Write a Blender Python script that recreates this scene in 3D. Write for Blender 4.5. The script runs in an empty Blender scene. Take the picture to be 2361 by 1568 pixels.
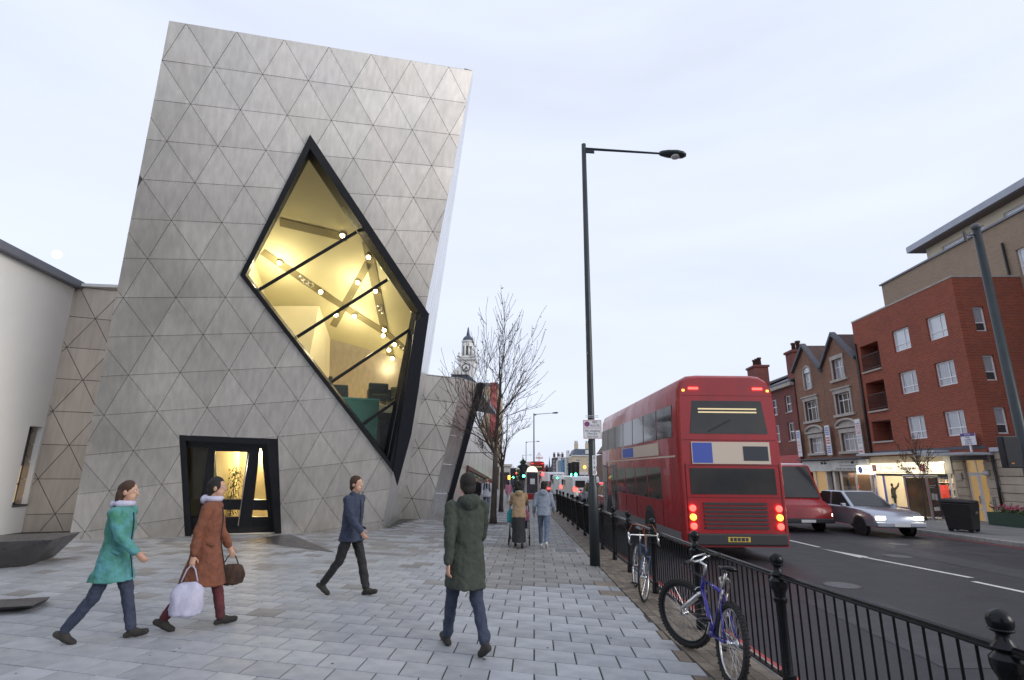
import bpy, bmesh, math, random
from mathutils import Vector, Matrix
random.seed(7)
C = bpy.context.scene.collection
SC = bpy.context.scene
RAD = math.radians
# ---------------------------------------------------------------- camera
R = Matrix(((0.99914561, 0.00114843, 0.04131265), (0.04038109, -0.23994701, -0.96994577), (0.00879893, 0.97078531, -0.23978837)))
CAMZ = 1.8
FD = 1213.0                                   # focal length in the 2361-pixel-wide view of the photograph
cd = bpy.data.cameras.new('Camera')
cam = bpy.data.objects.new('Camera', cd)
C.objects.link(cam)
cam.matrix_world = Matrix.Translation((0, 0, CAMZ)) @ R.to_4x4()
cd.sensor_width = 36.0
cd.lens = 36.0 * FD / 2361.0
cd.clip_start = 0.05
cd.clip_end = 8000
SC.camera = cam
# ---------------------------------------------------------------- sky and sun
SUN_EL, SUN_AZ = RAD(22), RAD(114)            # azimuth clockwise from +Y: behind the camera, to the right
wd_ = bpy.data.worlds.new('World')
SC.world = wd_
wd_.use_nodes = True
nt = wd_.node_tree
nt.nodes.clear()
_o = nt.nodes.new('ShaderNodeOutputWorld')
_b = nt.nodes.new('ShaderNodeBackground')
_s = nt.nodes.new('ShaderNodeTexSky')
_s.sky_type = 'NISHITA'
_s.sun_disc = False
_s.sun_elevation = SUN_EL
_s.sun_rotation = SUN_AZ
_s.air_density = 1.0
_s.dust_density = 2.0
_s.ozone_density = 1.5
_hs = nt.nodes.new('ShaderNodeHueSaturation')
_hs.inputs['Saturation'].default_value = 0.45
_mx = nt.nodes.new('ShaderNodeMixRGB')        # a thin, even veil of high cloud over the clear sky
_mx.inputs[0].default_value = 0.62
_mx.inputs[2].default_value = (6.75, 7.28, 8.6, 1)
_tc = nt.nodes.new('ShaderNodeTexCoord')
_mp = nt.nodes.new('ShaderNodeMapping')
_mp.inputs['Scale'].default_value = (1.2, 1.2, 6.0)
_nz = nt.nodes.new('ShaderNodeTexNoise')
_nz.inputs['Scale'].default_value = 1.6
_nz.inputs['Detail'].default_value = 5
_mr = nt.nodes.new('ShaderNodeMapRange')
_mr.inputs[1].default_value = 0.3
_mr.inputs[2].default_value = 0.75
_mr.inputs[3].default_value = 0.72
_mr.inputs[4].default_value = 0.86
nt.links.new(_tc.outputs['Generated'], _mp.inputs[0])
nt.links.new(_mp.outputs[0], _nz.inputs['Vector'])
nt.links.new(_nz.outputs[0], _mr.inputs[0])
nt.links.new(_mr.outputs[0], _mx.inputs[0])
nt.links.new(_s.outputs[0], _hs.inputs['Color'])
nt.links.new(_hs.outputs[0], _mx.inputs[1])
nt.links.new(_mx.outputs[0], _b.inputs[0])
_b.inputs[1].default_value = 0.132
nt.links.new(_b.outputs[0], _o.inputs[0])
sd = bpy.data.lights.new('sun', 'SUN')
sd.energy = 1.3
sd.angle = RAD(25)
sd.color = (1.0, 0.93, 0.85)
so = bpy.data.objects.new('sun', sd)
C.objects.link(so)
_sv = Vector((math.sin(SUN_AZ) * math.cos(SUN_EL), math.cos(SUN_AZ) * math.cos(SUN_EL), math.sin(SUN_EL)))
so.rotation_euler = _sv.to_track_quat('Z', 'Y').to_euler()
so.location = _sv * 60
SC.view_settings.view_transform = 'Standard'
SC.view_settings.look = 'None'
SC.view_settings.exposure = 0.12
SC.view_settings.gamma = 1.0
SC.view_settings.use_curve_mapping = False
# ---------------------------------------------------------------- from a photograph pixel to a place
SL = -0.0115                                   # the street falls gently away
def gz(Y): return SL * (Y - 5.0)
def ray(x, y): return R @ Vector(((x - 1180.5) / FD, -(y - 784.0) / FD, -1.0))
def G(x, y, h=0.0):                            # the point h metres above the ground under a pixel
    r = ray(x, y)
    t = (-5 * SL - CAMZ + h) / (r.z - SL * r.y)
    return Vector((0, 0, CAMZ)) + r * t
def PX(x, y, X):                               # on the wall plane x = X
    r = ray(x, y)
    return Vector((0, 0, CAMZ)) + r * (X / r.x)
def PY(x, y, Y):                               # on the plane y = Y
    r = ray(x, y)
    return Vector((0, 0, CAMZ)) + r * (Y / r.y)
def PP(x, y, o, n):                            # on the plane through o with normal n
    r = ray(x, y)
    return Vector((0, 0, CAMZ)) + r * ((o - Vector((0, 0, CAMZ))).dot(n) / r.dot(n))
RAILP = [(2.65, -1.0), (2.58, 1.05), (2.36, 3.03), (2.13, 5.05), (1.99, 7.0), (1.90, 9.0), (1.83, 10.85), (1.77, 12.4), (1.72, 14.1), (1.65, 15.6), (1.57, 17.2), (1.5, 19.1), (1.45, 20.8), (1.38, 22.5), (1.31, 24.5), (1.25, 26.3), (1.18, 28.2)]
_far = [(2.75, -60), (2.65, -1.0)] + RAILP[1:] + [(0.9, 34), (0.2, 44), (-1.2, 56), (-4.2, 80), (-12, 140), (-40, 330)]
def railx(Y):
    for (x0, y0), (x1, y1) in zip(_far, _far[1:]):
        if Y <= y1: return x0 + (x1 - x0) * (Y - y0) / (y1 - y0)
    return _far[-1][0]
def bend(Y): return railx(Y) - 1.9 if Y > 8 else 0.0
# ---------------------------------------------------------------- mesh helpers
ORIG = {}
def orig(o):
    while o is not None:
        if o.name in ORIG: return ORIG[o.name]
        o = o.parent
    return Vector((0, 0, 0))
def tag(o, label=None, cat=None, group=None, kind=None):
    if label: o['label'] = label
    if cat: o['category'] = cat
    if group: o['group'] = group
    if kind: o['kind'] = kind
    return o
def thing(name, label, cat, loc=(0, 0, 0), group=None, local=False):
    o = bpy.data.objects.new(name, None)
    o.empty_display_size = 0.2
    C.objects.link(o)
    o.location = loc
    ORIG[o.name] = Vector((0, 0, 0)) if local else Vector(loc)
    return tag(o, label, cat, group)
def frame(d, up=Vector((0, 0, 1))):
    d = Vector(d).normalized()
    if abs(d.dot(up)) > 0.98: up = Vector((0, 1, 0))
    s = d.cross(up).normalized()
    return s, s.cross(d).normalized(), d
class MB:
    def __init__(s): s.v = []; s.f = []; s.m = []; s.mi = 0
    def add(s, vs, fs):
        n = len(s.v)
        s.v += [Vector(p) for p in vs]
        s.f += [[n + i for i in f] for f in fs]
        s.m += [s.mi] * len(fs)
        return s
    def box(s, x0, x1, y0, y1, z0, z1):
        return s.add([(x0, y0, z0), (x1, y0, z0), (x1, y1, z0), (x0, y1, z0), (x0, y0, z1), (x1, y0, z1), (x1, y1, z1), (x0, y1, z1)],
                     [(0, 3, 2, 1), (4, 5, 6, 7), (0, 1, 5, 4), (1, 2, 6, 5), (2, 3, 7, 6), (3, 0, 4, 7)])
    def obox(s, c, ax, ay, az):                 # centre and three half-axis vectors
        c, ax, ay, az = Vector(c), Vector(ax), Vector(ay), Vector(az)
        P = [c + a * ax + b * ay + d * az for d in (-1, 1) for a, b in ((-1, -1), (1, -1), (1, 1), (-1, 1))]
        f = [(0, 3, 2, 1), (4, 5, 6, 7), (0, 1, 5, 4), (1, 2, 6, 5), (2, 3, 7, 6), (3, 0, 4, 7)]
        if ax.cross(ay).dot(az) < 0: f = [q[::-1] for q in f]
        return s.add(P, f)
    def bar(s, a, b, w, h, up=Vector((0, 0, 1))):
        a, b = Vector(a), Vector(b)
        sd_, u, d = frame(b - a, Vector(up))
        return s.obox((a + b) / 2, sd_ * w / 2, u * h / 2, (b - a) / 2)
    def ext(s, poly, vec):                      # any flat polygon pushed along vec
        n = len(poly); vec = Vector(vec)
        P = [Vector(p) for p in poly]
        nn = Vector((0, 0, 0))
        for i in range(n): nn += P[i].cross(P[(i + 1) % n])
        if nn.dot(vec) < 0: P.reverse()
        f = [list(range(n))[::-1], list(range(n, 2 * n))] + [(i, (i + 1) % n, n + (i + 1) % n, n + i) for i in range(n)]
        return s.add(P + [p + vec for p in P], f)
    def tube(s, path, r, n=8, caps=True, flat=1.0, up=Vector((0, 0, 1))):
        path = [Vector(p) for p in path]
        if not isinstance(r, (list, tuple)): r = [r] * len(path)
        vs, fs, pu = [], [], None
        for i, p in enumerate(path):
            d = (path[min(i + 1, len(path) - 1)] - path[max(i - 1, 0)])
            if d.length < 1e-9: d = Vector((0, 0, 1))
            d.normalize()
            if pu is None: sd_, u, _ = frame(d, up)
            else:
                u = (pu - d * pu.dot(d))
                u = u.normalized() if u.length > 1e-6 else frame(d)[1]
                sd_ = d.cross(u)
            pu = u
            for k in range(n):
                a = 2 * math.pi * k / n
                vs.append(p + sd_ * math.cos(a) * r[i] * flat + u * math.sin(a) * r[i])
        for i in range(len(path) - 1):
            for k in range(n):
                k2 = (k + 1) % n
                fs.append((i * n + k, i * n + k2, (i + 1) * n + k2, (i + 1) * n + k))
        if caps:
            fs.append(list(range(n))[::-1]); fs.append([(len(path) - 1) * n + k for k in range(n)])
        return s.add(vs, fs)
    def lathe(s, prof, c=(0, 0, 0), n=12, axis=(0, 0, 1)):   # prof: (radius, height)
        c = Vector(c); sd_, u, d = frame(axis)
        vs, fs = [], []
        for r, h in prof:
            for k in range(n):
                a = 2 * math.pi * k / n
                vs.append(c + d * h + sd_ * math.cos(a) * r + u * math.sin(a) * r)
        for i in range(len(prof) - 1):
            for k in range(n):
                k2 = (k + 1) % n
                fs.append((i * n + k, i * n + k2, (i + 1) * n + k2, (i + 1) * n + k))
        fs.append(list(range(n))[::-1]); fs.append([(len(prof) - 1) * n + k for k in range(n)])
        return s.add(vs, fs)
    def ball(s, c, r, n=10, m=7, sc=(1, 1, 1), rot=None):
        c = Vector(c); vs = []; fs = []
        for i in range(m + 1):
            t = math.pi * i / m
            for k in range(n):
                a = 2 * math.pi * k / n
                q = Vector((math.sin(t) * math.cos(a) * sc[0], math.sin(t) * math.sin(a) * sc[1], math.cos(t) * sc[2])) * r
                if rot is not None: q = rot @ q
                vs.append(c + q)
        for i in range(m):
            for k in range(n):
                k2 = (k + 1) % n
                if i == 0: fs.append((k, n + k, n + k2))
                elif i == m - 1: fs.append((i * n + k, (i + 1) * n + k, i * n + k2))
                else: fs.append((i * n + k, (i + 1) * n + k, (i + 1) * n + k2, i * n + k2))
        return s.add(vs, fs)
    def torus(s, c, Rr, r, axis=(1, 0, 0), n=28, m=8, a0=0, a1=2 * math.pi):
        c = Vector(c); sd_, u, d = frame(axis)
        full = abs(a1 - a0 - 2 * math.pi) < 1e-6
        vs, fs = [], []
        cnt = n if full else n + 1
        for i in range(cnt):
            a = a0 + (a1 - a0) * i / n
            rr = sd_ * math.cos(a) + u * math.sin(a)
            for k in range(m):
                b = 2 * math.pi * k / m
                vs.append(c + rr * (Rr + r * math.cos(b)) + d * r * math.sin(b))
        for i in range(n if full else n):
            j = (i + 1) % cnt
            if not full and i + 1 >= cnt: break
            for k in range(m):
                k2 = (k + 1) % m
                fs.append((i * m + k, j * m + k, j * m + k2, i * m + k2))
        return s.add(vs, fs)
    def build(s, name, mats, parent=None, smooth=False, bevel=0.0, seg=2, loc=None, kind=None):
        o0 = orig(parent) if parent is not None else Vector(loc or (0, 0, 0))
        me = bpy.data.meshes.new(name)
        me.from_pydata([p - o0 for p in s.v], [], s.f)
        me.update()
        if not isinstance(mats, (list, tuple)): mats = [mats]
        for m in mats: me.materials.append(M(m) if isinstance(m, str) else m)
        if any(s.m):
            for p, i in zip(me.polygons, s.m): p.material_index = i
        if smooth:
            for p in me.polygons: p.use_smooth = True
        o = bpy.data.objects.new(name, me)
        C.objects.link(o)
        if parent is not None: o.parent = parent
        else:
            o.location = o0
            ORIG[o.name] = o0
        if bevel:
            b = o.modifiers.new('bevel', 'BEVEL'); b.width = bevel; b.segments = seg; b.limit_method = 'ANGLE'; b.angle_limit = RAD(40)
            b.harden_normals = False
        if kind: o['kind'] = kind
        return o
def copy_tree(o, parent=None):
    c = o.copy()
    C.objects.link(c)
    c.parent = parent
    for ch in list(o.children): copy_tree(ch, c)
    return c
def smooth_angle(o, deg=35):
    me = o.data
    bm = bmesh.new(); bm.from_mesh(me)
    for f in bm.faces: f.smooth = True
    for e in bm.edges:
        if len(e.link_faces) == 2: e.smooth = e.calc_face_angle() < RAD(deg)
    bm.to_mesh(me); bm.free()
    return o
# ---------------------------------------------------------------- materials
MATS = {}
def M(n): return MATS[n]
def new_mat(name):
    m = bpy.data.materials.new(name)
    m.use_nodes = True
    MATS[name] = m
    t = m.node_tree
    return m, t, t.nodes['Principled BSDF']
def col(c): return (c[0], c[1], c[2], 1)
def mat(name, c, rough=0.6, metal=0.0, c2=None, scale=3.0, bump=0.0, bscale=40.0, rnd=0.0, spec=0.5, stretch=(1, 1, 1), emit=None, es=0.0, alpha=1.0, coat=0.0, detail=5, rvar=0.0, lo=0.35, hi=0.68, coords='Object', island=False):
    m, t, p = new_mat(name)
    N, L = t.nodes.new, t.links.new
    p.inputs['Base Color'].default_value = col(c)
    p.inputs['Roughness'].default_value = rough
    p.inputs['Metallic'].default_value = metal
    p.inputs['Specular IOR Level'].default_value = spec
    p.inputs['Coat Weight'].default_value = coat
    tc = N('ShaderNodeTexCoord'); mp = N('ShaderNodeMapping'); mp.inputs['Scale'].default_value = stretch
    L(tc.outputs[coords], mp.inputs[0])
    src = None
    if c2 is not None:
        nz = N('ShaderNodeTexNoise'); nz.inputs['Scale'].default_value = scale; nz.inputs['Detail'].default_value = detail; nz.inputs['Roughness'].default_value = 0.62
        L(mp.outputs[0], nz.inputs['Vector'])
        cr = N('ShaderNodeMapRange'); cr.inputs[1].default_value = lo; cr.inputs[2].default_value = hi
        L(nz.outputs[0], cr.inputs[0])
        mx = N('ShaderNodeMixRGB'); mx.inputs[1].default_value = col(c); mx.inputs[2].default_value = col(c2)
        L(cr.outputs[0], mx.inputs[0])
        src = mx.outputs[0]
        if rvar:
            rr = N('ShaderNodeMapRange'); rr.inputs[3].default_value = rough - rvar; rr.inputs[4].default_value = rough + rvar
            L(cr.outputs[0], rr.inputs[0]); L(rr.outputs[0], p.inputs['Roughness'])
    if rnd:
        if island:
            oi = N('ShaderNodeNewGeometry'); ro = oi.outputs['Random Per Island']
        else:
            oi = N('ShaderNodeObjectInfo'); ro = oi.outputs['Random']
        r2 = N('ShaderNodeMapRange'); r2.inputs[3].default_value = 1 - rnd; r2.inputs[4].default_value = 1 + rnd
        L(ro, r2.inputs[0])
        ml = N('ShaderNodeMixRGB'); ml.blend_type = 'MULTIPLY'; ml.inputs[0].default_value = 1
        if src is not None: L(src, ml.inputs[1])
        else: ml.inputs[1].default_value = col(c)
        L(r2.outputs[0], ml.inputs[2]); src = ml.outputs[0]
    if src is not None: L(src, p.inputs['Base Color'])
    if bump:
        nb = N('ShaderNodeTexNoise'); nb.inputs['Scale'].default_value = bscale; nb.inputs['Detail'].default_value = 4
        L(mp.outputs[0], nb.inputs['Vector'])
        bp = N('ShaderNodeBump'); bp.inputs['Strength'].default_value = bump; bp.inputs['Distance'].default_value = 0.02
        L(nb.outputs[0], bp.inputs['Height']); L(bp.outputs[0], p.inputs['Normal'])
    if emit is not None:
        p.inputs['Emission Color'].default_value = col(emit)
        p.inputs['Emission Strength'].default_value = es
    if alpha < 1: p.inputs['Alpha'].default_value = alpha
    return m
def glass_mat(name, tint=(0.9, 0.95, 0.95), rough=0.02, fac=0.0):
    m = bpy.data.materials.new(name); m.use_nodes = True; MATS[name] = m
    t = m.node_tree; t.nodes.clear()
    N, L = t.nodes.new, t.links.new
    o = N('ShaderNodeOutputMaterial'); mx = N('ShaderNodeMixShader'); tr = N('ShaderNodeBsdfTransparent'); gl = N('ShaderNodeBsdfGlossy'); lw = N('ShaderNodeLayerWeight')
    tr.inputs[0].default_value = col(tint); gl.inputs['Roughness'].default_value = rough; lw.inputs[0].default_value = 0.5
    gl.inputs[0].default_value = (0.9, 0.93, 1, 1)
    pw = N('ShaderNodeMath'); pw.operation = 'POWER'; pw.inputs[1].default_value = 4.0
    ad = N('ShaderNodeMath'); ad.operation = 'MULTIPLY_ADD'; ad.inputs[1].default_value = 0.55; ad.inputs[2].default_value = 0.035 + fac; ad.use_clamp = True
    L(lw.outputs['Facing'], pw.inputs[0]); L(pw.outputs[0], ad.inputs[0]); L(ad.outputs[0], mx.inputs[0]); L(tr.outputs[0], mx.inputs[1]); L(gl.outputs[0], mx.inputs[2]); L(mx.outputs[0], o.inputs[0])
    return m
def brick_mat(name, c1, c2, mortar, plane='YZ', bw=0.225, bh=0.075, soot=(0.1, 0.06, 0.05), soot_amt=0.35):
    m, t, p = new_mat(name)
    N, L = t.nodes.new, t.links.new
    tc = N('ShaderNodeTexCoord'); sp = N('ShaderNodeSeparateXYZ'); cb = N('ShaderNodeCombineXYZ')
    L(tc.outputs['Object'], sp.inputs[0])
    if plane == 'YZ': L(sp.outputs[1], cb.inputs[0])
    else: L(sp.outputs[0], cb.inputs[0])
    L(sp.outputs[2], cb.inputs[1])
    b = N('ShaderNodeTexBrick')
    b.inputs['Color1'].default_value = col(c1); b.inputs['Color2'].default_value = col(c2); b.inputs['Mortar'].default_value = col(mortar)
    b.inputs['Scale'].default_value = 1.0; b.inputs['Brick Width'].default_value = bw; b.inputs['Row Height'].default_value = bh
    b.inputs['Mortar Size'].default_value = 0.008; b.inputs['Mortar Smooth'].default_value = 0.3; b.inputs['Bias'].default_value = 0.1
    L(cb.outputs[0], b.inputs['Vector'])
    nz = N('ShaderNodeTexNoise'); nz.inputs['Scale'].default_value = 0.55; nz.inputs['Detail'].default_value = 7
    L(tc.outputs['Object'], nz.inputs['Vector'])
    mr = N('ShaderNodeMapRange'); mr.inputs[1].default_value = 0.42; mr.inputs[2].default_value = 0.8; mr.inputs[3].default_value = 0; mr.inputs[4].default_value = soot_amt
    L(nz.outputs[0], mr.inputs[0])
    mx = N('ShaderNodeMixRGB'); mx.inputs[2].default_value = col(soot)
    L(mr.outputs[0], mx.inputs[0]); L(b.outputs['Color'], mx.inputs[1]); L(mx.outputs[0], p.inputs['Base Color'])
    bp = N('ShaderNodeBump'); bp.inputs['Strength'].default_value = 0.5; bp.inputs['Distance'].default_value = 0.01; bp.invert = True
    L(b.outputs['Fac'], bp.inputs['Height']); L(bp.outputs[0], p.inputs['Normal'])
    p.inputs['Roughness'].default_value = 0.88
    return m
# setting
mat('slab_new', (0.345, 0.36, 0.385), 0.58, c2=(0.255, 0.268, 0.29), scale=3.2, rnd=0.13, bump=0.06, bscale=60, rvar=0.1)
mat('slab_old', (0.235, 0.23, 0.225), 0.66, c2=(0.17, 0.165, 0.16), scale=2.0, rnd=0.15, bump=0.08, bscale=60, rvar=0.1)
mat('slab_new_far', (0.33, 0.345, 0.37), 0.58, c2=(0.25, 0.262, 0.282), scale=3.2, rnd=0.13, island=True, bump=0.06, bscale=60)
mat('slab_old_far', (0.25, 0.245, 0.24), 0.66, c2=(0.18, 0.176, 0.172), scale=2.0, rnd=0.15, island=True, bump=0.08, bscale=60)
mat('joint', (0.05, 0.05, 0.048), 0.9, c2=(0.07, 0.075, 0.06), scale=6)
mat('sett', (0.20, 0.165, 0.13), 0.75, c2=(0.13, 0.11, 0.09), scale=9, rnd=0.28, bump=0.15, bscale=50)
mat('sett_far', (0.19, 0.16, 0.13), 0.75, c2=(0.13, 0.11, 0.09), scale=9, rnd=0.28, island=True)
mat('kerb_stone', (0.36, 0.35, 0.33), 0.7, c2=(0.24, 0.235, 0.22), scale=7, rnd=0.12, bump=0.1)
mat('asphalt', (0.026, 0.026, 0.031), 0.58, spec=.3, c2=(0.052, 0.051, 0.056), scale=1.4, bump=0.35, bscale=160, detail=9, lo=0.3, hi=0.75, rvar=0.12)
mat('white_line', (0.62, 0.62, 0.6), 0.6, c2=(0.3, 0.3, 0.3), scale=9, lo=0.5, hi=0.8)
mat('red_line', (0.42, 0.055, 0.05), 0.6, c2=(0.22, 0.06, 0.055), scale=9, lo=0.5, hi=0.8)
mat('far_paving', (0.24, 0.235, 0.23), 0.7, c2=(0.17, 0.165, 0.16), scale=1.1, bump=0.1, bscale=30)
mat('dark_granite', (0.045, 0.045, 0.05), 0.35, c2=(0.075, 0.07, 0.07), scale=3, rvar=0.1)
mat('iron', (0.03, 0.03, 0.035), 0.5, 0.6, c2=(0.05, 0.045, 0.04), scale=8)
mat('grate', (0.16, 0.165, 0.17), 0.55, 0.5, c2=(0.09, 0.09, 0.09), scale=12)
# metal building
def steel(name, base, rough, rnd, tiltnoise):
    m, t, p = new_mat(name)
    N, L = t.nodes.new, t.links.new
    tc = N('ShaderNodeTexCoord'); oi = N('ShaderNodeObjectInfo')
    mp = N('ShaderNodeMapping'); mp.inputs['Scale'].default_value = (3.5, 3.5, 0.5); L(tc.outputs['Object'], mp.inputs[0])
    nz = N('ShaderNodeTexNoise'); nz.inputs['Scale'].default_value = 2.2; nz.inputs['Detail'].default_value = 6; L(mp.outputs[0], nz.inputs['Vector'])
    n2 = N('ShaderNodeTexNoise'); n2.inputs['Scale'].default_value = 0.45; n2.inputs['Detail'].default_value = 4; L(tc.outputs['Object'], n2.inputs['Vector'])
    r1 = N('ShaderNodeMapRange'); r1.inputs[1].default_value = 0.3; r1.inputs[2].default_value = 0.75; r1.inputs[3].default_value = 0.86; r1.inputs[4].default_value = 1.06; L(nz.outputs[0], r1.inputs[0])
    r2 = N('ShaderNodeMapRange'); r2.inputs[3].default_value = 1 - rnd; r2.inputs[4].default_value = 1 + rnd; L(oi.outputs['Random'], r2.inputs[0])
    mu = N('ShaderNodeMath'); mu.operation = 'MULTIPLY'; L(r1.outputs[0], mu.inputs[0]); L(r2.outputs[0], mu.inputs[1])
    mx = N('ShaderNodeMixRGB'); mx.blend_type = 'MULTIPLY'; mx.inputs[0].default_value = 1; mx.inputs[1].default_value = col(base); L(mu.outputs[0], mx.inputs[2])
    L(mx.outputs[0], p.inputs['Base Color'])
    rr = N('ShaderNodeMapRange'); rr.inputs[1].default_value = 0.3; rr.inputs[2].default_value = 0.7; rr.inputs[3].default_value = rough - 0.06; rr.inputs[4].default_value = rough + 0.08; L(n2.outputs[0], rr.inputs[0])
    L(rr.outputs[0], p.inputs['Roughness'])
    p.inputs['Metallic'].default_value = 0.85
    bp = N('ShaderNodeBump'); bp.inputs['Strength'].default_value = tiltnoise; bp.inputs['Distance'].default_value = 0.06
    n3 = N('ShaderNodeTexNoise'); n3.inputs['Scale'].default_value = 0.9; n3.inputs['Detail'].default_value = 2; L(tc.outputs['Object'], n3.inputs['Vector'])
    L(n3.outputs[0], bp.inputs['Height']); L(bp.outputs[0], p.inputs['Normal'])
    return m
steel('steel', (0.77, 0.735, 0.685), 0.40, 0.085, 0.2)
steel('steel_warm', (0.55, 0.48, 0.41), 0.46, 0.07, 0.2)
steel('steel_side', (0.82, 0.82, 0.82), 0.3, 0.03, 0.1)
mat('joint_dark', (0.09, 0.082, 0.075), 0.8)
mat('rivet', (0.36, 0.35, 0.33), 0.45, 0.8)
mat('frame_black', (0.012, 0.014, 0.018), 0.32, 0.3, c2=(0.02, 0.02, 0.024), scale=2)
mat('jamb_dark', (0.010, 0.012, 0.018), 0.42, spec=.35)
glass_mat('glass_clear', (0.96, 0.96, 0.9), 0.01)
glass_mat('glass_dark', (0.35, 0.4, 0.42), 0.02, 0.12)
mat('plaster_warm', (0.61, 0.56, 0.37), 0.8, c2=(0.57, 0.52, 0.34), scale=0.6)
mat('plaster_white', (0.78, 0.72, 0.58), 0.8, c2=(0.72, 0.66, 0.52), scale=0.6)
mat('slot_dark', (0.20, 0.17, 0.09), 0.8)
mat('teal', (0.01, 0.16, 0.14), 0.5, c2=(0.01, 0.13, 0.115), scale=1.5)
mat('teal_edge', (0.03, 0.28, 0.26), 0.4)
mat('chair_dark', (0.015, 0.03, 0.028), 0.5)
mat('bulb', (1, 0.9, 0.7), 0.5, emit=(1.0, 0.80, 0.42), es=40)
mat('chrome', (0.75, 0.75, 0.76), 0.18, 1.0)
mat('brass_rail', (0.75, 0.6, 0.3), 0.25, 0.9)
mat('leaf', (0.05, 0.10, 0.025), 0.55, c2=(0.09, 0.13, 0.035), scale=9, rnd=0.2)
mat('render_white', (0.86, 0.86, 0.85), 0.8, c2=(0.80, 0.81, 0.80), scale=0.5, bump=0.05, bscale=30)
mat('fascia_grey', (0.16, 0.17, 0.21), 0.45, 0.3, c2=(0.2, 0.21, 0.25), scale=1)
mat('reveal_grey', (0.5, 0.48, 0.47), 0.8)
# ================================================================ ground, road, pavement
def strip(name, fx0, fx1, dz, m, ys, kind='structure'):
    b = MB(); vs = []; fs = []
    for i, y in enumerate(ys):
        vs += [(fx0(y), y, gz(y) + dz), (fx1(y), y, gz(y) + dz)]
        if i: fs.append((2 * i - 2, 2 * i - 1, 2 * i + 1, 2 * i))
    b.add(vs, fs)
    o = b.build(name, m)
    o['kind'] = kind
    return o
YS = [-60, -20, -5, 0] + [i for i in range(2, 30, 2)] + [34, 40, 48, 56, 68, 80, 100, 140, 200, 330]
b = MB(); b.add([(-3000, -2500, gz(-2500) - 0.4), (3000, -2500, gz(-2500) - 0.4), (3000, 4500, gz(4500) - 0.4), (-3000, 4500, gz(4500) - 0.4)], [(0, 1, 2, 3)])
tag(b.build('ground', 'far_paving'), kind='structure')
FARK = 12.75                                         # road width, kerb to kerb
def kx(y): return railx(y) + 0.25
def fk(y): return kx(y) + FARK - 0.4
strip('road', kx, fk, -0.12, 'asphalt', YS)
pave = strip('pavement', lambda y: -70, lambda y: kx(y) - 0.13, -0.014, 'joint', YS)
farpave = strip('pavement', lambda y: fk(y) + 0.13, lambda y: fk(y) + 60, 0.0, 'far_paving', YS)
# kerbs of separate stones
def kerb(fx, y0, y1, side, name):
    root = strip(name, lambda y: fx(y) - 0.125 if side < 0 else fx(y) + 0.005, lambda y: fx(y) - 0.005 if side < 0 else fx(y) + 0.125, -0.012, 'joint', YS)
    y = y0
    while y < y1:
        l = 0.9; bb = MB()
        xa, xb = fx(y + 0.005), fx(y + l - 0.005)
        w0, w1 = (-0.13, 0.0) if side < 0 else (0.0, 0.13)
        bb.ext([(xa + w0, y + 0.005, gz(y) - 0.2), (xa + w1, y + 0.005, gz(y) - 0.2), (xb + w1, y + l - 0.005, gz(y + l) - 0.2), (xb + w0, y + l - 0.005, gz(y + l) - 0.2)], (0, 0, 0.2 + random.uniform(0.0, 0.004)))
        bb.build('kerb_stone', 'kerb_stone', root, bevel=0.012, seg=1)
        y += l
    return root
kerb(kx, 1.0, 46, -1, 'kerb')
kerb(fk, 10.0, 64, 1, 'kerb')
# paving slabs, laid in staggered rows that run a little askew to the kerb
SW, SD_, SK = 0.41, 0.36, -0.20
def slab_pts(i, r, x1=None):
    x0 = i * SW + (0.5 * SW if r % 2 else 0)
    xe = x0 + SW if x1 is None else x1
    y0 = r * SD_
    return [(x0, y0 + SK * x0), (xe, y0 + SK * xe), (xe, y0 + SD_ + SK * xe), (x0, y0 + SD_ + SK * x0)]
def slab_geo(b, P, ox=0.0, oy=0.0, dz=0.0, rel=False):
    cx = sum(p[0] for p in P) / 4; cy = sum(p[1] for p in P) / 4
    def sh(p, e):
        return (p[0] + (e if p[0] < cx else -e), p[1] + (e if (p[1] - cy) - SK * (p[0] - cx) < 0 else -e))
    def z(q): return (SL * (q[1] - cy) if rel else gz(q[1])) + dz
    ring = []
    for e, h in ((0.007, -0.02), (0.007, -0.004), (0.0105, 0.0)):
        for p in P:
            q = sh(p, e); ring.append((q[0] - ox, q[1] - oy, z(q) + h))
    f = [(8, 9, 10, 11)] + [(k * 4 + i, k * 4 + (i + 1) % 4, k * 4 + 4 + (i + 1) % 4, k * 4 + 4 + i) for k in (0, 1) for i in range(4)]
    b.add(ring, f)
P0 = slab_pts(0, 0)
cx0 = sum(p[0] for p in P0) / 4; cy0 = sum(p[1] for p in P0) / 4
def slab_mesh(m):
    b = MB(); slab_geo(b, P0, cx0, cy0, 0, True)
    me = bpy.data.meshes.new('slab'); me.from_pydata(b.v, [], b.f); me.materials.append(M(m)); return me
SM = {'slab_new': slab_mesh('slab_new'), 'slab_old': slab_mesh('slab_old')}
def to_px(p):
    c = R.transposed() @ (Vector(p) - Vector((0, 0, CAMZ)))
    if c.z > -0.3: return None
    return (1180.5 + FD * c.x / -c.z, 784 - FD * c.y / -c.z)
def wallY(x): return 17.7 + 0.47 * (x + 4.96) if x < -4.9 else (22.6 if x < -3.9 else 40)     # where the steel building stands
cands = []; farb = {'slab_new_far': MB(), 'slab_old_far': MB()}
rr_ = random.Random(3)
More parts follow.
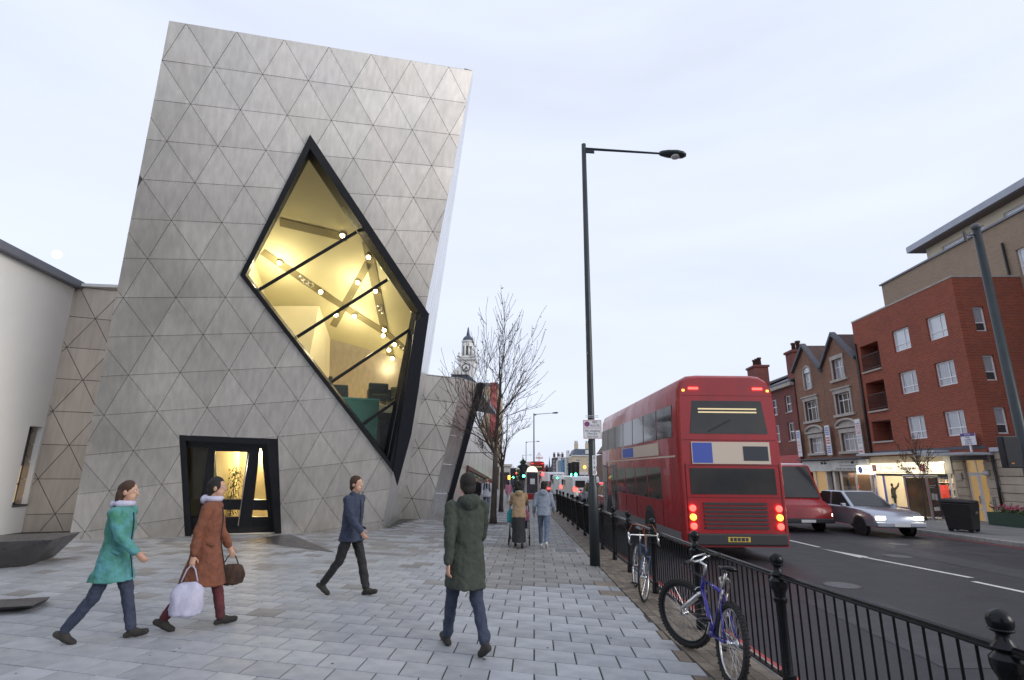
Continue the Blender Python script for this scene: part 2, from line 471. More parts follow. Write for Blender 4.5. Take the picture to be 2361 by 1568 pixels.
for r in range(2, 95):
    for i in range(-48, 12):
        P = slab_pts(i, r)
        cx = sum(p[0] for p in P) / 4; cy = sum(p[1] for p in P) / 4
        if cy < 2.4 or cy > 31 or cy > wallY(cx) + 0.9: continue
        lim = railx(cy) - 0.5
        if P[0][0] > lim - 0.04: continue
        q = to_px((cx, cy, gz(cy)))
        if q is None or q[0] < -120 or q[0] > 2480 or q[1] > 1720: continue
        old = (cy + 0.2 * cx > 9.35 + 0.36 * math.sin(cx * 1.3)) if cx > -1.2 else rr_.random() < (0.03 + 0.55 * min(1, max(0, (cy - 9) / 6)))
        edge = P[1][0] > lim
        cands.append((cy * cy + 0.3 * cx * cx, i, r, cx, cy, old, edge, lim, q))
cands.sort(key=lambda c: c[0])
n = 0
for d, i, r, cx, cy, old, edge, lim, q in cands:
    dz = rr_.uniform(-0.0015, 0.002)
    inside = -20 < q[0] < 2381 and q[1] < 1590
    if edge:
        P = slab_pts(i, r, lim)
        b = MB(); slab_geo(b, P, 0, 0, dz)
        if n < 296 and inside: b.build('slab', 'sett' if r % 2 else ('slab_old' if old else 'slab_new'), pave); n += 1
        else: slab_geo(farb['slab_old_far'], P, 0, 0, dz)
    elif n < 296 and inside:
        o = bpy.data.objects.new('slab', SM['slab_old' if old else 'slab_new'])
        C.objects.link(o); o.parent = pave; o.location = (cx, cy, gz(cy) + dz); n += 1
    else:
        slab_geo(farb['slab_old_far' if old else 'slab_new_far'], slab_pts(i, r), 0, 0, dz)
for k, b in farb.items():
    b.build('slab', k, pave, kind='stuff')
strip('pavement', lambda y: -70, lambda y: kx(y) - 0.14, -0.006, 'far_paving', [31, 34, 40, 48, 56, 68, 80, 100, 140, 200, 330])
# brick setts between the slabs and the kerb
setts = strip('sett_strip', lambda y: railx(y) - 0.49, lambda y: kx(y) - 0.132, -0.0105, 'joint', YS)
y = 3.2; cnt = 0; fb = MB()
while y < 30:
    for c in range(5):
        off = 0.1 * (c % 2)
        bb = MB()
        w = 0.12; x0 = -0.487 + c * w
        ya, yb = y + off + 0.003, y + off + 0.197
        poly = [(railx(ya) + x0 + 0.003, ya, gz(ya) - 0.02), (railx(ya) + x0 + w - 0.003, ya, gz(ya) - 0.02), (railx(yb) + x0 + w - 0.003, yb, gz(yb) - 0.02), (railx(yb) + x0 + 0.003, yb, gz(yb) - 0.02)]
        hh = 0.018 + random.uniform(0, 0.004)
        if cnt < 290 and y > 3.4:
            bb.ext(poly, (0, 0, hh)); bb.build('sett', 'sett', setts); cnt += 1
        else: fb.ext(poly, (0, 0, hh))
    y += 0.2
fb.build('sett', 'sett_far', setts, kind='stuff')
# painted lines on the road
def line(name, fx, w, y0, y1, m, dash=None):
    b = MB(); y = y0
    while y < y1:
        ye = min(y1, y + (dash[0] if dash else 1.5)); p = []
        b.add([(fx(y) - w / 2, y, gz(y) - 0.115), (fx(y) + w / 2, y, gz(y) - 0.115), (fx(ye) + w / 2, ye, gz(ye) - 0.115), (fx(ye) - w / 2, ye, gz(ye) - 0.115)], [(0, 1, 2, 3)])
        y = ye + (dash[1] if dash else 0)
    o = b.build(name, m); o['kind'] = 'structure'; return o
line('red_line', lambda y: kx(y) + 0.17, 0.11, -2, 60, 'red_line')
line('red_line', lambda y: fk(y) - 0.28, 0.10, 6, 70, 'red_line')
line('lane_line', lambda y: kx(y) + 6.1 + 0.075 * max(0, 14 - y) , 0.13, 3.5, 11.2, 'white_line')
line('lane_line', lambda y: kx(y) + 6.2, 0.12, 16.2, 90, 'white_line', (2.0, 4.0))
b = MB()
for (xa, ya), (xb, yb), (xc, yc) in [((7.95, 15.9), (8.35, 14.4), (8.02, 14.2))]:
    b.add([(xa, ya, gz(ya) - 0.115), (xc, yc, gz(yc) - 0.115), (xb, yb, gz(yb) - 0.115)], [(0, 1, 2)])
b.add([(8.12, 14.3, gz(14.3) - 0.1149), (8.24, 14.3, gz(14.3) - 0.1149), (8.72, 11.6, gz(11.6) - 0.1149), (8.58, 11.6, gz(11.6) - 0.1149)], [(3, 2, 1, 0)])
tag(b.build('road_arrow', 'white_line'), kind='structure')
mat('asphalt_patch', (0.028, 0.028, 0.032), 0.6, c2=(0.05, 0.05, 0.055), scale=5, bump=.3, bscale=140)
for x0, x1, y0, y1 in ((4.2, 5.4, 6.2, 9.4), (9.6, 10.5, 9, 18), (6.3, 7.1, 17.5, 21)):
    b = MB(); b.add([(x0, y0, gz(y0) - .1165), (x1, y0 + .1, gz(y0 + .1) - .1165), (x1 + .1, y1, gz(y1) - .1165), (x0 + .05, y1 - .1, gz(y1 - .1) - .1165)], [(0, 1, 2, 3)]); tag(b.build('road_patch', 'asphalt_patch'), kind='structure')
for x, y, rr, lab in ((5.6, 10.6, .33, 'round iron manhole cover in the near lane'), (9.2, 14.6, .33, 'round iron manhole cover by the white road arrow'), (10.9, 17.2, .3, 'round iron manhole cover in the far lane')):
    mh = thing('manhole_cover', lab, 'manhole cover', (x, y, gz(y) - .12)); b = MB(); b.lathe([(rr, -.01), (rr, .006), (rr - .03, .0065), (rr - .03, .003)], (x, y, gz(y) - .12), 24); b.build('rim', 'iron', mh); b = MB(); b.lathe([(rr - .035, -.01), (rr - .035, .005)], (x, y, gz(y) - .12), 24); b.build('lid', 'grate', mh)
# iron cover and gratings in the pavement, dark entrance paving, gum
def cover(c, w, l, name, m, label):
    b = MB(); z = gz(c[1]) + 0.004
    b.box(c[0] - w / 2, c[0] + w / 2, c[1] - l / 2, c[1] + l / 2, z - 0.02, z + 0.001)
    r = thing(name, label, 'cover', (c[0], c[1], z - 0.02))
    b.build('frame', 'kerb_stone', r)
    for k in range(6):
        bb = MB(); yy = c[1] - l / 2 + 0.05 + (l - 0.1) * k / 6
        bb.box(c[0] - w / 2 + 0.05, c[0] + w / 2 - 0.05, yy, yy + (l - 0.1) / 6 - 0.012, z + 0.0005, z + 0.006); bb.build('grate_bar', m, r)
cover((0.78, 13.75), 0.62, 0.6, 'drain_cover', 'grate', 'grey metal service cover let into the paving near the lamp post')
b = MB(); pts = [G(566, 1247), G(652, 1233), G(672, 1233), G(772, 1274)]
b.ext([(p.x, p.y, gz(p.y) - 0.01) for p in pts], (0, 0, 0.0165))
tag(b.build('entrance_mat', 'dark_granite', loc=pts[0]), 'dark triangular granite inset in the paving before the steel building door', 'paving inset')
b = MB(); g2 = random.Random(11)
for k in range(70):
    x, y = g2.uniform(-5, 1.4), g2.uniform(3.6, 12)
    rr = g2.uniform(0.008, 0.02)
    b.lathe([(rr, 0.0), (rr * 0.7, 0.0025)], (x, y, gz(y) + 0.001), 8)
tag(b.build('chewing_gum', 'joint_dark'), 'dark spots of trodden chewing gum on the paving slabs', 'gum', kind='stuff')
# ================================================================ the leaning steel building
L_ = 1.2
EX = Vector((0.90970429, 0.39644649, 0.13321296)).normalized()
NN = Vector((0.41769435, -0.85835784, -0.29790939)).normalized()
EY = NN.cross(EX).normalized()
if EY.z < 0: EY = -EY
NN = EX.cross(EY).normalized()
OO = Vector((-7.69989097, 9.35306296, 9.56148738)) * L_ + Vector((0, 0, CAMZ))
class Plane:
    def __init__(s, o, ex, ey): s.o, s.ex, s.ey, s.n = o, ex, ey, ex.cross(ey).normalized()
    def px(s, x, y, d=0.0):
        p = PP(x, y, s.o + s.n * d, s.n) - s.o
        return (p.dot(s.ex), p.dot(s.ey))
    def w(s, q, d=0.0): return s.o + s.ex * q[0] + s.ey * q[1] + s.n * d
def cliph(poly, p, q, keep_left=True):
    out = []
    def sd(a): return ((q[0] - p[0]) * (a[1] - p[1]) - (q[1] - p[1]) * (a[0] - p[0])) * (1 if keep_left else -1)
    for i in range(len(poly)):
        a, b = poly[i], poly[(i + 1) % len(poly)]
        da, db = sd(a), sd(b)
        if da >= 0: out.append(a)
        if (da > 0 and db < 0) or (da < 0 and db > 0):
            t = da / (da - db); out.append((a[0] + t * (b[0] - a[0]), a[1] + t * (b[1] - a[1])))
    return out
def area(p): return 0.5 * sum(p[i][0] * p[(i + 1) % len(p)][1] - p[(i + 1) % len(p)][0] * p[i][1] for i in range(len(p)))
def ccw(p): return p if area(p) > 0 else p[::-1]
def clip(poly, conv):
    for i in range(len(conv)):
        poly = cliph(poly, conv[i], conv[(i + 1) % len(conv)])
        if len(poly) < 3: return []
    return poly
def subtract(polys, conv):                       # convex pieces of polys that lie outside conv
    out = []
    for p in polys:
        rest = p
        for i in range(len(conv)):
            a, b = conv[i], conv[(i + 1) % len(conv)]
            o = cliph(rest, a, b, False)
            if len(o) >= 3 and abs(area(o)) > 1e-4: out.append(o)
            rest = cliph(rest, a, b, True)
            if len(rest) < 3: break
    return out
def inset(p, e):
    p = ccw(p); n = len(p); r = p
    for i in range(n):
        a, b = p[i], p[(i + 1) % n]
        l = math.hypot(b[0] - a[0], b[1] - a[1])
        if l < 1e-6: continue
        nx, ny = -(b[1] - a[1]) / l * e, (b[0] - a[0]) / l * e
        r = cliph(r, (a[0] + nx, a[1] + ny), (b[0] + nx, b[1] + ny))
        if len(r) < 3: return []
    return r
def panels(pl, face, holes, m, parent, L=L_, sx=0.0, gap=0.0055, rows=(-20, 6), cols=(-16, 16), tilt=0.004, rivets=True):
    H = 3 ** 0.5 / 2 * L; rv = MB(); rg = random.Random(5); cnt = 0
    fi = inset(face, 0.006)
    for r in range(*rows):
        for c in range(*cols):
            for up in (0, 1):
                y0, y1 = (r - 1) * H, r * H
                off = (L / 2 if r % 2 else 0) + sx
                if up: t = [(c * L + off, y1), (c * L + off - L / 2, y0), (c * L + off + L / 2, y0)]       # apex on the upper row
                else: t = [(c * L + off, y1), (c * L + off + L / 2, y0), (c * L + off + L, y1)]
                t0 = ccw(t)
                p = clip(inset(t0, gap), fi)
                if len(p) < 3 or abs(area(p)) < 0.01: continue
                ps = [p]
                for h in holes: ps = subtract(ps, h)
                ps = [q for q in ps if abs(area(q)) > 0.002]
                if not ps: continue
                b = MB(); d = rg.uniform(0, 0.003)
                cx_ = sum(q[0] for q in t0) / 3; cy_ = sum(q[1] for q in t0) / 3
                ta, tb = rg.gauss(0, tilt), rg.gauss(0, tilt)
                for q in ps:
                    n_ = len(q); q = ccw(q)
                    back = [pl.w(a, 0.0) for a in q]; fr = [pl.w(a, 0.02 + d + ta * (a[0] - cx_) + tb * (a[1] - cy_)) for a in q]
                    b.add(back + fr, [list(range(n_, 2 * n_))] + [(i, (i + 1) % n_, n_ + (i + 1) % n_, n_ + i) for i in range(n_)])
                b.build('panel', m, parent); cnt += 1
                if rivets:
                    for i in range(3):
                        a, e = t0[i], t0[(i + 1) % 3]
                        for s in (0.08, 0.36, 0.64, 0.92):
                            q = (a[0] + (e[0] - a[0]) * s, a[1] + (e[1] - a[1]) * s)
                            l = math.hypot(cx_ - q[0], cy_ - q[1])
                            q = (q[0] + (cx_ - q[0]) / l * 0.05, q[1] + (cy_ - q[1]) / l * 0.05)
                            if len(clip([(q[0] - .03, q[1] - .03), (q[0] + .03, q[1] - .03), (q[0] + .03, q[1] + .03), (q[0] - .03, q[1] + .03)], fi)) < 4: continue
                            if any(len(clip([(q[0] - .03, q[1] - .03), (q[0] + .03, q[1] - .03), (q[0] + .03, q[1] + .03)], h)) >= 3 for h in holes): continue
                            ce = pl.w(q, 0.02 + d); vs = [ce + (pl.ex * math.cos(k * 1.0472) + pl.ey * math.sin(k * 1.0472)) * 0.0085 + pl.n * 0.004 for k in range(6)]
                            rv.add(vs, [list(range(6))])
    if rivets and rv.v: rv.build('rivet', 'rivet', parent, kind='stuff')
    return cnt
FP = Plane(OO, EX, EY)
def edge_to_ground(a, b, z):
    A, B = FP.w(a), FP.w(b); t = (z - A.z) / (B.z - A.z); P = A + (B - A) * t
    return ((P - OO).dot(EX), (P - OO).dot(EY))
fTL, fTR = FP.px(390, 48), FP.px(1090, 163)
fBR = edge_to_ground(fTR, FP.px(880, 1218), -0.22)
fBL = edge_to_ground(fTL, FP.px(205, 1005), -0.22)
face = ccw([fTL, fTR, fBR, fBL])
def on_edge(t): return (fTR[0] + (fBR[0] - fTR[0]) * t, fTR[1] + (fBR[1] - fTR[1]) * t)
wT, wL, wR, wB = FP.px(715, 313), FP.px(556, 633), FP.px(982, 722), FP.px(908, 1084)
win = ccw([wT, wL, wB, wR])
dTL, dTR, dBR, dBL = FP.px(413, 1003), FP.px(641, 1012), FP.px(648, 1260), FP.px(428, 1260)
dhole = ccw([dTL, dTR, dBR, dBL])
bld = thing('steel_clad_building', 'leaning stainless steel clad building of triangular panels with a diamond window', 'building', (FP.w(fBL) + FP.w(fBR)) / 2)
panels(FP, face, [win, dhole], 'steel', bld)
# wall behind the panels, with the openings left free
b = MB()
pcs = [face]
for h in (win, dhole): pcs = subtract(pcs, h)
for q in pcs: b.ext([FP.w(a, -0.3) for a in q], NN * 0.297)
b.build('wall', 'joint_dark', bld)
# the other sides of the volume
TLw, TRw, BRw, BLw = [FP.w(q) for q in (fTL, fTR, fBR, fBL)]
camv = Vector((0, 0, CAMZ))
T2 = camv + (TRw - camv) * 1.30 - Vector((0, 0, .5))
B2 = PY(936, 1210, 25.5); B2.z = -0.5
TL2 = TLw + Vector((-1.0, 9.5, -0.6)); BL2 = BLw + Vector((-2.6, 8.5, -0.3))
TL2.z = T2.z - 2.0
def slabw(name, P, m, t=0.25, parent=bld, inner=None):
    c = sum(P, Vector()) / len(P); nn = (P[1] - P[0]).cross(P[2] - P[0]).normalized()
    bb = MB(); bb.ext(P, nn * -t); return bb.build(name, m, parent)
sn = (T2 - TRw).cross(BRw - TRw).normalized()
if sn.x < 0: sn = -sn
for k in range(6):
    def lp(a, b_, t): return a + (b_ - a) * t
    t0, t1 = k / 6 + 0.004, (k + 1) / 6 - 0.004
    bb = MB(); bb.ext([lp(TRw, T2, t0), lp(TRw, T2, t1), lp(BRw, B2, t1), lp(BRw, B2, t0)], sn * -0.02); bb.build('side_panel', 'steel_side', bld)
bb = MB(); bb.ext([p - sn * 0.024 for p in (TRw, T2, B2, BRw)], sn * -0.25); bb.build('side_wall', 'joint_dark', bld)
bk = NN * -0.06 + EX * 0.03
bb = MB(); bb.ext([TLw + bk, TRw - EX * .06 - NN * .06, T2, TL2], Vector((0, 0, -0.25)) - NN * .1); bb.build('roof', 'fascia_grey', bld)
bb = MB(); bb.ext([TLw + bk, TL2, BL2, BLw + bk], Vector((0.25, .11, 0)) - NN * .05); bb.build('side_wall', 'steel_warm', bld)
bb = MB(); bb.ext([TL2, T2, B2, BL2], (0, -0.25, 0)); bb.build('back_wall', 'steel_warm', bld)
# ---- diamond window: rim, reveal, glass, glazing bars
gl = [FP.px(712, 368, -0.3), FP.px(573, 633, -0.3), FP.px(886, 1042, -0.3), FP.px(949, 720, -0.3)]
gl = ccw(gl)
rim_o = ccw([FP.px(715, 310, .12), FP.px(553, 634, .12), FP.px(906, 1088, .12), FP.px(988, 722, .12)])
rim_i = ccw([FP.px(715, 342, .12), FP.px(566, 634, .12), FP.px(900, 1066, .12), FP.px(970, 726, .12)])
bb = MB()
for i in range(4):
    j = (i + 1) % 4
    bb.ext([FP.w(rim_o[i], -.02), FP.w(rim_o[j], -.02), FP.w(rim_i[j], -.02), FP.w(rim_i[i], -.02)], NN * 0.14)
frm = bb.build('window_frame', 'frame_black', bld)
bb = MB()
for i in range(4):
    j = (i + 1) % 4
    A, B_, Cc, D_ = FP.w(rim_i[i], .10), FP.w(rim_i[j], .10), FP.w(gl[j], -.3), FP.w(gl[i], -.3)
    bb.add([A, B_, Cc, D_], [(0, 1, 2, 3)])
    bb.ext([FP.w(rim_o[i], -.34), FP.w(rim_o[j], -.34), FP.w(gl[j], -.34), FP.w(gl[i], -.34)], NN * 0.03)
bb.build('reveal', 'jamb_dark', frm)
# the dark fin down the corner
fin = [FP.px(988, 722, .06), FP.px(963, 900, .06), FP.px(947, 1000, .06), FP.px(915, 1118, .06), FP.px(905, 1082, .06), FP.px(957, 740, .06)]
bb = MB(); bb.ext([FP.w(q, .04) for q in fin], NN * 0.13); bb.build('corner_fin', 'jamb_dark', frm)
mull = [((598, 668), (822, 535)), ((685, 777), (893, 645)), ((765, 880), (949, 757)), ((835, 980), (925, 915))]
pcs = []; rest = gl
for (a, c) in mull:
    p, q = FP.px(*a, -0.3), FP.px(*c, -0.3)
    up_ = cliph(rest, p, q, True); dn = cliph(rest, p, q, False)
    pcs.append(up_); rest = dn
pcs.append(rest)
for q in pcs:
    q = inset(q, 0.012)
    if len(q) < 3: continue
    bb = MB(); bb.ext([FP.w(a, -0.315) for a in q], NN * 0.012); bb.build('pane', 'glass_clear', frm)
for k, (a, c) in enumerate(mull):
    p, q = FP.w(FP.px(*a, -0.29), -0.29), FP.w(FP.px(*c, -0.29), -0.29)
    bb = MB(); bb.bar(p, q, 0.10, 0.055, NN); bb.build('glazing_bar', 'frame_black' if k < 2 else 'frame_black', frm)
# ---- the lit room behind it
def ceilz(y): return 11.7 - 0.58 * (y - 13.3)
CN = Vector((0, 0.58, 1.0)).normalized(); CO = Vector((0, 13.3, 11.7))
def on_ceiling(x, y, d=0.0): return PP(x, y, CO - CN * d, CN)
def face_hit(X, f):                              # where the ceiling meets the inside of the face
    lo, hi = 8.0, 24.0
    for _ in range(50):
        m_ = (lo + hi) / 2; p = Vector((X, m_, f(m_)))
        if (p - OO).dot(NN) > -0.34: lo = m_
        else: hi = m_
    return hi
room = thing('lit_upper_room', 'yellow lit upper room with sloping ceiling behind the diamond window', 'room', Vector((-7, 19, 4.0)))
xa, xb, xc, xd = -9.45, -3.3, -6.2, -11.2
pa, pb = Vector((xa, face_hit(xa, ceilz), 0)), Vector((xb, face_hit(xb, ceilz), 0))
pc_, pd_ = Vector((xc, 24.6, 0)), Vector((xd, 24.6, 0))
for p in (pa, pb, pc_, pd_): p.z = ceilz(p.y)
bb = MB(); bb.ext([pa, pb, pc_, pd_], (0, 0, 0.15)); bb.build('ceiling', 'plaster_warm', room)
FZ = 3.95
fa, fb_ = Vector((xa, face_hit(xa, lambda y: FZ) + 1.3, FZ)), Vector((-4.6, face_hit(-4.6, lambda y: FZ) + 1.3, FZ))
bb = MB(); bb.ext([fa, fb_, Vector((-6.2, 24.6, FZ)), Vector((xd, 24.6, FZ))], (0, 0, -0.25)); bb.build('floor', 'plaster_white', room)
bb = MB(); bb.box(xd, -6.6, 24.45, 24.6, FZ - 4.4, 6.2); bb.build('back_wall', 'plaster_white', room)
bb = MB(); bb.ext([Vector((xd, 24.6, FZ - 4.4)), Vector((xd, 24.6, 8)), Vector((xa, face_hit(xa, lambda y: 11.6) , 11.6)), Vector((xa, face_hit(xa, lambda y: FZ - 4.4) + .3, FZ - 4.4))], (-0.15, 0, 0)); bb.build('side_wall', 'plaster_warm', room)
bx_ = PY(712, 740, 19.6).x
bb = MB(); bb.ext([Vector((-10.4, 19.6, FZ)), Vector((bx_, 19.6, FZ)), Vector((bx_ + 0.35, 19.6, ceilz(19.6))), Vector((-10.4, 19.6, ceilz(19.6)))], (0, 4.8, 0)); bb.build('bulkhead', 'plaster_white', room)
# recessed slots in the ceiling (each runs between two spots on the photograph)
for (a, c, w_) in [((645, 512), (800, 548), .3), ((605, 580), (765, 690), .3), ((765, 690), (885, 765), .28), ((768, 752), (850, 605), .24), ((846, 560), (868, 668), .3), ((868, 668), (888, 765), .28), ((888, 765), (945, 815), .25), ((897, 800), (908, 900), .28)]:
    p, q = on_ceiling(*a, 0.012), on_ceiling(*c, 0.012)
    bb = MB(); bb.bar(p, q, w_ * 1.15, 0.02, CN); bb.build('light_slot', 'slot_dark', room)
for (px_, py_) in [(694, 642), (705, 650), (716, 657), (876, 708), (879, 718), (925, 800)]:
    p = on_ceiling(px_, py_, 0.03); bb = MB(); bb.torus(p, 0.10, 0.022, CN, 16, 6); bb.build('vent_ring', 'chrome', room, smooth=True)
def spot(p, k, power, label, grp='recessed spotlights of the upper room'):
    r = thing('spotlight', label, 'spotlight', p, grp)
    bb = MB(); bb.lathe([(0.085, -0.02), (0.10, 0.02), (0.10, 0.07), (0.085, 0.07)], p, 14, CN); bb.build('ring', 'chrome', r, smooth=True)
    bb = MB(); bb.ball(p - CN * 0.03, 0.075, 12, 8); bb.build('lamp', 'bulb', r, smooth=True)
    if k not in (1, 3, 7, 12): return
    ld = bpy.data.lights.new('spot_light', 'POINT'); ld.energy = power; ld.color = (1.0, 0.88, 0.62); ld.shadow_soft_size = 0.1
    lo = bpy.data.objects.new('spot_light', ld); C.objects.link(lo); lo.parent = r; lo.location = -CN * (0.7 if k < 12 else 1.1)
SPOTL = ['ceiling spotlight at the end of the topmost dark slot', 'ceiling spotlight nearest the left corner of the diamond window', 'ceiling spotlight against the upper right window edge', 'ceiling spotlight on the short slanting slot', 'ceiling spotlight after the three vent rings on the long slot', 'ceiling spotlight just under the second glazing bar on the steep slot', 'ceiling spotlight where the short slot meets the long one', 'ceiling spotlight midway along the lower long slot', 'upper of the twin ceiling spotlights where the slots cross', 'lower of the twin ceiling spotlights where the slots cross', 'ceiling spotlight right on the third glazing bar', 'ceiling spotlight under the third glazing bar', 'upper ceiling spotlight on the last short slot', 'middle ceiling spotlight on the last short slot', 'lowest ceiling spotlight right above the tub chairs']
for k, q in enumerate([(790, 542), (645, 605), (850, 592), (825, 650), (740, 672), (866, 670), (775, 725), (818, 728), (886, 760), (884, 773), (910, 793), (897, 806), (905, 825), (907, 850), (911, 890)]):
    spot(on_ceiling(*q, 0.1), k, (0, 120, 0, 95, 0, 0, 0, 80, 0, 0, 0, 0, 30, 0, 0)[k], SPOTL[k])
# teal parapet at the floor edge and chairs on it
HD = Vector((EX.x, EX.y, 0)).normalized()
e0 = Vector((-10.2, face_hit(-10.2, lambda y: FZ) + 1.05, 0)); e1 = Vector((-5.3, face_hit(-5.3, lambda y: FZ) + 1.05, 0))
bb = MB(); bb.ext([e0 + Vector((0, 0, FZ - 1.5)), e1 + Vector((0, 0, FZ - 1.5)), e1 + Vector((0, 0, FZ + 0.12)), e0 + Vector((0, 0, FZ + 0.12))], (-0.05, 0.2, 0)); bb.build('parapet', 'teal', room)
bb = MB(); bb.bar(e0 + Vector((-.025, 0.1, FZ + 0.145)), e1 + Vector((-.025, 0.1, FZ + 0.145)), 0.26, 0.05); bb.build('parapet_cap', 'teal_edge', room)
bb = MB(); bb.ext([e0 + Vector((0, 2.2, -0.3)), e1 + Vector((-.6, 2.2, -0.3)), e1 + Vector((-.6, 2.2, FZ - .3)), e0 + Vector((0, 2.2, FZ - .3))], (0, .15, 0)); bb.build('lower_wall', 'plaster_white', room)
def tub_chair(p, rot, label):
    r = thing('tub_chair', label, 'chair', p, 'chairs in the upper room', local=True); r.rotation_euler.z = rot
    bb = MB(); bb.box(-.32, .32, -.3, .3, .22, .46); bb.build('seat', 'chair_dark', r, bevel=.05)
    bb = MB(); bb.box(-.36, .36, .26, .40, .2, .95); bb.build('backrest', 'chair_dark', r, bevel=.05)
    for s in (-1, 1):
        bb = MB(); bb.box(s * .35 - .06, s * .35 + .06, -.28, .3, .2, .66); bb.build('armrest', 'chair_dark', r, bevel=.04)
        for t in (-.22, .26):
            bb = MB(); bb.tube([(s * .28, t, 0), (s * .28, t, .24)], .02, 6); bb.build('leg', 'chrome', r)
    return r
c0 = PP(880, 930, Vector((0, 0, FZ + .17)), Vector((0, 0, 1)))
yb = e1.y + 1.1
p1_ = PY(872, 935, yb); p2_ = PY(893, 932, yb + .8); p3_ = PY(783, 905, e0.y + (e1.y - e0.y) * .75 + .9)
tub_chair((p1_.x, yb, FZ), .4, 'dark tub chair standing low behind the teal parapet')
tub_chair((p2_.x + .25, yb + .75, FZ), -.3, 'dark tub chair with taller back beside the window corner fin')
tub_chair((p3_.x, p3_.y, FZ), 1.9, 'dark chair half hidden by the lower left edge of the diamond window')
# ---- entrance
def dq(pts, d): return [FP.w(FP.px(x, y, d), d) for x, y in pts]
ent = thing('entrance_door', 'black framed glazed entrance with slanted mullions in the steel wall', 'door', FP.w(((dBL[0] + dBR[0]) / 2, dBL[1])))
BOT = 1236
pieces = [('jamb', [(413, 1003), (427, 1012), (441, BOT), (428, BOT)], .02, .16), ('head', [(413, 1003), (641, 1012), (641, 1026), (420, 1016)], .024, .16), ('jamb', [(615, 1024), (641, 1012), (649, BOT), (634, BOT)], .028, .16),
          ('head', [(418, 1006), (636, 1014), (636, 1036), (420, 1031)], -.30, .06), ('mullion', [(481, 1024), (497, 1030), (484, BOT), (452, BOT)], -.305, .075), ('mullion', [(571, 1036), (600, 1030), (576, BOT), (546, BOT)], -.31, .07),
          ('jamb', [(602, 1030), (641, 1020), (646, BOT), (622, BOT)], -.315, .07), ('transom', [(492, 1030), (590, 1034), (590, 1043), (492, 1040)], -.32, .06), ('rail', [(472, 1150), (624, 1153), (624, 1177), (470, 1174)], -.325, .06), ('kick_plate', [(440, 1192), (640, 1192), (642, BOT), (440, BOT)], -.33, .06)]
for nm, pts, d, t in pieces:
    bb = MB(); bb.ext(dq(pts, d), NN * -t); bb.build(nm, 'frame_black', ent)
# soffit and cheeks of the recess
bb = MB()
bb.ext([FP.w(dTL, .0), FP.w(dTR, .0), FP.w(dTR, -.4), FP.w(dTL, -.4)], Vector((0, 0, .05)))
bb.ext([FP.w(dTR, .0), FP.w(dBR, .0), FP.w(dBR, -.4), FP.w(dTR, -.4)], EX * .05)
bb.ext([FP.w(dTL, .0), FP.w(dBL, .0), FP.w(dBL, -.4), FP.w(dTL, -.4)], EX * -.05)
bb.build('recess_lining', 'frame_black', ent)
for pts in ([(426, 1028), (484, 1030), (462, 1150), (438, 1150)], [(492, 1038), (574, 1041), (558, 1152), (482, 1150)], [(596, 1032), (606, 1032), (624, 1154), (580, 1152)], [(482, 1172), (554, 1174), (552, 1194), (478, 1194)], [(578, 1174), (626, 1176), (628, 1194), (576, 1194)]):
    bb = MB(); bb.ext(dq(pts, -.36), NN * -.01); bb.build('pane', 'glass_clear', ent)
h0, h1 = dq([(574, 1042), (549, 1212)], -.22)
bb = MB(); bb.tube([h0, h1], .018, 8); bb.build('handle', 'chrome', ent, smooth=True)
lob = thing('lobby', 'warm lit entrance lobby seen through the glazed door', 'room', FP.w(((dBL[0] + dBR[0]) / 2, dBL[1]), -2.0))
hb = Vector((NN.x, NN.y, 0)).normalized()
def lq(u, d, z): 
    base = FP.w(((dBL[0] + dBR[0]) / 2, dBL[1])); base.z = 0
    return base + HD * u - hb * d + Vector((0, 0, z))
LZ = -0.12
bb = MB(); bb.ext([lq(-1.75, .1, LZ), lq(1.75, .1, LZ), lq(1.75, 3.2, LZ), lq(-1.75, 3.2, LZ)], (0, 0, -.1)); bb.build('floor', 'plaster_white', lob)
bb = MB(); bb.ext([lq(-1.75, 3.2, LZ), lq(1.75, 3.2, LZ), lq(1.75, 3.2, 2.9), lq(-1.75, 3.2, 2.9)], hb * -.1); bb.build('back_wall', 'plaster_white', lob)
bb = MB(); bb.ext([lq(-1.75, -.2, 2.9), lq(1.75, -.2, 2.9), lq(1.75, 3.2, 2.9), lq(-1.75, 3.2, 2.9)], (0, 0, .1)); bb.build('ceiling', 'plaster_white', lob)
for s in (-1, 1):
    bb = MB(); bb.ext([lq(s * 1.75, .75, LZ), lq(s * 1.75, 3.2, LZ), lq(s * 1.75, 3.2, 2.9), lq(s * 1.75, -.1, 2.9)], HD * s * .1); bb.build('side_wall', 'plaster_warm', lob)
bb = MB(); bb.ext([lq(-.2, 3.0, 2.1), lq(1.7, 3.0, 2.1), lq(1.7, 3.0, 2.65), lq(-.2, 3.0, 2.65)], hb * .08); bb.build('bulkhead', 'plaster_white', lob)
p = lq(.4, 2.0, 2.72)
lt = thing('lobby_lamp', 'round warm ceiling lamp inside the entrance lobby', 'lamp', p)
bb = MB(); bb.lathe([(.10, .1), (.22, .08), (.22, .02), (.10, 0.0)], p, 16); bb.build('shade', 'bulb', lt, smooth=True)
ld = bpy.data.lights.new('lobby_light', 'POINT'); ld.energy = 190; ld.color = (1.0, .74, .42); ld.shadow_soft_size = .15
lo = bpy.data.objects.new('lobby_light', ld); C.objects.link(lo); lo.parent = lt; lo.location = (0, 0, -.4)
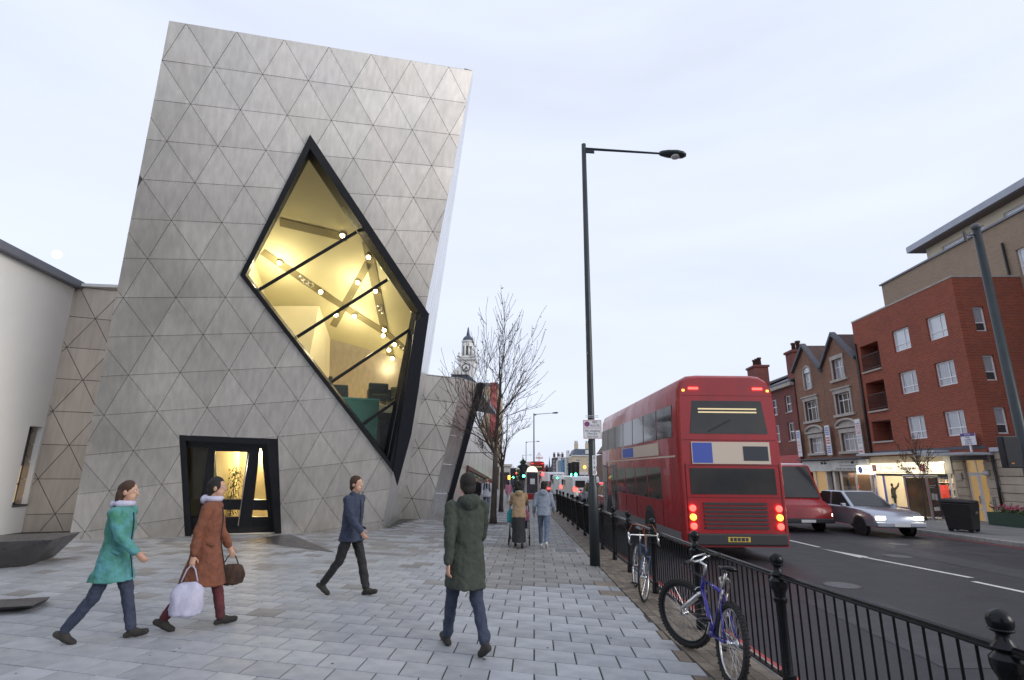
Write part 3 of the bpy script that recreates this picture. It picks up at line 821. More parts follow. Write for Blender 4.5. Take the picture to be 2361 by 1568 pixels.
# weeping fig in the lobby
p = lq(-.28, 1.15, LZ)
fig = thing('indoor_fig', 'weeping indoor fig in a pot behind the entrance door', 'plant', p)
bb = MB(); bb.lathe([(.14, 0), (.2, .36), (.21, .36), (.18, .33)], p, 14); bb.build('pot', 'chair_dark', fig, smooth=True)
bb = MB(); bb.tube([p + Vector((0, 0, .3)), p + Vector((.03, .02, 1.0)), p + Vector((.0, 0, 1.75))], [.025, .018, .008], 6); bb.build('stem', 'sett', fig)
bb = MB(); fr_ = random.Random(4)
for k in range(420):
    a = fr_.uniform(0, 6.28); h = fr_.uniform(.45, 1.95); rad = fr_.uniform(.02, .15 + .2 * math.sin(min(1, (2.0 - h) / 1.2) * 3.0) ** 2 + .08)
    c_ = p + Vector((math.cos(a) * rad, math.sin(a) * rad, h)); d = Vector((math.cos(a), math.sin(a), -1.6 + fr_.uniform(-.5, .5))).normalized()
    s_, u_, _ = frame(d); s_ = s_ * .016; l = fr_.uniform(.08, .13)
    bb.add([c_, c_ + d * l * .5 + s_, c_ + d * l, c_ + d * l * .5 - s_], [(0, 1, 2, 3)])
bb.build('foliage', 'leaf', fig)
# ================================================================ neighbours on the left
RP = Plane(Vector((-14.7, 16.4, 6.6)), Vector((0.9, 0.436, 0)).normalized(), Vector((0, 0, 1)))
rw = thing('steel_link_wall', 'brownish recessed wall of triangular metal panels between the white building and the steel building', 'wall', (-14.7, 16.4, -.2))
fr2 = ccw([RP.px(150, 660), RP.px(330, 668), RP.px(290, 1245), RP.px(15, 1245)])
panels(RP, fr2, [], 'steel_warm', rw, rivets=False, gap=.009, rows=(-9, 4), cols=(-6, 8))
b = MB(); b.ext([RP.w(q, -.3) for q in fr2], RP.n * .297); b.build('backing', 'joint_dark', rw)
b = MB(); b.bar(RP.w(RP.px(182, 659), -.1), RP.w(RP.px(330, 665), -.1), .5, .10); b.build('coping', 'render_white', rw)
# the white rendered building
WC = Vector((-15.35, 16.15, 0)); _zt = PY(187, 671, 16.15).z
_q = PP(0, 586, Vector((0, 0, _zt)), Vector((0, 0, 1))); WD = (Vector((_q.x, _q.y, 0)) - WC).normalized()
WP = Plane(WC, WD, Vector((0, 0, 1)))
if WP.n.x < 0: WP = Plane(WC, -WD, Vector((0, 0, 1)))
sgn = 1 if WP.ex.dot(WD) > 0 else -1
ztop = WP.px(186, 672)[1]
wb = thing('white_building', 'plain white rendered building with a dark grey roof fascia', 'building', (-15.35, 16.15, -.2))
hole = ccw([WP.px(*q) for q in ((69, 982), (98, 985), (61, 1162), (30, 1162))])
ua, ub = min(q[0] for q in hole), max(q[0] for q in hole); za, zb = min(q[1] for q in hole), max(q[1] for q in hole)
hole = ccw([(ua, za), (ub, za), (ub, zb), (ua, zb)])
W = 13.0
u0, u1 = sorted((0.0, sgn * W))
b = MB()
for q in subtract([ccw([(u0, -.4), (u1, -.4), (u1, ztop), (u0, ztop)])], hole): b.ext([WP.w(a, -.45) for a in q], WP.n * .45)
b.build('wall', 'render_white', wb)
b = MB(); b.ext([WP.w((u0, -.4), -.47), WP.w((u1, -.4), -.47), WP.w((u1, ztop), -.47), WP.w((u0, ztop), -.47)], WP.n * -9); b.build('core', 'render_white', wb)
b = MB(); b.ext([WP.w((u0 - .02, ztop + .003), .22), WP.w((u1, ztop + .003), .22), WP.w((u1, ztop + .25), .22), WP.w((u0 - .02, ztop + .25), .22)], WP.n * -9.7); b.build('fascia', 'fascia_grey', wb, bevel=.01)
wn = MB()
for q in ((ua, ua + .05), (ub - .05, ub)): wn.ext([WP.w((q[0], za), -.3), WP.w((q[1], za), -.3), WP.w((q[1], zb), -.3), WP.w((q[0], zb), -.3)], WP.n * -.05)
hh = (zb - za)
for k in range(5):
    z = za + .0 + (hh - .05) * k / 4
    wn.ext([WP.w((ua + .05, z), -.302), WP.w((ub - .05, z), -.302), WP.w((ub - .05, z + .05), -.302), WP.w((ua + .05, z + .05), -.302)], WP.n * -.045)
mat('frame_dkgrey', (.10, .10, .11), .5)
mat('window_warm', (.5, .4, .25), .4, emit=(1, .72, .42), es=.35)
mat('window_cool', (.12, .13, .12), .1, c2=(.2, .21, .18), scale=3)
wno = wn.build('window', 'frame_dkgrey', wb)
for k in range(4):
    z = za + (hh - .05) * k / 4 + .05; z2 = za + (hh - .05) * (k + 1) / 4
    b = MB(); b.ext([WP.w((ua + .05, z), -.325), WP.w((ub - .05, z), -.325), WP.w((ub - .05, z2), -.325), WP.w((ua + .05, z2), -.325)], WP.n * -.01)
    b.build('pane', 'window_warm' if k < 2 else 'window_cool', wno)
b = MB(); b.ext([WP.w((ua, za), .03), WP.w((ub, za), .03), WP.w((ub, za - .06), .03), WP.w((ua, za - .06), .03)], WP.n * -.4); b.build('sill', 'frame_dkgrey', wno)
# granite seats
def wedge(bot, top, label):
    b = MB(); n_ = len(bot)
    b.add(bot + top, [list(range(n_))[::-1], list(range(n_, 2 * n_))] + [(i, (i + 1) % n_, n_ + (i + 1) % n_, n_ + i) for i in range(n_)])
    return tag(b.build('granite_seat', 'dark_granite', loc=bot[0], bevel=.015), label, 'bench')
p, q = G(60, 1306), G(-170, 1322)
t1, t2 = G(122, 1244, .5), G(-170, 1256, .5)
back = Vector((-.45, 1.1, 0))
wedge([p, p + back, q + back, q], [t1, t1 + back * 1.1, t2 + back * 1.1, t2], 'dark granite bench with an overhanging pointed prow')
p, q = G(72, 1402), G(-60, 1416); t1, t2 = G(76, 1396, .1), G(-60, 1404, .1)
wedge([p, p + back * .4, q + back * .4, q], [t1, t1 + back * .42, t2 + back * .42, t2], 'low dark granite wedge set in the paving in front of the bench')
# ================================================================ steel volumes behind
o2 = Vector((-3.89108394, 18.68231007, 2.43208322)) * L_ + Vector((0, 0, CAMZ))
e2 = Vector((0.98910949, 0.11229659, -0.09565967)).normalized(); y2 = Vector((0.11890029, -0.09534624, 0.98826765)); y2 = (y2 - e2 * y2.dot(e2)).normalized()
SP = Plane(o2, e2, y2)
f2 = ccw([SP.px(930, 857), SP.px(1070, 872), SP.px(985, 1206), SP.px(860, 1206)])
sv = thing('steel_volume', 'smaller tilted steel volume with a slanted dark edge fin behind the diamond window building', 'building', SP.w(SP.px(940, 1200)))
panels(SP, f2, [], 'steel', sv, rows=(-8, 4), cols=(-4, 4), rivets=False, gap=.011)
b = MB(); b.ext([SP.w(q, -.4) for q in f2], SP.n * .397); b.build('wall', 'joint_dark', sv)
A0, A1, A2, A3 = SP.w(SP.px(1070, 872)), SP.w(SP.px(1070, 872)) + Vector((.55, .5, -.12)), SP.w(SP.px(985, 1206)) + Vector((.55, .5, 0)), SP.w(SP.px(985, 1206))
for k in range(5):
    t0, t1 = k / 5 + .003, (k + 1) / 5 - .003
    b = MB(); b.ext([A0.lerp(A3, t0), A1.lerp(A2, t0), A1.lerp(A2, t1), A0.lerp(A3, t1)], Vector((-.1, .1, 0))); b.build('edge_panel', 'steel_side', sv)
F0, F1, F2, F3 = A1 + Vector((.0, .02, 0)), A1 + Vector((.17, .17, -.05)), A2 + Vector((.17, .17, .55)), A2 + Vector((0, .02, .55))
b = MB(); b.ext([F0, F1, F2, F3], Vector((.14, -.14, .02))); b.build('edge_fin', 'jamb_dark', sv)
b = MB(); b.ext([A0 + Vector((0, .1, -.02)), A1 + Vector((0, .1, -.02)), A1 + Vector((.2, 9, -.3)), A0 + Vector((-4, 9, .4)), SP.w(SP.px(930, 857)) + Vector((0, .1, -.02))], (0, 0, -.2)); b.build('roof', 'fascia_grey', sv)
# long wall running on beside the pavement
XW = -3.75
lw = thing('steel_street_wall', 'long pale steel wall with a dark ribbon window running beside the far pavement', 'wall', (XW, 30, -.3))
def wq(pts): return [PX(x, y, XW) for x, y in pts]
def lw_strip(pts, m, nm, n_):
    a, b_, c_, d_ = wq(pts)
    for k in range(n_):
        t0, t1 = k / n_ + .002, (k + 1) / n_ - .002
        bb = MB(); bb.ext([a.lerp(b_, t0), a.lerp(b_, t1), d_.lerp(c_, t1), d_.lerp(c_, t0)], (-.12, 0, 0)); bb.build(nm, m, lw)
lw_strip([(1092, 905), (1123, 938), (1106, 985), (1060, 985)], 'steel_side', 'panel', 5)
lw_strip([(1068, 987), (1106, 987), (1138, 1043), (1052, 1043)], 'steel', 'panel', 8)
lw_strip([(1051, 1045), (1138, 1045), (1138, 1108), (1046, 1072)], 'steel', 'panel', 9)
lw_strip([(1052, 1074), (1075, 1078), (1072, 1166), (1044, 1174)], 'steel', 'panel', 5)
b = MB(); b.ext(wq([(1077, 1079), (1138, 1112), (1138, 1158), (1073, 1166)]), (-.3, 0, 0)); wnd = b.build('ribbon_window', 'window_cool', lw)
b = MB(); a_, c_ = wq([(1076, 1078), (1138, 1111)]); b.bar(a_, c_, .2, .22); a_, c_ = wq([(1076, 1079), (1073, 1166)]); b.bar(a_, c_, .16, .2, (1, 0, 0)); b.build('window_frame', 'rust_frame' if 'rust_frame' in MATS else mat('rust_frame', (.12, .045, .035), .6), wnd)
b = MB(); b.ext(wq([(1046, 1173), (1068, 986), (1106, 986), (1138, 1043), (1138, 1140), (1073, 1164)]), (-.15, 0, 0)); bk_ = b.build('backing', 'joint_dark', lw); bk_.location.x -= .14
# clock tower beyond
TY = 110.0
def tp(x, y): return PY(x, y, TY)
mat('stone_white', (.72, .72, .70), .75, c2=(.62, .62, .6), scale=.4)
mat('slate_blue', (.055, .075, .11), .55, c2=(.08, .10, .14), scale=1)
mat('clock_white', (.8, .8, .78), .5)
cx_ = tp(1077, 850).x; pxm = TY / FD * 1.03          # metres per pixel out there
def tz(y): return tp(1077, y).z
ct = thing('clock_tower', 'white clock tower with a domed lantern above the steel building roof', 'clock tower', (cx_, TY, -1.2))
w_ = 17.5 * pxm
b = MB(); b.box(cx_ - w_, cx_ + w_, TY - w_, TY + w_, -1.2, tz(834)); b.build('clock_stage', 'stone_white', ct)
b = MB()
for e, y in ((1.16, 834), (1.24, 832), (1.08, 828)): b.box(cx_ - w_ * e, cx_ + w_ * e, TY - w_ * e, TY + w_ * e, tz(y), tz(y - 2.2))
b.build('cornice', 'stone_white', ct)
lr = 12.0 * pxm
b = MB(); b.lathe([(lr * .62, tz(828)), (lr * .62, tz(790))], (cx_, TY, 0), 8); b.build('lantern_core', 'window_cool', ct)
for k in range(8):
    a = k * math.pi / 4 + .39
    b = MB(); b.tube([(cx_ + math.cos(a) * lr, TY + math.sin(a) * lr, tz(826)), (cx_ + math.cos(a) * lr, TY + math.sin(a) * lr, tz(794))], 2.3 * pxm, 8); b.build('lantern_column', 'stone_white', ct, smooth=True)
b = MB(); b.lathe([(lr * 1.15, tz(827)), (lr * 1.15, tz(822)), (lr * .9, tz(822))], (cx_, TY, 0), 16); b.lathe([(lr * 1.05, tz(800)), (lr * 1.05, tz(792)), (lr * 1.22, tz(790)), (lr * 1.22, tz(787)), (lr, tz(787))], (cx_, TY, 0), 24); b.build('lantern_ring', 'stone_white', ct)
b = MB(); b.lathe([(lr * 1.05 * math.cos(t * math.pi / 12), tz(787) + (tz(774) - tz(787)) * math.sin(t * math.pi / 12)) for t in range(6)] + [(.4, tz(773)), (.25, tz(765)), (.15, tz(757)), (.03, tz(754))], (cx_, TY, 0), 20); b.build('dome', 'slate_blue', ct, smooth=True)
for s in (-1, 1):
    b = MB(); b.lathe([(.45, tz(827)), (.55, tz(824)), (.2, tz(821)), (.35, tz(818)), (.02, tz(815))], (cx_ + s * w_ * .95, TY - w_ * .95, 0), 8); b.build('corner_urn', 'stone_white', ct, smooth=True)
clk = MB(); clk.lathe([(8.8 * pxm, 0), (8.8 * pxm, .12)], (cx_, TY - w_, tz(850.5)), 28, (0, -1, 0)); clo = clk.build('clock_face', 'clock_white', ct)
b = MB(); b.torus((cx_, TY - w_ - .12, tz(850.5)), 8.8 * pxm, .07, (0, 1, 0), 28, 6)
for k in range(12):
    a = k * math.pi / 6; r0, r1 = 6.6 * pxm, 8.0 * pxm
    b.bar((cx_ + math.sin(a) * r0, TY - w_ - .16, tz(850.5) + math.cos(a) * r0), (cx_ + math.sin(a) * r1, TY - w_ - .16, tz(850.5) + math.cos(a) * r1), .14, .05, (0, 1, 0))
for a, l in ((RAD(215), 6.6), (RAD(135), 4.4)): b.bar((cx_, TY - w_ - .2, tz(850.5)), (cx_ + math.sin(a) * l * pxm, TY - w_ - .2, tz(850.5) + math.cos(a) * l * pxm), .16, .05, (0, 1, 0))
b.build('clock_hands', 'frame_black', clo)
# the hall in front of it
HY = 92.0
hall = thing('slate_roofed_hall', 'hall with a dark slate roof and small white pediment under the clock tower', 'building', (PY(1072, 900, HY).x, HY, -1))
def hp(x, y, yy=HY): return PY(x, y, yy)
b = MB(); b.ext([hp(1030, 884), hp(1042, 864), hp(1080, 864), hp(1112, 893), hp(1030, 893)], (0, 14, 0)); b.build('roof', 'slate_blue', hall)
b = MB(); p0, p1 = hp(1020, 893.4), hp(1113, 893.4); b.box(p0.x, p1.x, HY + .2, HY + 13.8, -1, p0.z); b.build('wall', 'stone_white', hall)
b = MB(); b.ext([hp(1038, 863, HY - .4), hp(1056, 844, HY - .4), hp(1077, 863, HY - .4)], (0, 1.5, 0)); b.build('pediment', 'stone_white', hall)
b = MB(); b.ext([hp(1046, 872, HY - .25), hp(1048, 869, HY - .25), hp(1062, 869, HY - .25), hp(1064, 872, HY - .25)], (0, .5, 0)); b.build('dormer_window', 'window_cool', hall)
# beige block with a scaffold net
BY = 74.0
mat('beige', (.45, .36, .25), .85, c2=(.38, .30, .21), scale=.5)
mat('net_red', (.50, .16, .15), .9, c2=(.42, .11, .11), scale=1.5, stretch=(1, 1, 3))
bg = thing('beige_block', 'beige rendered block standing beyond the steel wall', 'building', (PY(1125, 1000, BY).x, BY, -1))
b = MB(); p0, p1 = PY(1090, 889, BY), PY(1146, 889, BY); b.box(p0.x, p1.x, BY, BY + 14, -1.2, p0.z); b.build('wall', 'beige', bg)
b = MB(); b.box(p0.x - .1, p1.x + .15, BY - .15, BY + 14.1, p0.z + .003, p0.z + .35); b.build('parapet', 'fascia_grey', bg)
net = MB(); q0, q1, q2 = PY(1131, 882, BY - 1.2), PY(1147, 882, BY - 1.2), PY(1131, 1010, BY - 1.2)
vs = []; fs = []; NX, NZ = 8, 26
for j in range(NZ + 1):
    for i in range(NX + 1):
        vs.append((q0.x + (q1.x - q0.x) * i / NX, BY - 1.2 + .18 * math.sin(j * 1.7 + i) * math.cos(i * 1.3), q0.z + (q2.z - q0.z) * j / NZ))
        if i and j: fs.append(((j - 1) * (NX + 1) + i - 1, j * (NX + 1) + i - 1, j * (NX + 1) + i, (j - 1) * (NX + 1) + i))
net.add(vs, fs); no_ = net.build('scaffold_net', 'net_red', loc=(q0.x, BY - 1.2, q2.z), smooth=True)
sm_ = no_.modifiers.new('thick', 'SOLIDIFY'); sm_.thickness = .05
tag(no_, 'red debris net hanging from the corner of the beige block', 'net')
# ================================================================ street furniture on the near pavement
mat('black_gloss', (.005, .0055, .007), .26, .0, spec=.25, c2=(.010, .011, .013), scale=6, bump=.05, bscale=25)
mat('black_worn', (.012, .013, .015), .35, .0, c2=(.05, .05, .055), scale=14, lo=.55, hi=.8)
mat('lamp_green', (.025, .033, .038), .4, .2, c2=(.035, .045, .048), scale=3)
mat('sign_white', (.75, .75, .76), .45, c2=(.66, .66, .68), scale=4)
mat('sign_text', (.03, .035, .05), .5)
mat('sign_red', (.45, .06, .06), .5)
mat('sign_blue', (.06, .10, .42), .45)
mat('lens', (.6, .6, .58), .15)
def text(s, size, m, parent, o, rt, up, align='CENTER', name='lettering', ext_=.0008, loc=None):
    cu = bpy.data.curves.new('txt', 'FONT'); cu.body = s; cu.size = size; cu.align_x = align; cu.align_y = 'CENTER'; cu.extrude = ext_; cu.resolution_u = 2
    to = bpy.data.objects.new('txt', cu); C.objects.link(to)
    dg = bpy.context.evaluated_depsgraph_get(); dg.update()
    me = bpy.data.meshes.new_from_object(to.evaluated_get(dg))
    bpy.data.objects.remove(to); bpy.data.curves.remove(cu)
    rt, up, o = Vector(rt).normalized(), Vector(up).normalized(), Vector(o)
    nn = rt.cross(up)
    o0 = orig(parent)
    for v in me.vertices: v.co = o + rt * v.co.x + up * v.co.y + nn * v.co.z - o0
    me.materials.clear(); me.materials.append(M(m)); me.name = name
    ob = bpy.data.objects.new(name, me); C.objects.link(ob); ob.parent = parent
    return ob
def scribble(parent, m, o, rt, up, w, h, rows, seed=1):
    g = random.Random(seed); b = MB(); o, rt, up = Vector(o), Vector(rt).normalized(), Vector(up).normalized(); nn = rt.cross(up)
    for r in range(rows):
        z = h / 2 - h * (r + .5) / rows; x = -w / 2
        while x < w / 2 - .02:
            l = min(g.uniform(.04, .12) * w * 2, w / 2 - x); b.obox(o + rt * (x + l / 2) + up * z, rt * l / 2 * .8, up * h / rows * .28, nn * .0008); x += l
    return b.build('faded_print', m, parent, kind='stuff')
# ---- guard railing
rl = thing('guard_railing', 'black iron pedestrian guard railing with ball finials along the kerb', 'railing', (RAILP[5][0], RAILP[5][1], gz(9)))
PROF = [(.052, 0), (.052, .10), (.044, .12), (.040, .55), (.042, .70), (.055, .72), (.055, .745), (.045, .755), (.050, .79), (.070, .83), (.074, .86), (.074, .885), (.060, .90), (.046, .915), (.060, .935), (.040, .96), (.027, .985), (.030, 1.0), (.052, 1.012), (.056, 1.018), (.050, 1.024), (.056, 1.04), (.058, 1.06), (.050, 1.085), (.034, 1.10), (.012, 1.112), (.002, 1.115)]
pc = MB(); pc.lathe(PROF, (0, 0, 0), 20)
post0 = pc.build('post', 'black_gloss', smooth=True); smooth_angle(post0, 40); pme = post0.data; bpy.data.objects.remove(post0)
for i, (x, y) in enumerate(RAILP[1:]):
    o = bpy.data.objects.new('post', pme); C.objects.link(o); o.parent = rl; o.location = Vector((x, y, gz(y))) - orig(rl)
bar_me = {}
nb_ = 0; fbars = MB()
for i in range(1, len(RAILP) - 1):
    a = Vector((*RAILP[i], gz(RAILP[i][1]))); c = Vector((*RAILP[i + 1], gz(RAILP[i + 1][1])))
    d = (c - a).normalized()
    a2, c2 = a + d * .05, c - d * .05
    b = MB(); b.bar(a2 + Vector((0, 0, .915)), c2 + Vector((0, 0, .915)), .052, .018); b.tube([a2 + Vector((0, 0, .928)), c2 + Vector((0, 0, .928))], .022, 10, flat=1.1); b.build('top_rail', 'black_gloss', rl, bevel=.004, seg=1)
    b = MB(); b.bar(a2 + Vector((0, 0, .115)), c2 + Vector((0, 0, .115)), .045, .02); b.build('bottom_rail', 'black_gloss', rl, bevel=.004, seg=1)
    for zz_ in (.86, .14):
        b = MB(); b.obox(a + Vector((0, 0, zz_)), d * .075, Vector((-d.y, d.x, 0)) * .035, Vector((0, 0, .028))); b.build('rail_socket', 'black_gloss', rl, bevel=.006, seg=1)
    l = (c2 - a2).length; n_ = max(3, round(l / .112))
    for k in range(1, n_):
        p = a2 + (c2 - a2) * k / n_
        if nb_ < 298:
            if 'm' not in bar_me:
                b = MB(); b.tube([(0, 0, .12), (0, 0, .908)], .0085, 8, caps=False); t0 = b.build('bar', 'black_gloss', smooth=True); bar_me['m'] = t0.data; bpy.data.objects.remove(t0)
            o = bpy.data.objects.new('bar', bar_me['m']); C.objects.link(o); o.parent = rl; o.location = p - orig(rl); nb_ += 1
        else: fbars.tube([p + Vector((0, 0, .12)), p + Vector((0, 0, .908))], .0085, 5, caps=False)
if fbars.v: fbars.build('bar', 'black_gloss', rl, kind='stuff')
# ---- street lamps
def lamp(base, H, arm, label, r=1.0, lean=0.0, grp='street lamps along the road', headl=.62, detail=True):
    t = thing('street_lamp', label, 'street lamp', base, grp)
    n = 14 if detail else 8
    B = Vector(base)
    b = MB(); b.tube([B, B + Vector((0, 0, 1.55)), B + Vector((0, 0, 1.62)), B + Vector((0, 0, H * .55)), B + Vector((0, 0, H))], [.105 * r, .105 * r, .075 * r, .066 * r, .055 * r], n); b.build('pole', 'lamp_green', t, smooth=True)
    A = Vector(arm); top = B + Vector((0, 0, H - .12)); e = top + A
    b = MB(); b.tube([top, e], [.034 * r, .024 * r], 8); b.obox(top + A.normalized() * .12 + Vector((0, 0, -.06)), A.normalized() * .14, Vector((0, 0, 1)).cross(A).normalized() * .02, Vector((0, 0, .05))); b.build('arm', 'lamp_green', t, smooth=False)
    b = MB(); d = A.normalized(); s, u, _ = frame(d)
    hl = headl
    ring = [(0, .05, .05), (.10, .085, .075), (.3, .13, .09), (.65, .15, .10), (.88, .12, .08), (1.0, .05, .04)]
    vs = []; fs = []
    for f_, w, h in ring:
        for k in range(12):
            a = 2 * math.pi * k / 12
            vs.append(e + d * hl * f_ + s * math.cos(a) * w * r + u * (math.sin(a) * h * (.9 if math.sin(a) > 0 else .75)) * r)
    for i in range(len(ring) - 1):
        for k in range(12): fs.append((i * 12 + k, i * 12 + (k + 1) % 12, (i + 1) * 12 + (k + 1) % 12, (i + 1) * 12 + k))
    fs += [list(range(12))[::-1], [(len(ring) - 1) * 12 + k for k in range(12)]]
    b.add(vs, fs); h = b.build('lamp_head', 'lamp_green', t, smooth=True)
    b = MB(); b.ball(e + d * hl * .62 - u * .058 * r, .11 * r, 12, 6, (1, 1, .45)); 
    for v in b.v: pass
    b.build('lens', 'lens', h, smooth=True)
    return t
LB = G(1372, 1304)
ltop = PY(1347, 333, LB.y)
lamp((LB.x, LB.y, LB.z), ltop.z - LB.z, (PY(1522, 353, LB.y - .3) - PY(1348, 342, LB.y)), 'tall dark street lamp with a long arm carrying the red route plate')
# signs on it
sg = thing('red_route_sign', 'small white red route plate reading No stopping clamped to the street lamp', 'sign', (LB.x, LB.y - .1, PY(1365, 1011, LB.y - .1).z))
yy = LB.y - .1
p0, p1 = PY(1344, 968, yy), PY(1388, 1012, yy)
cx, cz, wx, hz = (p0.x + p1.x) / 2, (p0.z + p1.z) / 2, abs(p1.x - p0.x) / 2, abs(p0.z - p1.z) / 2
b = MB(); b.box(cx - wx, cx + wx, yy - .004, yy, cz - hz, cz + hz); b.build('plate', 'sign_white', sg, bevel=.003, seg=1)
b = MB(); g_ = .01
for x0, x1, z0, z1 in ((-wx + g_, wx - g_, hz - g_ - .006, hz - g_), (-wx + g_, wx - g_, -hz + g_, -hz + g_ + .006), (-wx + g_, -wx + g_ + .006, -hz + g_ + .006, hz - g_ - .006), (wx - g_ - .006, wx - g_, -hz + g_ + .006, hz - g_ - .006), (-wx + g_ + .006, wx - g_ - .006, hz * .12, hz * .12 + .006)):
    b.box(cx + x0, cx + x1, yy - .0062, yy - .0042, cz + z0, cz + z1)
b.build('border', 'sign_red', sg)
b = MB(); b.lathe([(hz * .28, 0), (hz * .28, .002)], (cx - wx * .56, yy - .0042, cz + hz * .55), 24, (0, -1, 0)); dsc = b.build('roundel', 'sign_blue', sg)
b = MB(); b.torus((cx - wx * .56, yy - .007, cz + hz * .55), hz * .24, .006, (0, 1, 0), 24, 6)
for s in (-1, 1): b.bar((cx - wx * .56 - hz * .18, yy - .007, cz + hz * .55 - s * hz * .18), (cx - wx * .56 + hz * .18, yy - .007, cz + hz * .55 + s * hz * .18), .012, .003, (0, 1, 0))
b.build('cross', 'sign_red', dsc)
fx, up_ = (1, 0, 0), (0, 0, 1)
for s, x, z, sz in (('RED', .28, .74, .30), ('ROUTE', .28, .38, .30), ('No stopping', 0, -.16, .31), ('Mon-Sat', 0, -.46, .31), ('7am-7pm', 0, -.76, .31)):
    text(s, hz * sz, 'sign_text', sg, (cx + wx * x, yy - .0055, cz + hz * z), fx, up_)
b = MB()
for z in (cz + hz + .06, cz + hz + .09): b.tube([(cx - .14, yy + .02, z), (cx + .14, yy + .02, z)], .006, 6)
b.build('clamp', 'chrome', sg)
np_ = thing('lamp_number_plate', 'narrow white number plate 014 strapped to the street lamp', 'sign', (LB.x + .05, LB.y - .1, PY(1369, 1095, yy).z))
q0, q1 = PY(1365.5, 1050, yy - .01), PY(1374, 1096, yy - .01)
b = MB(); b.box(q0.x, q1.x + .01, yy - .012, yy - .008, q1.z, q0.z); b.build('plate', 'sign_white', np_)
for k, s in enumerate('0140'): text(s, .10, 'sign_text', np_, ((q0.x + q1.x) / 2 + .005, yy - .0135, q0.z - .055 - k * .098), fx, up_)
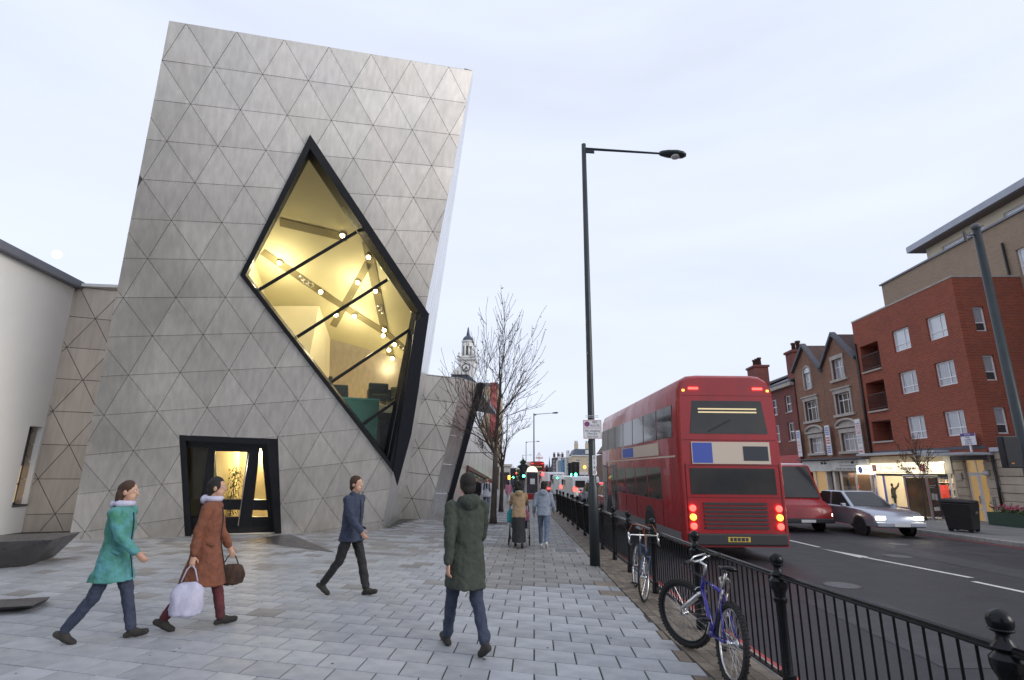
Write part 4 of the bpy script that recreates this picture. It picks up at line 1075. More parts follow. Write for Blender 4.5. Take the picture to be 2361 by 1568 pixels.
# ---- bicycles
mat('tyre', (.012, .012, .013), .75, bump=.4, bscale=120)
mat('tyre_wall', (.10, .085, .06), .7)
mat('frame_purple', (.025, .018, .26), .25, .2, coat=.6)
mat('frame_blue', (.02, .06, .14), .3, .2, coat=.4)
mat('alu', (.62, .63, .65), .28, 1.0)
mat('orange_cable', (.45, .12, .04), .5)
mat('reflector', (.7, .35, .05), .2)
def bicycle(name, label, loc, heading, lean, steer, fm, knobby, drop):
    t = thing(name, label, 'bicycle', loc, 'bicycles leaning on the railing', local=True)
    t.rotation_euler = Matrix.Rotation(heading, 3, 'Z').to_4x4().to_euler() if not lean else (Matrix.Rotation(heading, 4, 'Z') @ Matrix.Rotation(lean, 4, 'Y')).to_euler()
    Rw = .335; rt = .028 if knobby else .016
    ra, fa = Vector((0, 0, Rw)), Vector((0, 1.04, Rw))
    bb_, hb_, ht, sc_ = Vector((0, .43, .29)), Vector((0, .80, .60)), Vector((0, .76, .74)), Vector((0, .26, .70))
    sax = (ht - hb_).normalized()
    Rs = Matrix.Translation(hb_) @ Matrix.Rotation(steer, 4, sax) @ Matrix.Translation(-hb_)
    def st(p): return Rs @ Vector(p)
    tb = MB(); r_ = .018 if knobby else .014
    for a, c, q in ((bb_, hb_ + sax * .03, 1.15), (sc_, ht - sax * .02, 1.0), (bb_, sc_ + (sc_ - bb_).normalized() * .04, 1.0), (hb_, ht, 1.25)): tb.tube([a, c], r_ * q, 10)
    for s in (-1, 1):
        tb.tube([bb_ + Vector((s * .03, -.04, 0)), ra + Vector((s * .062, 0, 0))], r_ * .6, 8); tb.tube([sc_ + Vector((s * .02, 0, -.02)), ra + Vector((s * .062, 0, 0))], r_ * .5, 8)
    tb.tube([bb_ + Vector((-.04, 0, 0)), bb_ + Vector((.04, 0, 0))], .026, 10)
    fo = tb.build('frame', fm, t, smooth=True)
    for q in (.25, .4, .55):
        bq = MB(); p = bb_.lerp(hb_, q); dq_ = (hb_ - bb_).normalized(); bq.tube([p, p + dq_ * .035], r_ * 1.22, 10); bq.build('decal', 'alu', fo, smooth=True)
    fk_ = MB()
    for s in (-1, 1):
        fk_.tube([st(hb_ + Vector((s * .05, 0, -.02))), st(fa + Vector((s * .055, 0, .06))), st(fa + Vector((s * .055, 0, 0)))], [.02 if knobby else .012, .017 if knobby else .009, .012], 8)
    fk_.obox(st(hb_ + Vector((0, 0, -.02))), (Rs.to_3x3() @ Vector((.065, 0, 0))), (Rs.to_3x3() @ Vector((0, .02, 0))), Vector((0, 0, .018)))
    fk_.build('fork', 'alu' if knobby else fm, t, smooth=True)
    for c, stf in ((ra, False), (fa, True)):
        cc = st(c) if stf else c; ax = (Rs.to_3x3() @ Vector((1, 0, 0))) if stf else Vector((1, 0, 0))
        w = MB(); w.torus(cc, Rw - rt, rt, ax, 48, 8)
        if knobby:
            s_, u_, d_ = frame(ax)
            for k in range(64):
                a = 2 * math.pi * k / 64
                for off in ((-.012, .012) if k % 2 else (-.022, .0, .022)):
                    rr = s_ * math.cos(a) + u_ * math.sin(a); tg = -s_ * math.sin(a) + u_ * math.cos(a)
                    w.obox(cc + rr * (Rw - abs(off) * .35) + d_ * off, rr * .006, tg * .006, d_ * .006)
        wh = w.build('wheel', 'tyre', t, smooth=not knobby)
        rm = MB(); rm.torus(cc, Rw - rt * 2 - .006, .011, ax, 40, 6); rm.build('rim', 'alu' if not (knobby and stf) else 'black_worn', wh, smooth=True)
        sp = MB(); s_, u_, d_ = frame(ax)
        for k in range(28):
            a = 2 * math.pi * k / 28; sd = d_ * (.028 if k % 2 else -.028); a2 = a + (.5 if (k // 2) % 2 else -.5)
            sp.tube([cc + sd + (s_ * math.cos(a2) + u_ * math.sin(a2)) * .022, cc + (s_ * math.cos(a) + u_ * math.sin(a)) * (Rw - rt * 2 - .006)], .0014, 4, caps=False)
        sp.build('spokes', 'alu', wh)
        hb2 = MB(); hb2.lathe([(.02, -.045), (.026, -.03), (.013, -.02), (.013, .02), (.026, .03), (.02, .045)], cc, 12, ax)
        if knobby and not stf: hb2.lathe([(.045, .0), (.045, .006), (.035, .012)], cc + ax * .04, 16, ax)
        hb2.build('hub', 'alu', wh, smooth=True)
    stt = ht + sax * .13
    sm = MB(); sm.tube([st(ht - sax * .02), st(stt), st(stt + Vector((0, .08, .03)))], [.016, .015, .015], 10); sm.build('stem', 'alu', t, smooth=True)
    hm = MB(); hc_ = stt + Vector((0, .08, .03))
    if drop:
        for s in (-1, 1):
            hm.tube([st(hc_), st(hc_ + Vector((s * .2, 0, 0))), st(hc_ + Vector((s * .22, .05, .0))), st(hc_ + Vector((s * .22, .11, -.03))), st(hc_ + Vector((s * .22, .10, -.11))), st(hc_ + Vector((s * .22, .02, -.14)))], .013, 8)
    else:
        hm.tube([st(hc_ + Vector((-.29, -.05, .03))), st(hc_ + Vector((-.12, .0, .02))), st(hc_ + Vector((-.06, 0, 0))), st(hc_ + Vector((.06, 0, 0))), st(hc_ + Vector((.12, 0, .02))), st(hc_ + Vector((.29, -.05, .03)))], .012, 8)
        hm.tube([st(hc_ + Vector((-.15, -.01, .022))), st(hc_ + Vector((-.1, -.02, .06))), st(hc_ + Vector((.1, -.02, .06))), st(hc_ + Vector((.15, -.01, .022)))], .009, 8)
    hbo = hm.build('handlebar', 'alu', t, smooth=True)
    for s in (-1, 1):
        if drop:
            g = MB(); g.tube([st(hc_ + Vector((s * .22, .12, -.02))), st(hc_ + Vector((s * .22, .14, .05)))], [.016, .012], 8); g.tube([st(hc_ + Vector((s * .22, .15, .03))), st(hc_ + Vector((s * .22, .16, -.10)))], .006, 6); g.build('brake_lever', 'alu', hbo, smooth=True)
        else:
            g = MB(); g.tube([st(hc_ + Vector((s * .19, -.03, .03))), st(hc_ + Vector((s * .305, -.055, .031)))], .018, 10); g.build('grip', 'tyre', hbo, smooth=True)
            g = MB(); g.obox(st(hc_ + Vector((s * .16, .0, .01))), Vector((.025, 0, 0)), Vector((0, .02, 0)), Vector((0, 0, .014))); g.tube([st(hc_ + Vector((s * .16, .02, .0))), st(hc_ + Vector((s * .26, .03, -.01)))], .005, 6); g.build('brake_lever', 'black_worn', hbo)
    cb = MB()
    if drop:
        for s in (-1, 1): cb.tube([st(hc_ + Vector((s * .22, .15, .05))), st(hc_ + Vector((s * .15, .14, .17))), st(hc_ + Vector((s * .02, .08, .15))), st(hc_ + Vector((0, .02, -.05))), st(hb_ + Vector((0, .06, .1)))], .004, 5)
        cb.build('brake_cable', 'orange_cable', t, smooth=True)
    else:
        for s in (-1, 1): cb.tube([st(hc_ + Vector((s * .15, .02, 0))), st(hc_ + Vector((s * .08, .12, -.02))), st(hc_ + Vector((s * .02, .08, -.12))), sc_ + Vector((s * .01, .3, .03)), sc_ + Vector((0, .03, 0))], .004, 5)
        cb.build('brake_cable', 'black_worn', t, smooth=True)
    sp_ = (sc_ - bb_).normalized()
    q = MB(); q.tube([sc_ + sp_ * .02, sc_ + sp_ * .2], .0135, 10); q.build('seat_post', 'alu', t, smooth=True)
    q = MB(); sz = sc_ + sp_ * .2
    prof = [(-.14, .012, .02), (-.13, .06, .035), (-.09, .078, .04), (-.03, .066, .036), (.04, .036, .03), (.11, .023, .026), (.14, .012, .015)]
    vs = []; fs = []
    for y_, w, h in prof:
        for k in range(10):
            a = 2 * math.pi * k / 10; vs.append(sz + Vector((math.cos(a) * w, y_, .035 + math.sin(a) * h * .6 + (.018 if y_ < -.08 else 0))))
    for i in range(len(prof) - 1):
        for k in range(10): fs.append((i * 10 + k, i * 10 + (k + 1) % 10, (i + 1) * 10 + (k + 1) % 10, (i + 1) * 10 + k))
    fs += [list(range(10))[::-1], [(len(prof) - 1) * 10 + k for k in range(10)]]
    q.add(vs, fs); q.build('saddle', 'black_gloss', t, smooth=True)
    q = MB(); q.lathe([(.085, 0), (.092, .002), (.085, .005), (.05, .005)], bb_ + Vector((.045, 0, 0)), 24, (1, 0, 0)); q.tube([bb_ + Vector((.06, 0, 0)), bb_ + Vector((.065, .09, -.14))], .010, 6); q.tube([bb_ + Vector((-.06, 0, 0)), bb_ + Vector((-.065, -.09, .14))], .010, 6); ck = q.build('crank', 'alu', t)
    for s, y_, z_ in ((1, .09, -.14), (-1, -.09, .14)):
        q = MB(); q.obox(bb_ + Vector((s * .115, y_, z_)), (.045, 0, 0), (0, .032, 0), (0, 0, .01)); q.build('pedal', 'black_worn', ck)
    if drop:
        q = MB(); q.obox(bb_ + Vector((-.115, -.09 - .035, .14)), (.03, 0, 0), (0, .004, 0), (0, 0, .007)); q.build('pedal_reflector', 'reflector', ck)
    q = MB(); q.tube([ra + Vector((.045, 0, .03)), bb_ + Vector((.048, 0, .088))], .005, 5); q.tube([ra + Vector((.045, .02, -.05)), bb_ + Vector((.048, 0, -.088))], .005, 5); q.build('chain', 'black_worn', t)
    if knobby:
        q = MB(); q.torus(st(hb_ + Vector((0, .03, -.02))), .05, .006, (0, 1, 0), 14, 5, .3, 2.8); q.build('brake_arm', 'alu', t, smooth=True)
    return t
r1 = G(1666, 1572)
bicycle('mountain_bicycle', 'purple blue mountain bike with knobbly tyres leaning on the railing', (1.70, 5.22, gz(5.2) ), RAD(2), RAD(7), RAD(38), 'frame_purple', True, False)
bicycle('road_bicycle', 'dark blue road bike with drop handlebars leaning on the railing', (1.66, 9.45, gz(9.4)), RAD(180 - 1), RAD(-6), RAD(-24), 'frame_blue', False, True)
lk = MB(); cpt = Vector((1.83, 5.60, .63)); pts = []
for k in range(26):
    a = 2 * math.pi * k / 25; pts.append(cpt + Vector((.02 * math.sin(3 * a) + .09 * math.cos(a), .16 * math.cos(a), .17 * math.sin(a))))
lk.tube(pts, .011, 8); lk.tube([cpt + Vector((.08, .10, .14)), cpt + Vector((.12, .18, .10))], .016, 8)
mat('armour', (.55, .52, .45), .35, .7, c2=(.1, .1, .09), scale=40, stretch=(1, 1, 1))
tag(lk.build('cable_lock', 'armour', loc=cpt - Vector((0, 0, .2)), smooth=True), 'looped armoured cable lock hanging on the mountain bike', 'lock')
# ---- bare street trees
mat('bark', (.042, .033, .027), .85, c2=(.075, .062, .052), scale=7, stretch=(1, 1, .3), bump=.3, bscale=30)
mat('dry_leaf', (.16, .07, .04), .7, c2=(.22, .12, .05), scale=4)
def bare_tree(base, H, seed, label, grp, fork=.34, spread=1.0, lv=1.0, r0=.12, leaves=130, leafm='dry_leaf', depth=5, name='street_tree'):
    g = random.Random(seed); B = Vector(base)
    t = thing(name, label, 'tree', base, grp)
    tr = MB(); br = MB(); lf = MB(); tips = []
    def grow(mb, p, d, l, r, lev):
        n = 4; path = [p]; rad = [r]; q = p.copy(); dd = d.copy()
        for k in range(n):
            dd = (dd + Vector((g.gauss(0, .07), g.gauss(0, .07), g.gauss(0, .04) + (.05 if lev > 0 else 0)))).normalized()
            q = q + dd * l / n; path.append(q.copy()); rad.append(r * (1 - .5 * (k + 1) / n))
        rad = [max(x, .0075) for x in rad]
        mb.tube(path, rad, 7 if lev < 2 else (5 if lev < 3 else 3), caps=lev == 0)
        if lev >= depth: tips.append((path, dd)); return
        nb = (3 if lev == 0 else g.choice((3, 4, 4))) if lev < 4 else g.choice((2, 3))
        for k in range(nb):
            f = 1.0 if (k == 0) else g.uniform(.3, .95)
            i = min(n, max(1, int(f * n))); pp = path[i]
            ang = (RAD(g.uniform(8, 16)) if k == 0 else RAD(g.uniform(20, 44))) * spread
            s, u, _ = frame(dd); az = g.uniform(0, 6.28)
            nd = (dd * math.cos(ang) + (s * math.cos(az) + u * math.sin(az)) * math.sin(ang)); nd.z = max(nd.z, .15); nd.normalize()
            grow(br, pp, nd, l * g.uniform(.58, .86) * (1.0 if k == 0 else .86), rad[i] * (.8 if k == 0 else .62), lev + 1)
    hf = H * fork
    path = [B - Vector((0, 0, .1)), B + Vector((.0, 0, .3)), B + Vector((.03, .02, hf * .5)), B + Vector((.05, 0, hf))]
    tr.tube(path, [r0 * 1.35, r0, r0 * .85, r0 * .75], 10)
    to = tr.build('trunk', 'bark', t, smooth=True)
    p = path[-1]
    nl = 4
    for k in range(nl):
        az = k * 6.283 / nl + g.uniform(-.4, .4); an = RAD(8 if k == 0 else g.uniform(18, 34)) * spread
        grow(br, p - Vector((0, 0, .25 * k * hf * .12)), Vector((math.cos(az) * math.sin(an), math.sin(az) * math.sin(an), math.cos(an))), H * (.30 if k == 0 else .25) * lv, r0 * (.55 if k == 0 else .42), 1)
    br.build('crown', 'bark', t, smooth=True)
    for k in range(leaves):
        path, dd = g.choice(tips); c = g.choice(path); a, b_ = Vector((g.gauss(0, 1), g.gauss(0, 1), g.gauss(0, 1))).normalized() * g.uniform(.03, .06), Vector((g.gauss(0, 1), g.gauss(0, 1), g.gauss(0, 1))).normalized() * g.uniform(.02, .04)
        lf.add([c, c + a + b_, c + a * 2, c + a - b_], [(0, 1, 2, 3)])
    if leaves: lf.build('leaves', leafm, t, kind='stuff')
    return t
b1, b2 = G(1137, 1207), G(1155, 1180)
bare_tree((b1.x, b1.y, gz(b1.y)), 8.0, 12, 'bare young street tree with a few brown leaves on the wide pavement', 'bare trees on the pavement', leaves=330, spread=.92, depth=5, lv=1.12, r0=.125)
bare_tree((b2.x, b2.y, gz(b2.y)), 5.6, 31, 'smaller bare tree behind the young street tree on the pavement', 'bare trees on the pavement', leaves=140, r0=.11, fork=.40, depth=5, spread=1.1)
def disc_slab(p, r_, m): 
    bb = MB(); bb.box(p.x - r_, p.x + r_, p.y - r_, p.y + r_, gz(p.y) - .02, gz(p.y) + .006); return bb
tag(disc_slab(b1, .55, '').build('tree_pit', 'joint_dark', loc=(b1.x, b1.y, gz(b1.y))), 'dark square tree pit around the young street tree', 'tree pit')
# ================================================================ far side of the road
brick_mat('brick_red', (.36, .074, .036), (.25, .05, .028), (.27, .17, .12), 'YZ', soot=(.16, .05, .04), soot_amt=.4)
brick_mat('brick_red_x', (.36, .074, .036), (.25, .05, .028), (.27, .17, .12), 'XZ', soot=(.16, .05, .04), soot_amt=.4)
brick_mat('brick_tan', (.34, .25, .17), (.28, .20, .14), (.34, .28, .22), 'YZ', soot=(.18, .13, .10), soot_amt=.3)
brick_mat('brick_old', (.30, .14, .085), (.22, .10, .065), (.24, .17, .12), 'YZ', soot=(.09, .055, .045), soot_amt=.6)
brick_mat('brick_oldred', (.24, .06, .045), (.18, .045, .04), (.2, .12, .1), 'YZ', soot=(.07, .035, .035), soot_amt=.6)
mat('stone_trim', (.46, .42, .38), .8, c2=(.34, .30, .27), scale=2.5)
mat('stone_block', (.52, .45, .36), .8, c2=(.42, .35, .27), scale=1.6, bump=.1, bscale=18, rnd=.1)
mat('upvc', (.78, .78, .80), .35)
mat('cream_render', (.62, .55, .42), .8, c2=(.55, .48, .36), scale=.6)
mat('roof_metal', (.36, .38, .43), .4, .4, c2=(.30, .32, .37), scale=1)
mat('soffit', (.16, .13, .12), .7)
mat('roof_tile', (.11, .055, .045), .8, c2=(.07, .04, .035), scale=3, bump=.3, bscale=12)
mat('slate', (.10, .10, .12), .6, c2=(.07, .07, .085), scale=3, bump=.2, bscale=10)
mat('pane_curtain', (.42, .43, .47), .12, c2=(.24, .25, .28), scale=5, stretch=(6, 6, .25), spec=.8, coat=.8)
mat('pane_pale', (.62, .66, .70), .1, c2=(.5, .55, .6), scale=1.2, spec=.8, coat=.8)
mat('pane_dark', (.035, .035, .045), .06, spec=.8, c2=(.07, .06, .07), scale=2)
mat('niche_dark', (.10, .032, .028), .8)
mat('canopy_grey', (.42, .44, .48), .5)
mat('shop_white', (.66, .64, .60), .6, c2=(.55, .53, .5), scale=2)
mat('sign_lit', (.9, .85, .7), .5, emit=(1.0, .86, .58), es=1.05)
mat('sign_lit_white', (.9, .9, .85), .5, emit=(1.0, .93, .75), es=1.5)
mat('tube_lit', (1, 1, 1), .5, emit=(1.0, .92, .78), es=14)
mat('shop_wall', (.75, .68, .55), .8)
mat('goods', (.5, .45, .38), .6, rnd=.6, c2=(.25, .18, .15), scale=8)
mat('orange_box', (.5, .2, .04), .6)
mat('poster_blue', (.05, .05, .22), .4, c2=(.3, .12, .12), scale=5)
mat('poster_dark', (.03, .012, .02), .25, c2=(.06, .02, .03), scale=2)
mat('text_white', (.8, .8, .78), .5)
mat('text_red', (.6, .05, .04), .5)
mat('text_blue', (.05, .12, .5), .5)
mat('text_tan', (.45, .34, .18), .5)
mat('purple', (.10, .05, .24), .5)
XF = 20.0
mat('window_warm2', (.4, .26, .1), .25, c2=(.3, .18, .07), scale=1.5, emit=(1, .62, .25), es=.22)
STP = Plane(Vector((XF, 0, 0)), Vector((0, -1, 0)), Vector((0, 0, 1)))          # u = -y, v = z, facing the road
def facade(pl, outline, rects, m, parent, t=.25, name='wall'):
    holes = [ccw([(a, c), (b_, c), (b_, d), (a, d)]) for a, b_, c, d in rects]
    pcs = [ccw(outline)]
    for h in holes: pcs = subtract(pcs, h)
    b = MB()
    for q in pcs: b.ext([pl.w(a, -t) for a in q], pl.n * t)
    return b.build(name, m, parent)
def rq(pl, a, b_, c, d, dep): return [pl.w((a, c), dep), pl.w((b_, c), dep), pl.w((b_, d), dep), pl.w((a, d), dep)]
def window(pl, a, b_, c, d, parent, mull=(.5,), trans=(.5,), fw=.06, m='upvc', pane='pane_curtain', dep=-.10, sill=None, only_mull_above=None, name='window'):
    f = MB(); t = .05
    for q in ((a, a + fw, c, d), (b_ - fw, b_, c, d), (a + fw, b_ - fw, c, c + fw), (a + fw, b_ - fw, d - fw, d)): f.ext(rq(pl, *q, dep), pl.n * -t)
    w, h = b_ - a, d - c
    for s in mull: f.ext(rq(pl, a + w * s - fw * .4, a + w * s + fw * .4, c + fw, d - fw, dep - .003), pl.n * -t * .8)
    for s in trans: f.ext(rq(pl, a + fw, b_ - fw, c + h * s - fw * .4, c + h * s + fw * .4, dep - .006), pl.n * -t * .8)
    wo = f.build(name, m, parent)
    us = [a + fw * .9] + [a + w * s for s in mull] + [b_ - fw * .9]; vs = [c + fw * .9] + [c + h * s for s in trans] + [d - fw * .9]
    for i in range(len(us) - 1):
        for j in range(len(vs) - 1):
            p = MB(); p.ext(rq(pl, us[i], us[i + 1], vs[j], vs[j + 1], dep - .03), pl.n * -.01); p.build('pane', pane if isinstance(pane, str) else pane[(i + j) % len(pane)], wo)
    if sill:
        p = MB(); p.ext(rq(pl, a - .06, b_ + .06, c - .07, c - .003, .05), pl.n * -.3); p.build('sill', sill, wo)
    return wo
# ---- red brick apartment block
gb = -.35
rb = thing('red_brick_apartments', 'red brick apartment block with white windows and recessed balconies', 'apartment block', (XF, 28.6, gb))
YA, YB, ZT = 32.75, 24.6, 10.95
rows = [(8.29, 9.48), (5.96, 7.14), (3.56, 4.74)]
wins = []
for z0, z1 in rows:
    wins += [(-29.31, -28.0, z0, z1), (-26.68, -25.43, z0, z1)]
nich = [(-32.3, -30.6, 7.72, 9.3), (-32.3, -30.6, 5.36, 7.05), (-32.3, -30.6, 3.6, 4.75)]
facade(STP, [(-YA, 2.75), (-YB, 2.75), (-YB, ZT), (-YA, ZT)], wins + nich, 'brick_red', rb)
for k, q in enumerate(wins): window(STP, *q, rb, mull=(.62,), trans=(.32,), fw=.07, pane='pane_pale' if k < 2 else 'pane_curtain')
for q in nich:
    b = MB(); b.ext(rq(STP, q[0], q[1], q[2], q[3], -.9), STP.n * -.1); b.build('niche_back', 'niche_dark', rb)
    b = MB(); b.ext(rq(STP, q[0], q[0] - .1, q[2], q[3], -.25), STP.n * -.65); b.ext(rq(STP, q[1], q[1] + .1, q[2], q[3], -.25), STP.n * -.65); b.ext(rq(STP, q[0], q[1], q[3], q[3] + .1, -.25), STP.n * -.65); b.build('niche_cheek', 'brick_red', rb)
    window(STP, q[0] + .75, q[1] - .15, q[2] + .06, q[3] - .15, rb, mull=(.55,), trans=(), fw=.07, pane='pane_dark', dep=-.8, name='balcony_door')
    b = MB(); b.ext(rq(STP, q[0] - .03, q[1] + .05, q[2] - .09, q[2] - .003, .10), STP.n * -.9); b.build('balcony_slab', 'stone_trim', rb)
    if q[3] - q[2] > 1.3:
        r_ = MB()
        for z in (q[2] + .12, q[2] + .95): r_.bar(STP.w((q[0] + .02, z), .03), STP.w((q[1] - .02, z), .03), .03, .03)
        ro = r_.build('balcony_rail', 'black_worn', rb)
        for k in range(13):
            u = q[0] + .05 + (q[1] - q[0] - .1) * k / 12; r_ = MB(); r_.bar(STP.w((u, q[2] + .12), .03), STP.w((u, q[2] + .95), .03), .014, .014, (0, 1, 0)); r_.build('baluster', 'black_worn', ro)
REP = Plane(Vector((0, YB, 0)), Vector((1, 0, 0)), Vector((0, 0, 1)))
rwins = [(20.68, 21.2, z0, z1) for z0, z1 in rows]
facade(REP, [(XF + .252, 2.75), (23.2, 2.75), (23.2, ZT), (XF + .252, ZT)], rwins, 'brick_red_x', rb, name='return_wall')
b = MB(); b.box(XF - .0, XF + .252, YB - .0, YB + .002, 2.75, ZT)
for k, q in enumerate(rwins): window(REP, *q, rb, mull=(), trans=(.36,), fw=.06, pane=('pane_dark', 'pane_curtain'), sill=None)
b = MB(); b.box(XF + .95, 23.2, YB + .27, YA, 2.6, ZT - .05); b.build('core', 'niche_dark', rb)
b = MB(); b.box(XF - .02, 23.3, YB - .02, YA + .02, ZT + .003, ZT + .09); b.build('coping', 'stone_trim', rb)
b = MB(); b.tube([(XF - .06, YA - .12, 2.8), (XF - .06, YA - .12, 9.6)], .06, 8); b.build('downpipe', 'black_worn', rb, smooth=True)
# ---- ground floor of the block: shop, stone entrance, canopies
ps = thing('phone_shop', 'brightly lit phone shop with a cream illuminated fascia under the red brick block', 'shop', (XF, 30, gb))
b = MB(); b.ext(rq(STP, -32.9, -26.7, gb, 2.74, -3.2), STP.n * -.1); b.build('back_wall', 'shop_wall', ps)
b = MB(); b.ext(rq(STP, -32.9, -26.7, 2.42, 2.74, .0), STP.n * -3.1); b.build('ceiling', 'shop_wall', ps)
b = MB(); b.ext(rq(STP, -32.9, -26.7, gb - .1, gb + .08, .0), STP.n * -3.1); b.build('floor', 'far_paving', ps)
for u in (-32.9, -26.85): b = MB(); b.ext(rq(STP, u, u + .15, gb + .08, 2.42, .0), STP.n * -3.1); b.build('side_wall', 'shop_wall', ps)
fs_ = MB(); fs_.ext(rq(STP, -32.5, -27.15, 1.80, 2.36, .32), STP.n * -.25); fas = fs_.build('fascia_sign', 'sign_lit', ps)
_b = MB(); _b.ext(rq(STP, -27.13, -26.69, 1.79, 2.74, .06), STP.n * -.06); _b.build('end_board', 'shop_white', ps)
_b = MB(); _b.ext(rq(STP, -32.9, -27.14, 2.37, 2.74, .05), STP.n * -.045); _b.build('head_board', 'stone_block', ps)
def stext(s, u, z, size, m, par, dep=.324, align='CENTER'): return text(s, size, m, par, STP.w((u, z), dep), (0, -1, 0), (0, 0, 1), align)
stext('T-Mobile', -30.9, 2.08, .2, 'text_tan', fas); stext('3', -31.55, 2.08, .34, 'sign_text', fas); stext('C', -30.05, 2.06, .34, 'text_red', fas); scribble(fas, 'text_tan', STP.w((-29.3, 2.06), .324), (0, -1, 0), (0, 0, 1), 1.2, .2, 1, 4)
scribble(fas, 'text_tan', STP.w((-30.6, 1.87), .324), (0, -1, 0), (0, 0, 1), 3.0, .07, 1, 6)
for u in (-32.15, -28.25):
    b = MB(); b.ext(rq(STP, u - .17, u + .17, 1.92, 2.26, .33), STP.n * -.02); lg = b.build('logo_plate', 'text_red', fas)
    b = MB(); b.torus(STP.w((u, 2.09), .335), .08, .022, (1, 0, 0), 16, 6); b.build('logo_ring', 'text_white', lg)
b = MB(); b.ext(rq(STP, -33.85, -32.6, 1.74, 2.24, .36), STP.n * -.28); sq = b.build('square_sign', 'sign_lit_white', ps)
b = MB(); b.lathe([(.20, 0), (.20, .006)], STP.w((-33.45, 1.99), .362), 24, (-1, 0, 0)); bl = b.build('blue_disc', 'sign_blue', sq)
b = MB(); b.tube([STP.w((-33.56, 1.96), .37), STP.w((-33.47, 1.91), .37), STP.w((-33.42, 2.03), .37), STP.w((-33.34, 2.06), .37)], .018, 6); b.build('swoosh', 'text_white', bl)
scribble(sq, 'text_tan', STP.w((-32.92, 1.99), .364), (0, -1, 0), (0, 0, 1), .45, .12, 1, 3)
b = MB(); b.ext(rq(STP, -27.25, -26.75, 1.95, 2.34, .62), STP.n * -.18); b.build('projecting_sign', 'sign_lit_white', ps)
for u in (-32.75, -31.95, -29.9, -28.2, -27.0):
    b = MB(); b.ext(rq(STP, u - .04, u + .04, gb + .08, 1.78, .05), STP.n * -.08); b.build('shop_mullion', 'sign_blue' if u < -31 else 'upvc', ps)
b = MB(); b.ext(rq(STP, -31.9, -27.05, gb + .08, .05, .04), STP.n * -.06); b.build('stall_riser', 'poster_blue', ps)
for u0, u1 in ((-31.9, -29.95), (-29.85, -28.25), (-28.15, -27.05)):
    b = MB(); b.ext(rq(STP, u0, u1, .06, 1.77, .02), STP.n * -.008); b.build('pane', 'glass_clear', ps)
b = MB(); b.ext(rq(STP, -32.5, -27.1, 1.66, 1.78, .06), STP.n * -.06); b.build('transom', 'frame_black', ps)
for u in (-31.3, -29.6, -28.4):
    b = MB(); b.bar(STP.w((u - .5, 2.38), -1.0), STP.w((u + .5, 2.38), -1.0), .12, .06); b.build('strip_light', 'tube_lit', ps)
ld = bpy.data.lights.new('shop_light', 'AREA'); ld.energy = 150; ld.color = (1, .86, .66); ld.shape = 'RECTANGLE'; ld.size = 4.5; ld.size_y = 1.5
lo = bpy.data.objects.new('shop_light', ld); C.objects.link(lo); lo.location = (XF + 1.4, 29.9, 2.30); lo.rotation_euler = (0, 0, RAD(90))
gg = random.Random(8)
for z in (.3, .65, 1.0, 1.35):
    b = MB(); b.ext(rq(STP, -31.7, -27.0, z - .03, z, -2.6), STP.n * -.55); b.build('shelf', 'shop_white', ps)
    u = -31.65
    while u < -27.1:
        w = gg.uniform(.08, .22); h = gg.uniform(.1, .28)
        b = MB(); b.ext(rq(STP, u, u + w, z + .001, z + h, -2.7), STP.n * -.3); b.build('goods_box', 'goods', ps); u += w + gg.uniform(.02, .12)
b = MB(); b.ext(rq(STP, -31.8, -30.6, .5, 1.2, -2.0), STP.n * -.5); b.build('counter', 'text_red', ps)
lad = thing('step_ladder', 'aluminium step ladder standing in the phone shop doorway', 'ladder', (XF - .3, 32.35, gb))
for s in (0, 1):
    for q in (0, 1):
        b = MB(); b.bar((XF - .25 - .3 * s, 32.55 - .42 * q, gb), (XF - .35, 32.47 - .28 * q, 1.55), .05, .025); b.build('stile', 'alu', lad)
for k in range(6):
    z = gb + .25 + k * .28; f_ = (z - gb) / 1.9; b = MB(); b.bar((XF - .55 + .2 * f_, 32.53 - .08 * f_, z), (XF - .55 + .2 * f_, 32.15 + .06 * f_, z), .07, .025); b.build('tread', 'alu', lad)
# stone entrance bay
sb = thing('stone_entrance_bay', 'pale stone entrance bay with a glazed white door beside the phone shop', 'building bay', (XF, 25.5, gb))
dr = (-25.99, -24.95, gb + .02, 2.2)
b = MB(); n_ = 8; zz = gb
hcs = (2.74 - gb) / n_
for k in range(n_):
    for u0, u1 in ((-26.68, -26.05), (-24.9, -24.3)):
        bb = MB(); bb.ext(rq(STP, u0 + .006, u1 - .006, zz + .012, zz + hcs - .004, .0 + .02 * (k % 2 == 0)), STP.n * -.3); bb.build('stone_block', 'stone_block', sb, bevel=.012, seg=1)
    zz += hcs
b = MB(); b.ext(rq(STP, -26.68, -24.3, gb, 2.74, -.12), STP.n * -.02); 
for q in subtract([ccw([(-26.68, gb), (-24.3, gb), (-24.3, 2.74), (-26.68, 2.74)])], ccw([(dr[0], dr[2]), (dr[1], dr[2]), (dr[1], dr[3] + .3), (dr[0], dr[3] + .3)])):
    pass
bb = MB(); bb.ext(rq(STP, -26.05, -24.9, 2.5, 2.74, 0), STP.n * -.3); bb.build('lintel', 'stone_block', sb)
window(STP, -26.04, -24.91, 1.82, 2.5, sb, mull=(.5,), trans=(), fw=.05, pane='window_warm2', dep=-.12, name='fanlight')
window(STP, -26.04, -25.45, gb + .03, 1.81, sb, mull=(), trans=(.28,), fw=.09, pane='window_warm2', dep=-.12, name='door')
window(STP, -25.44, -24.91, gb + .03, 1.81, sb, mull=(), trans=(.2,), fw=.05, pane='window_warm2', dep=-.125, name='side_light')
bb = MB(); bb.bar(STP.w((-25.55, .5), -.08), STP.w((-25.55, .85), -.08), .05, .04, (1, 0, 0)); bb.build('door_handle', 'alu', sb)
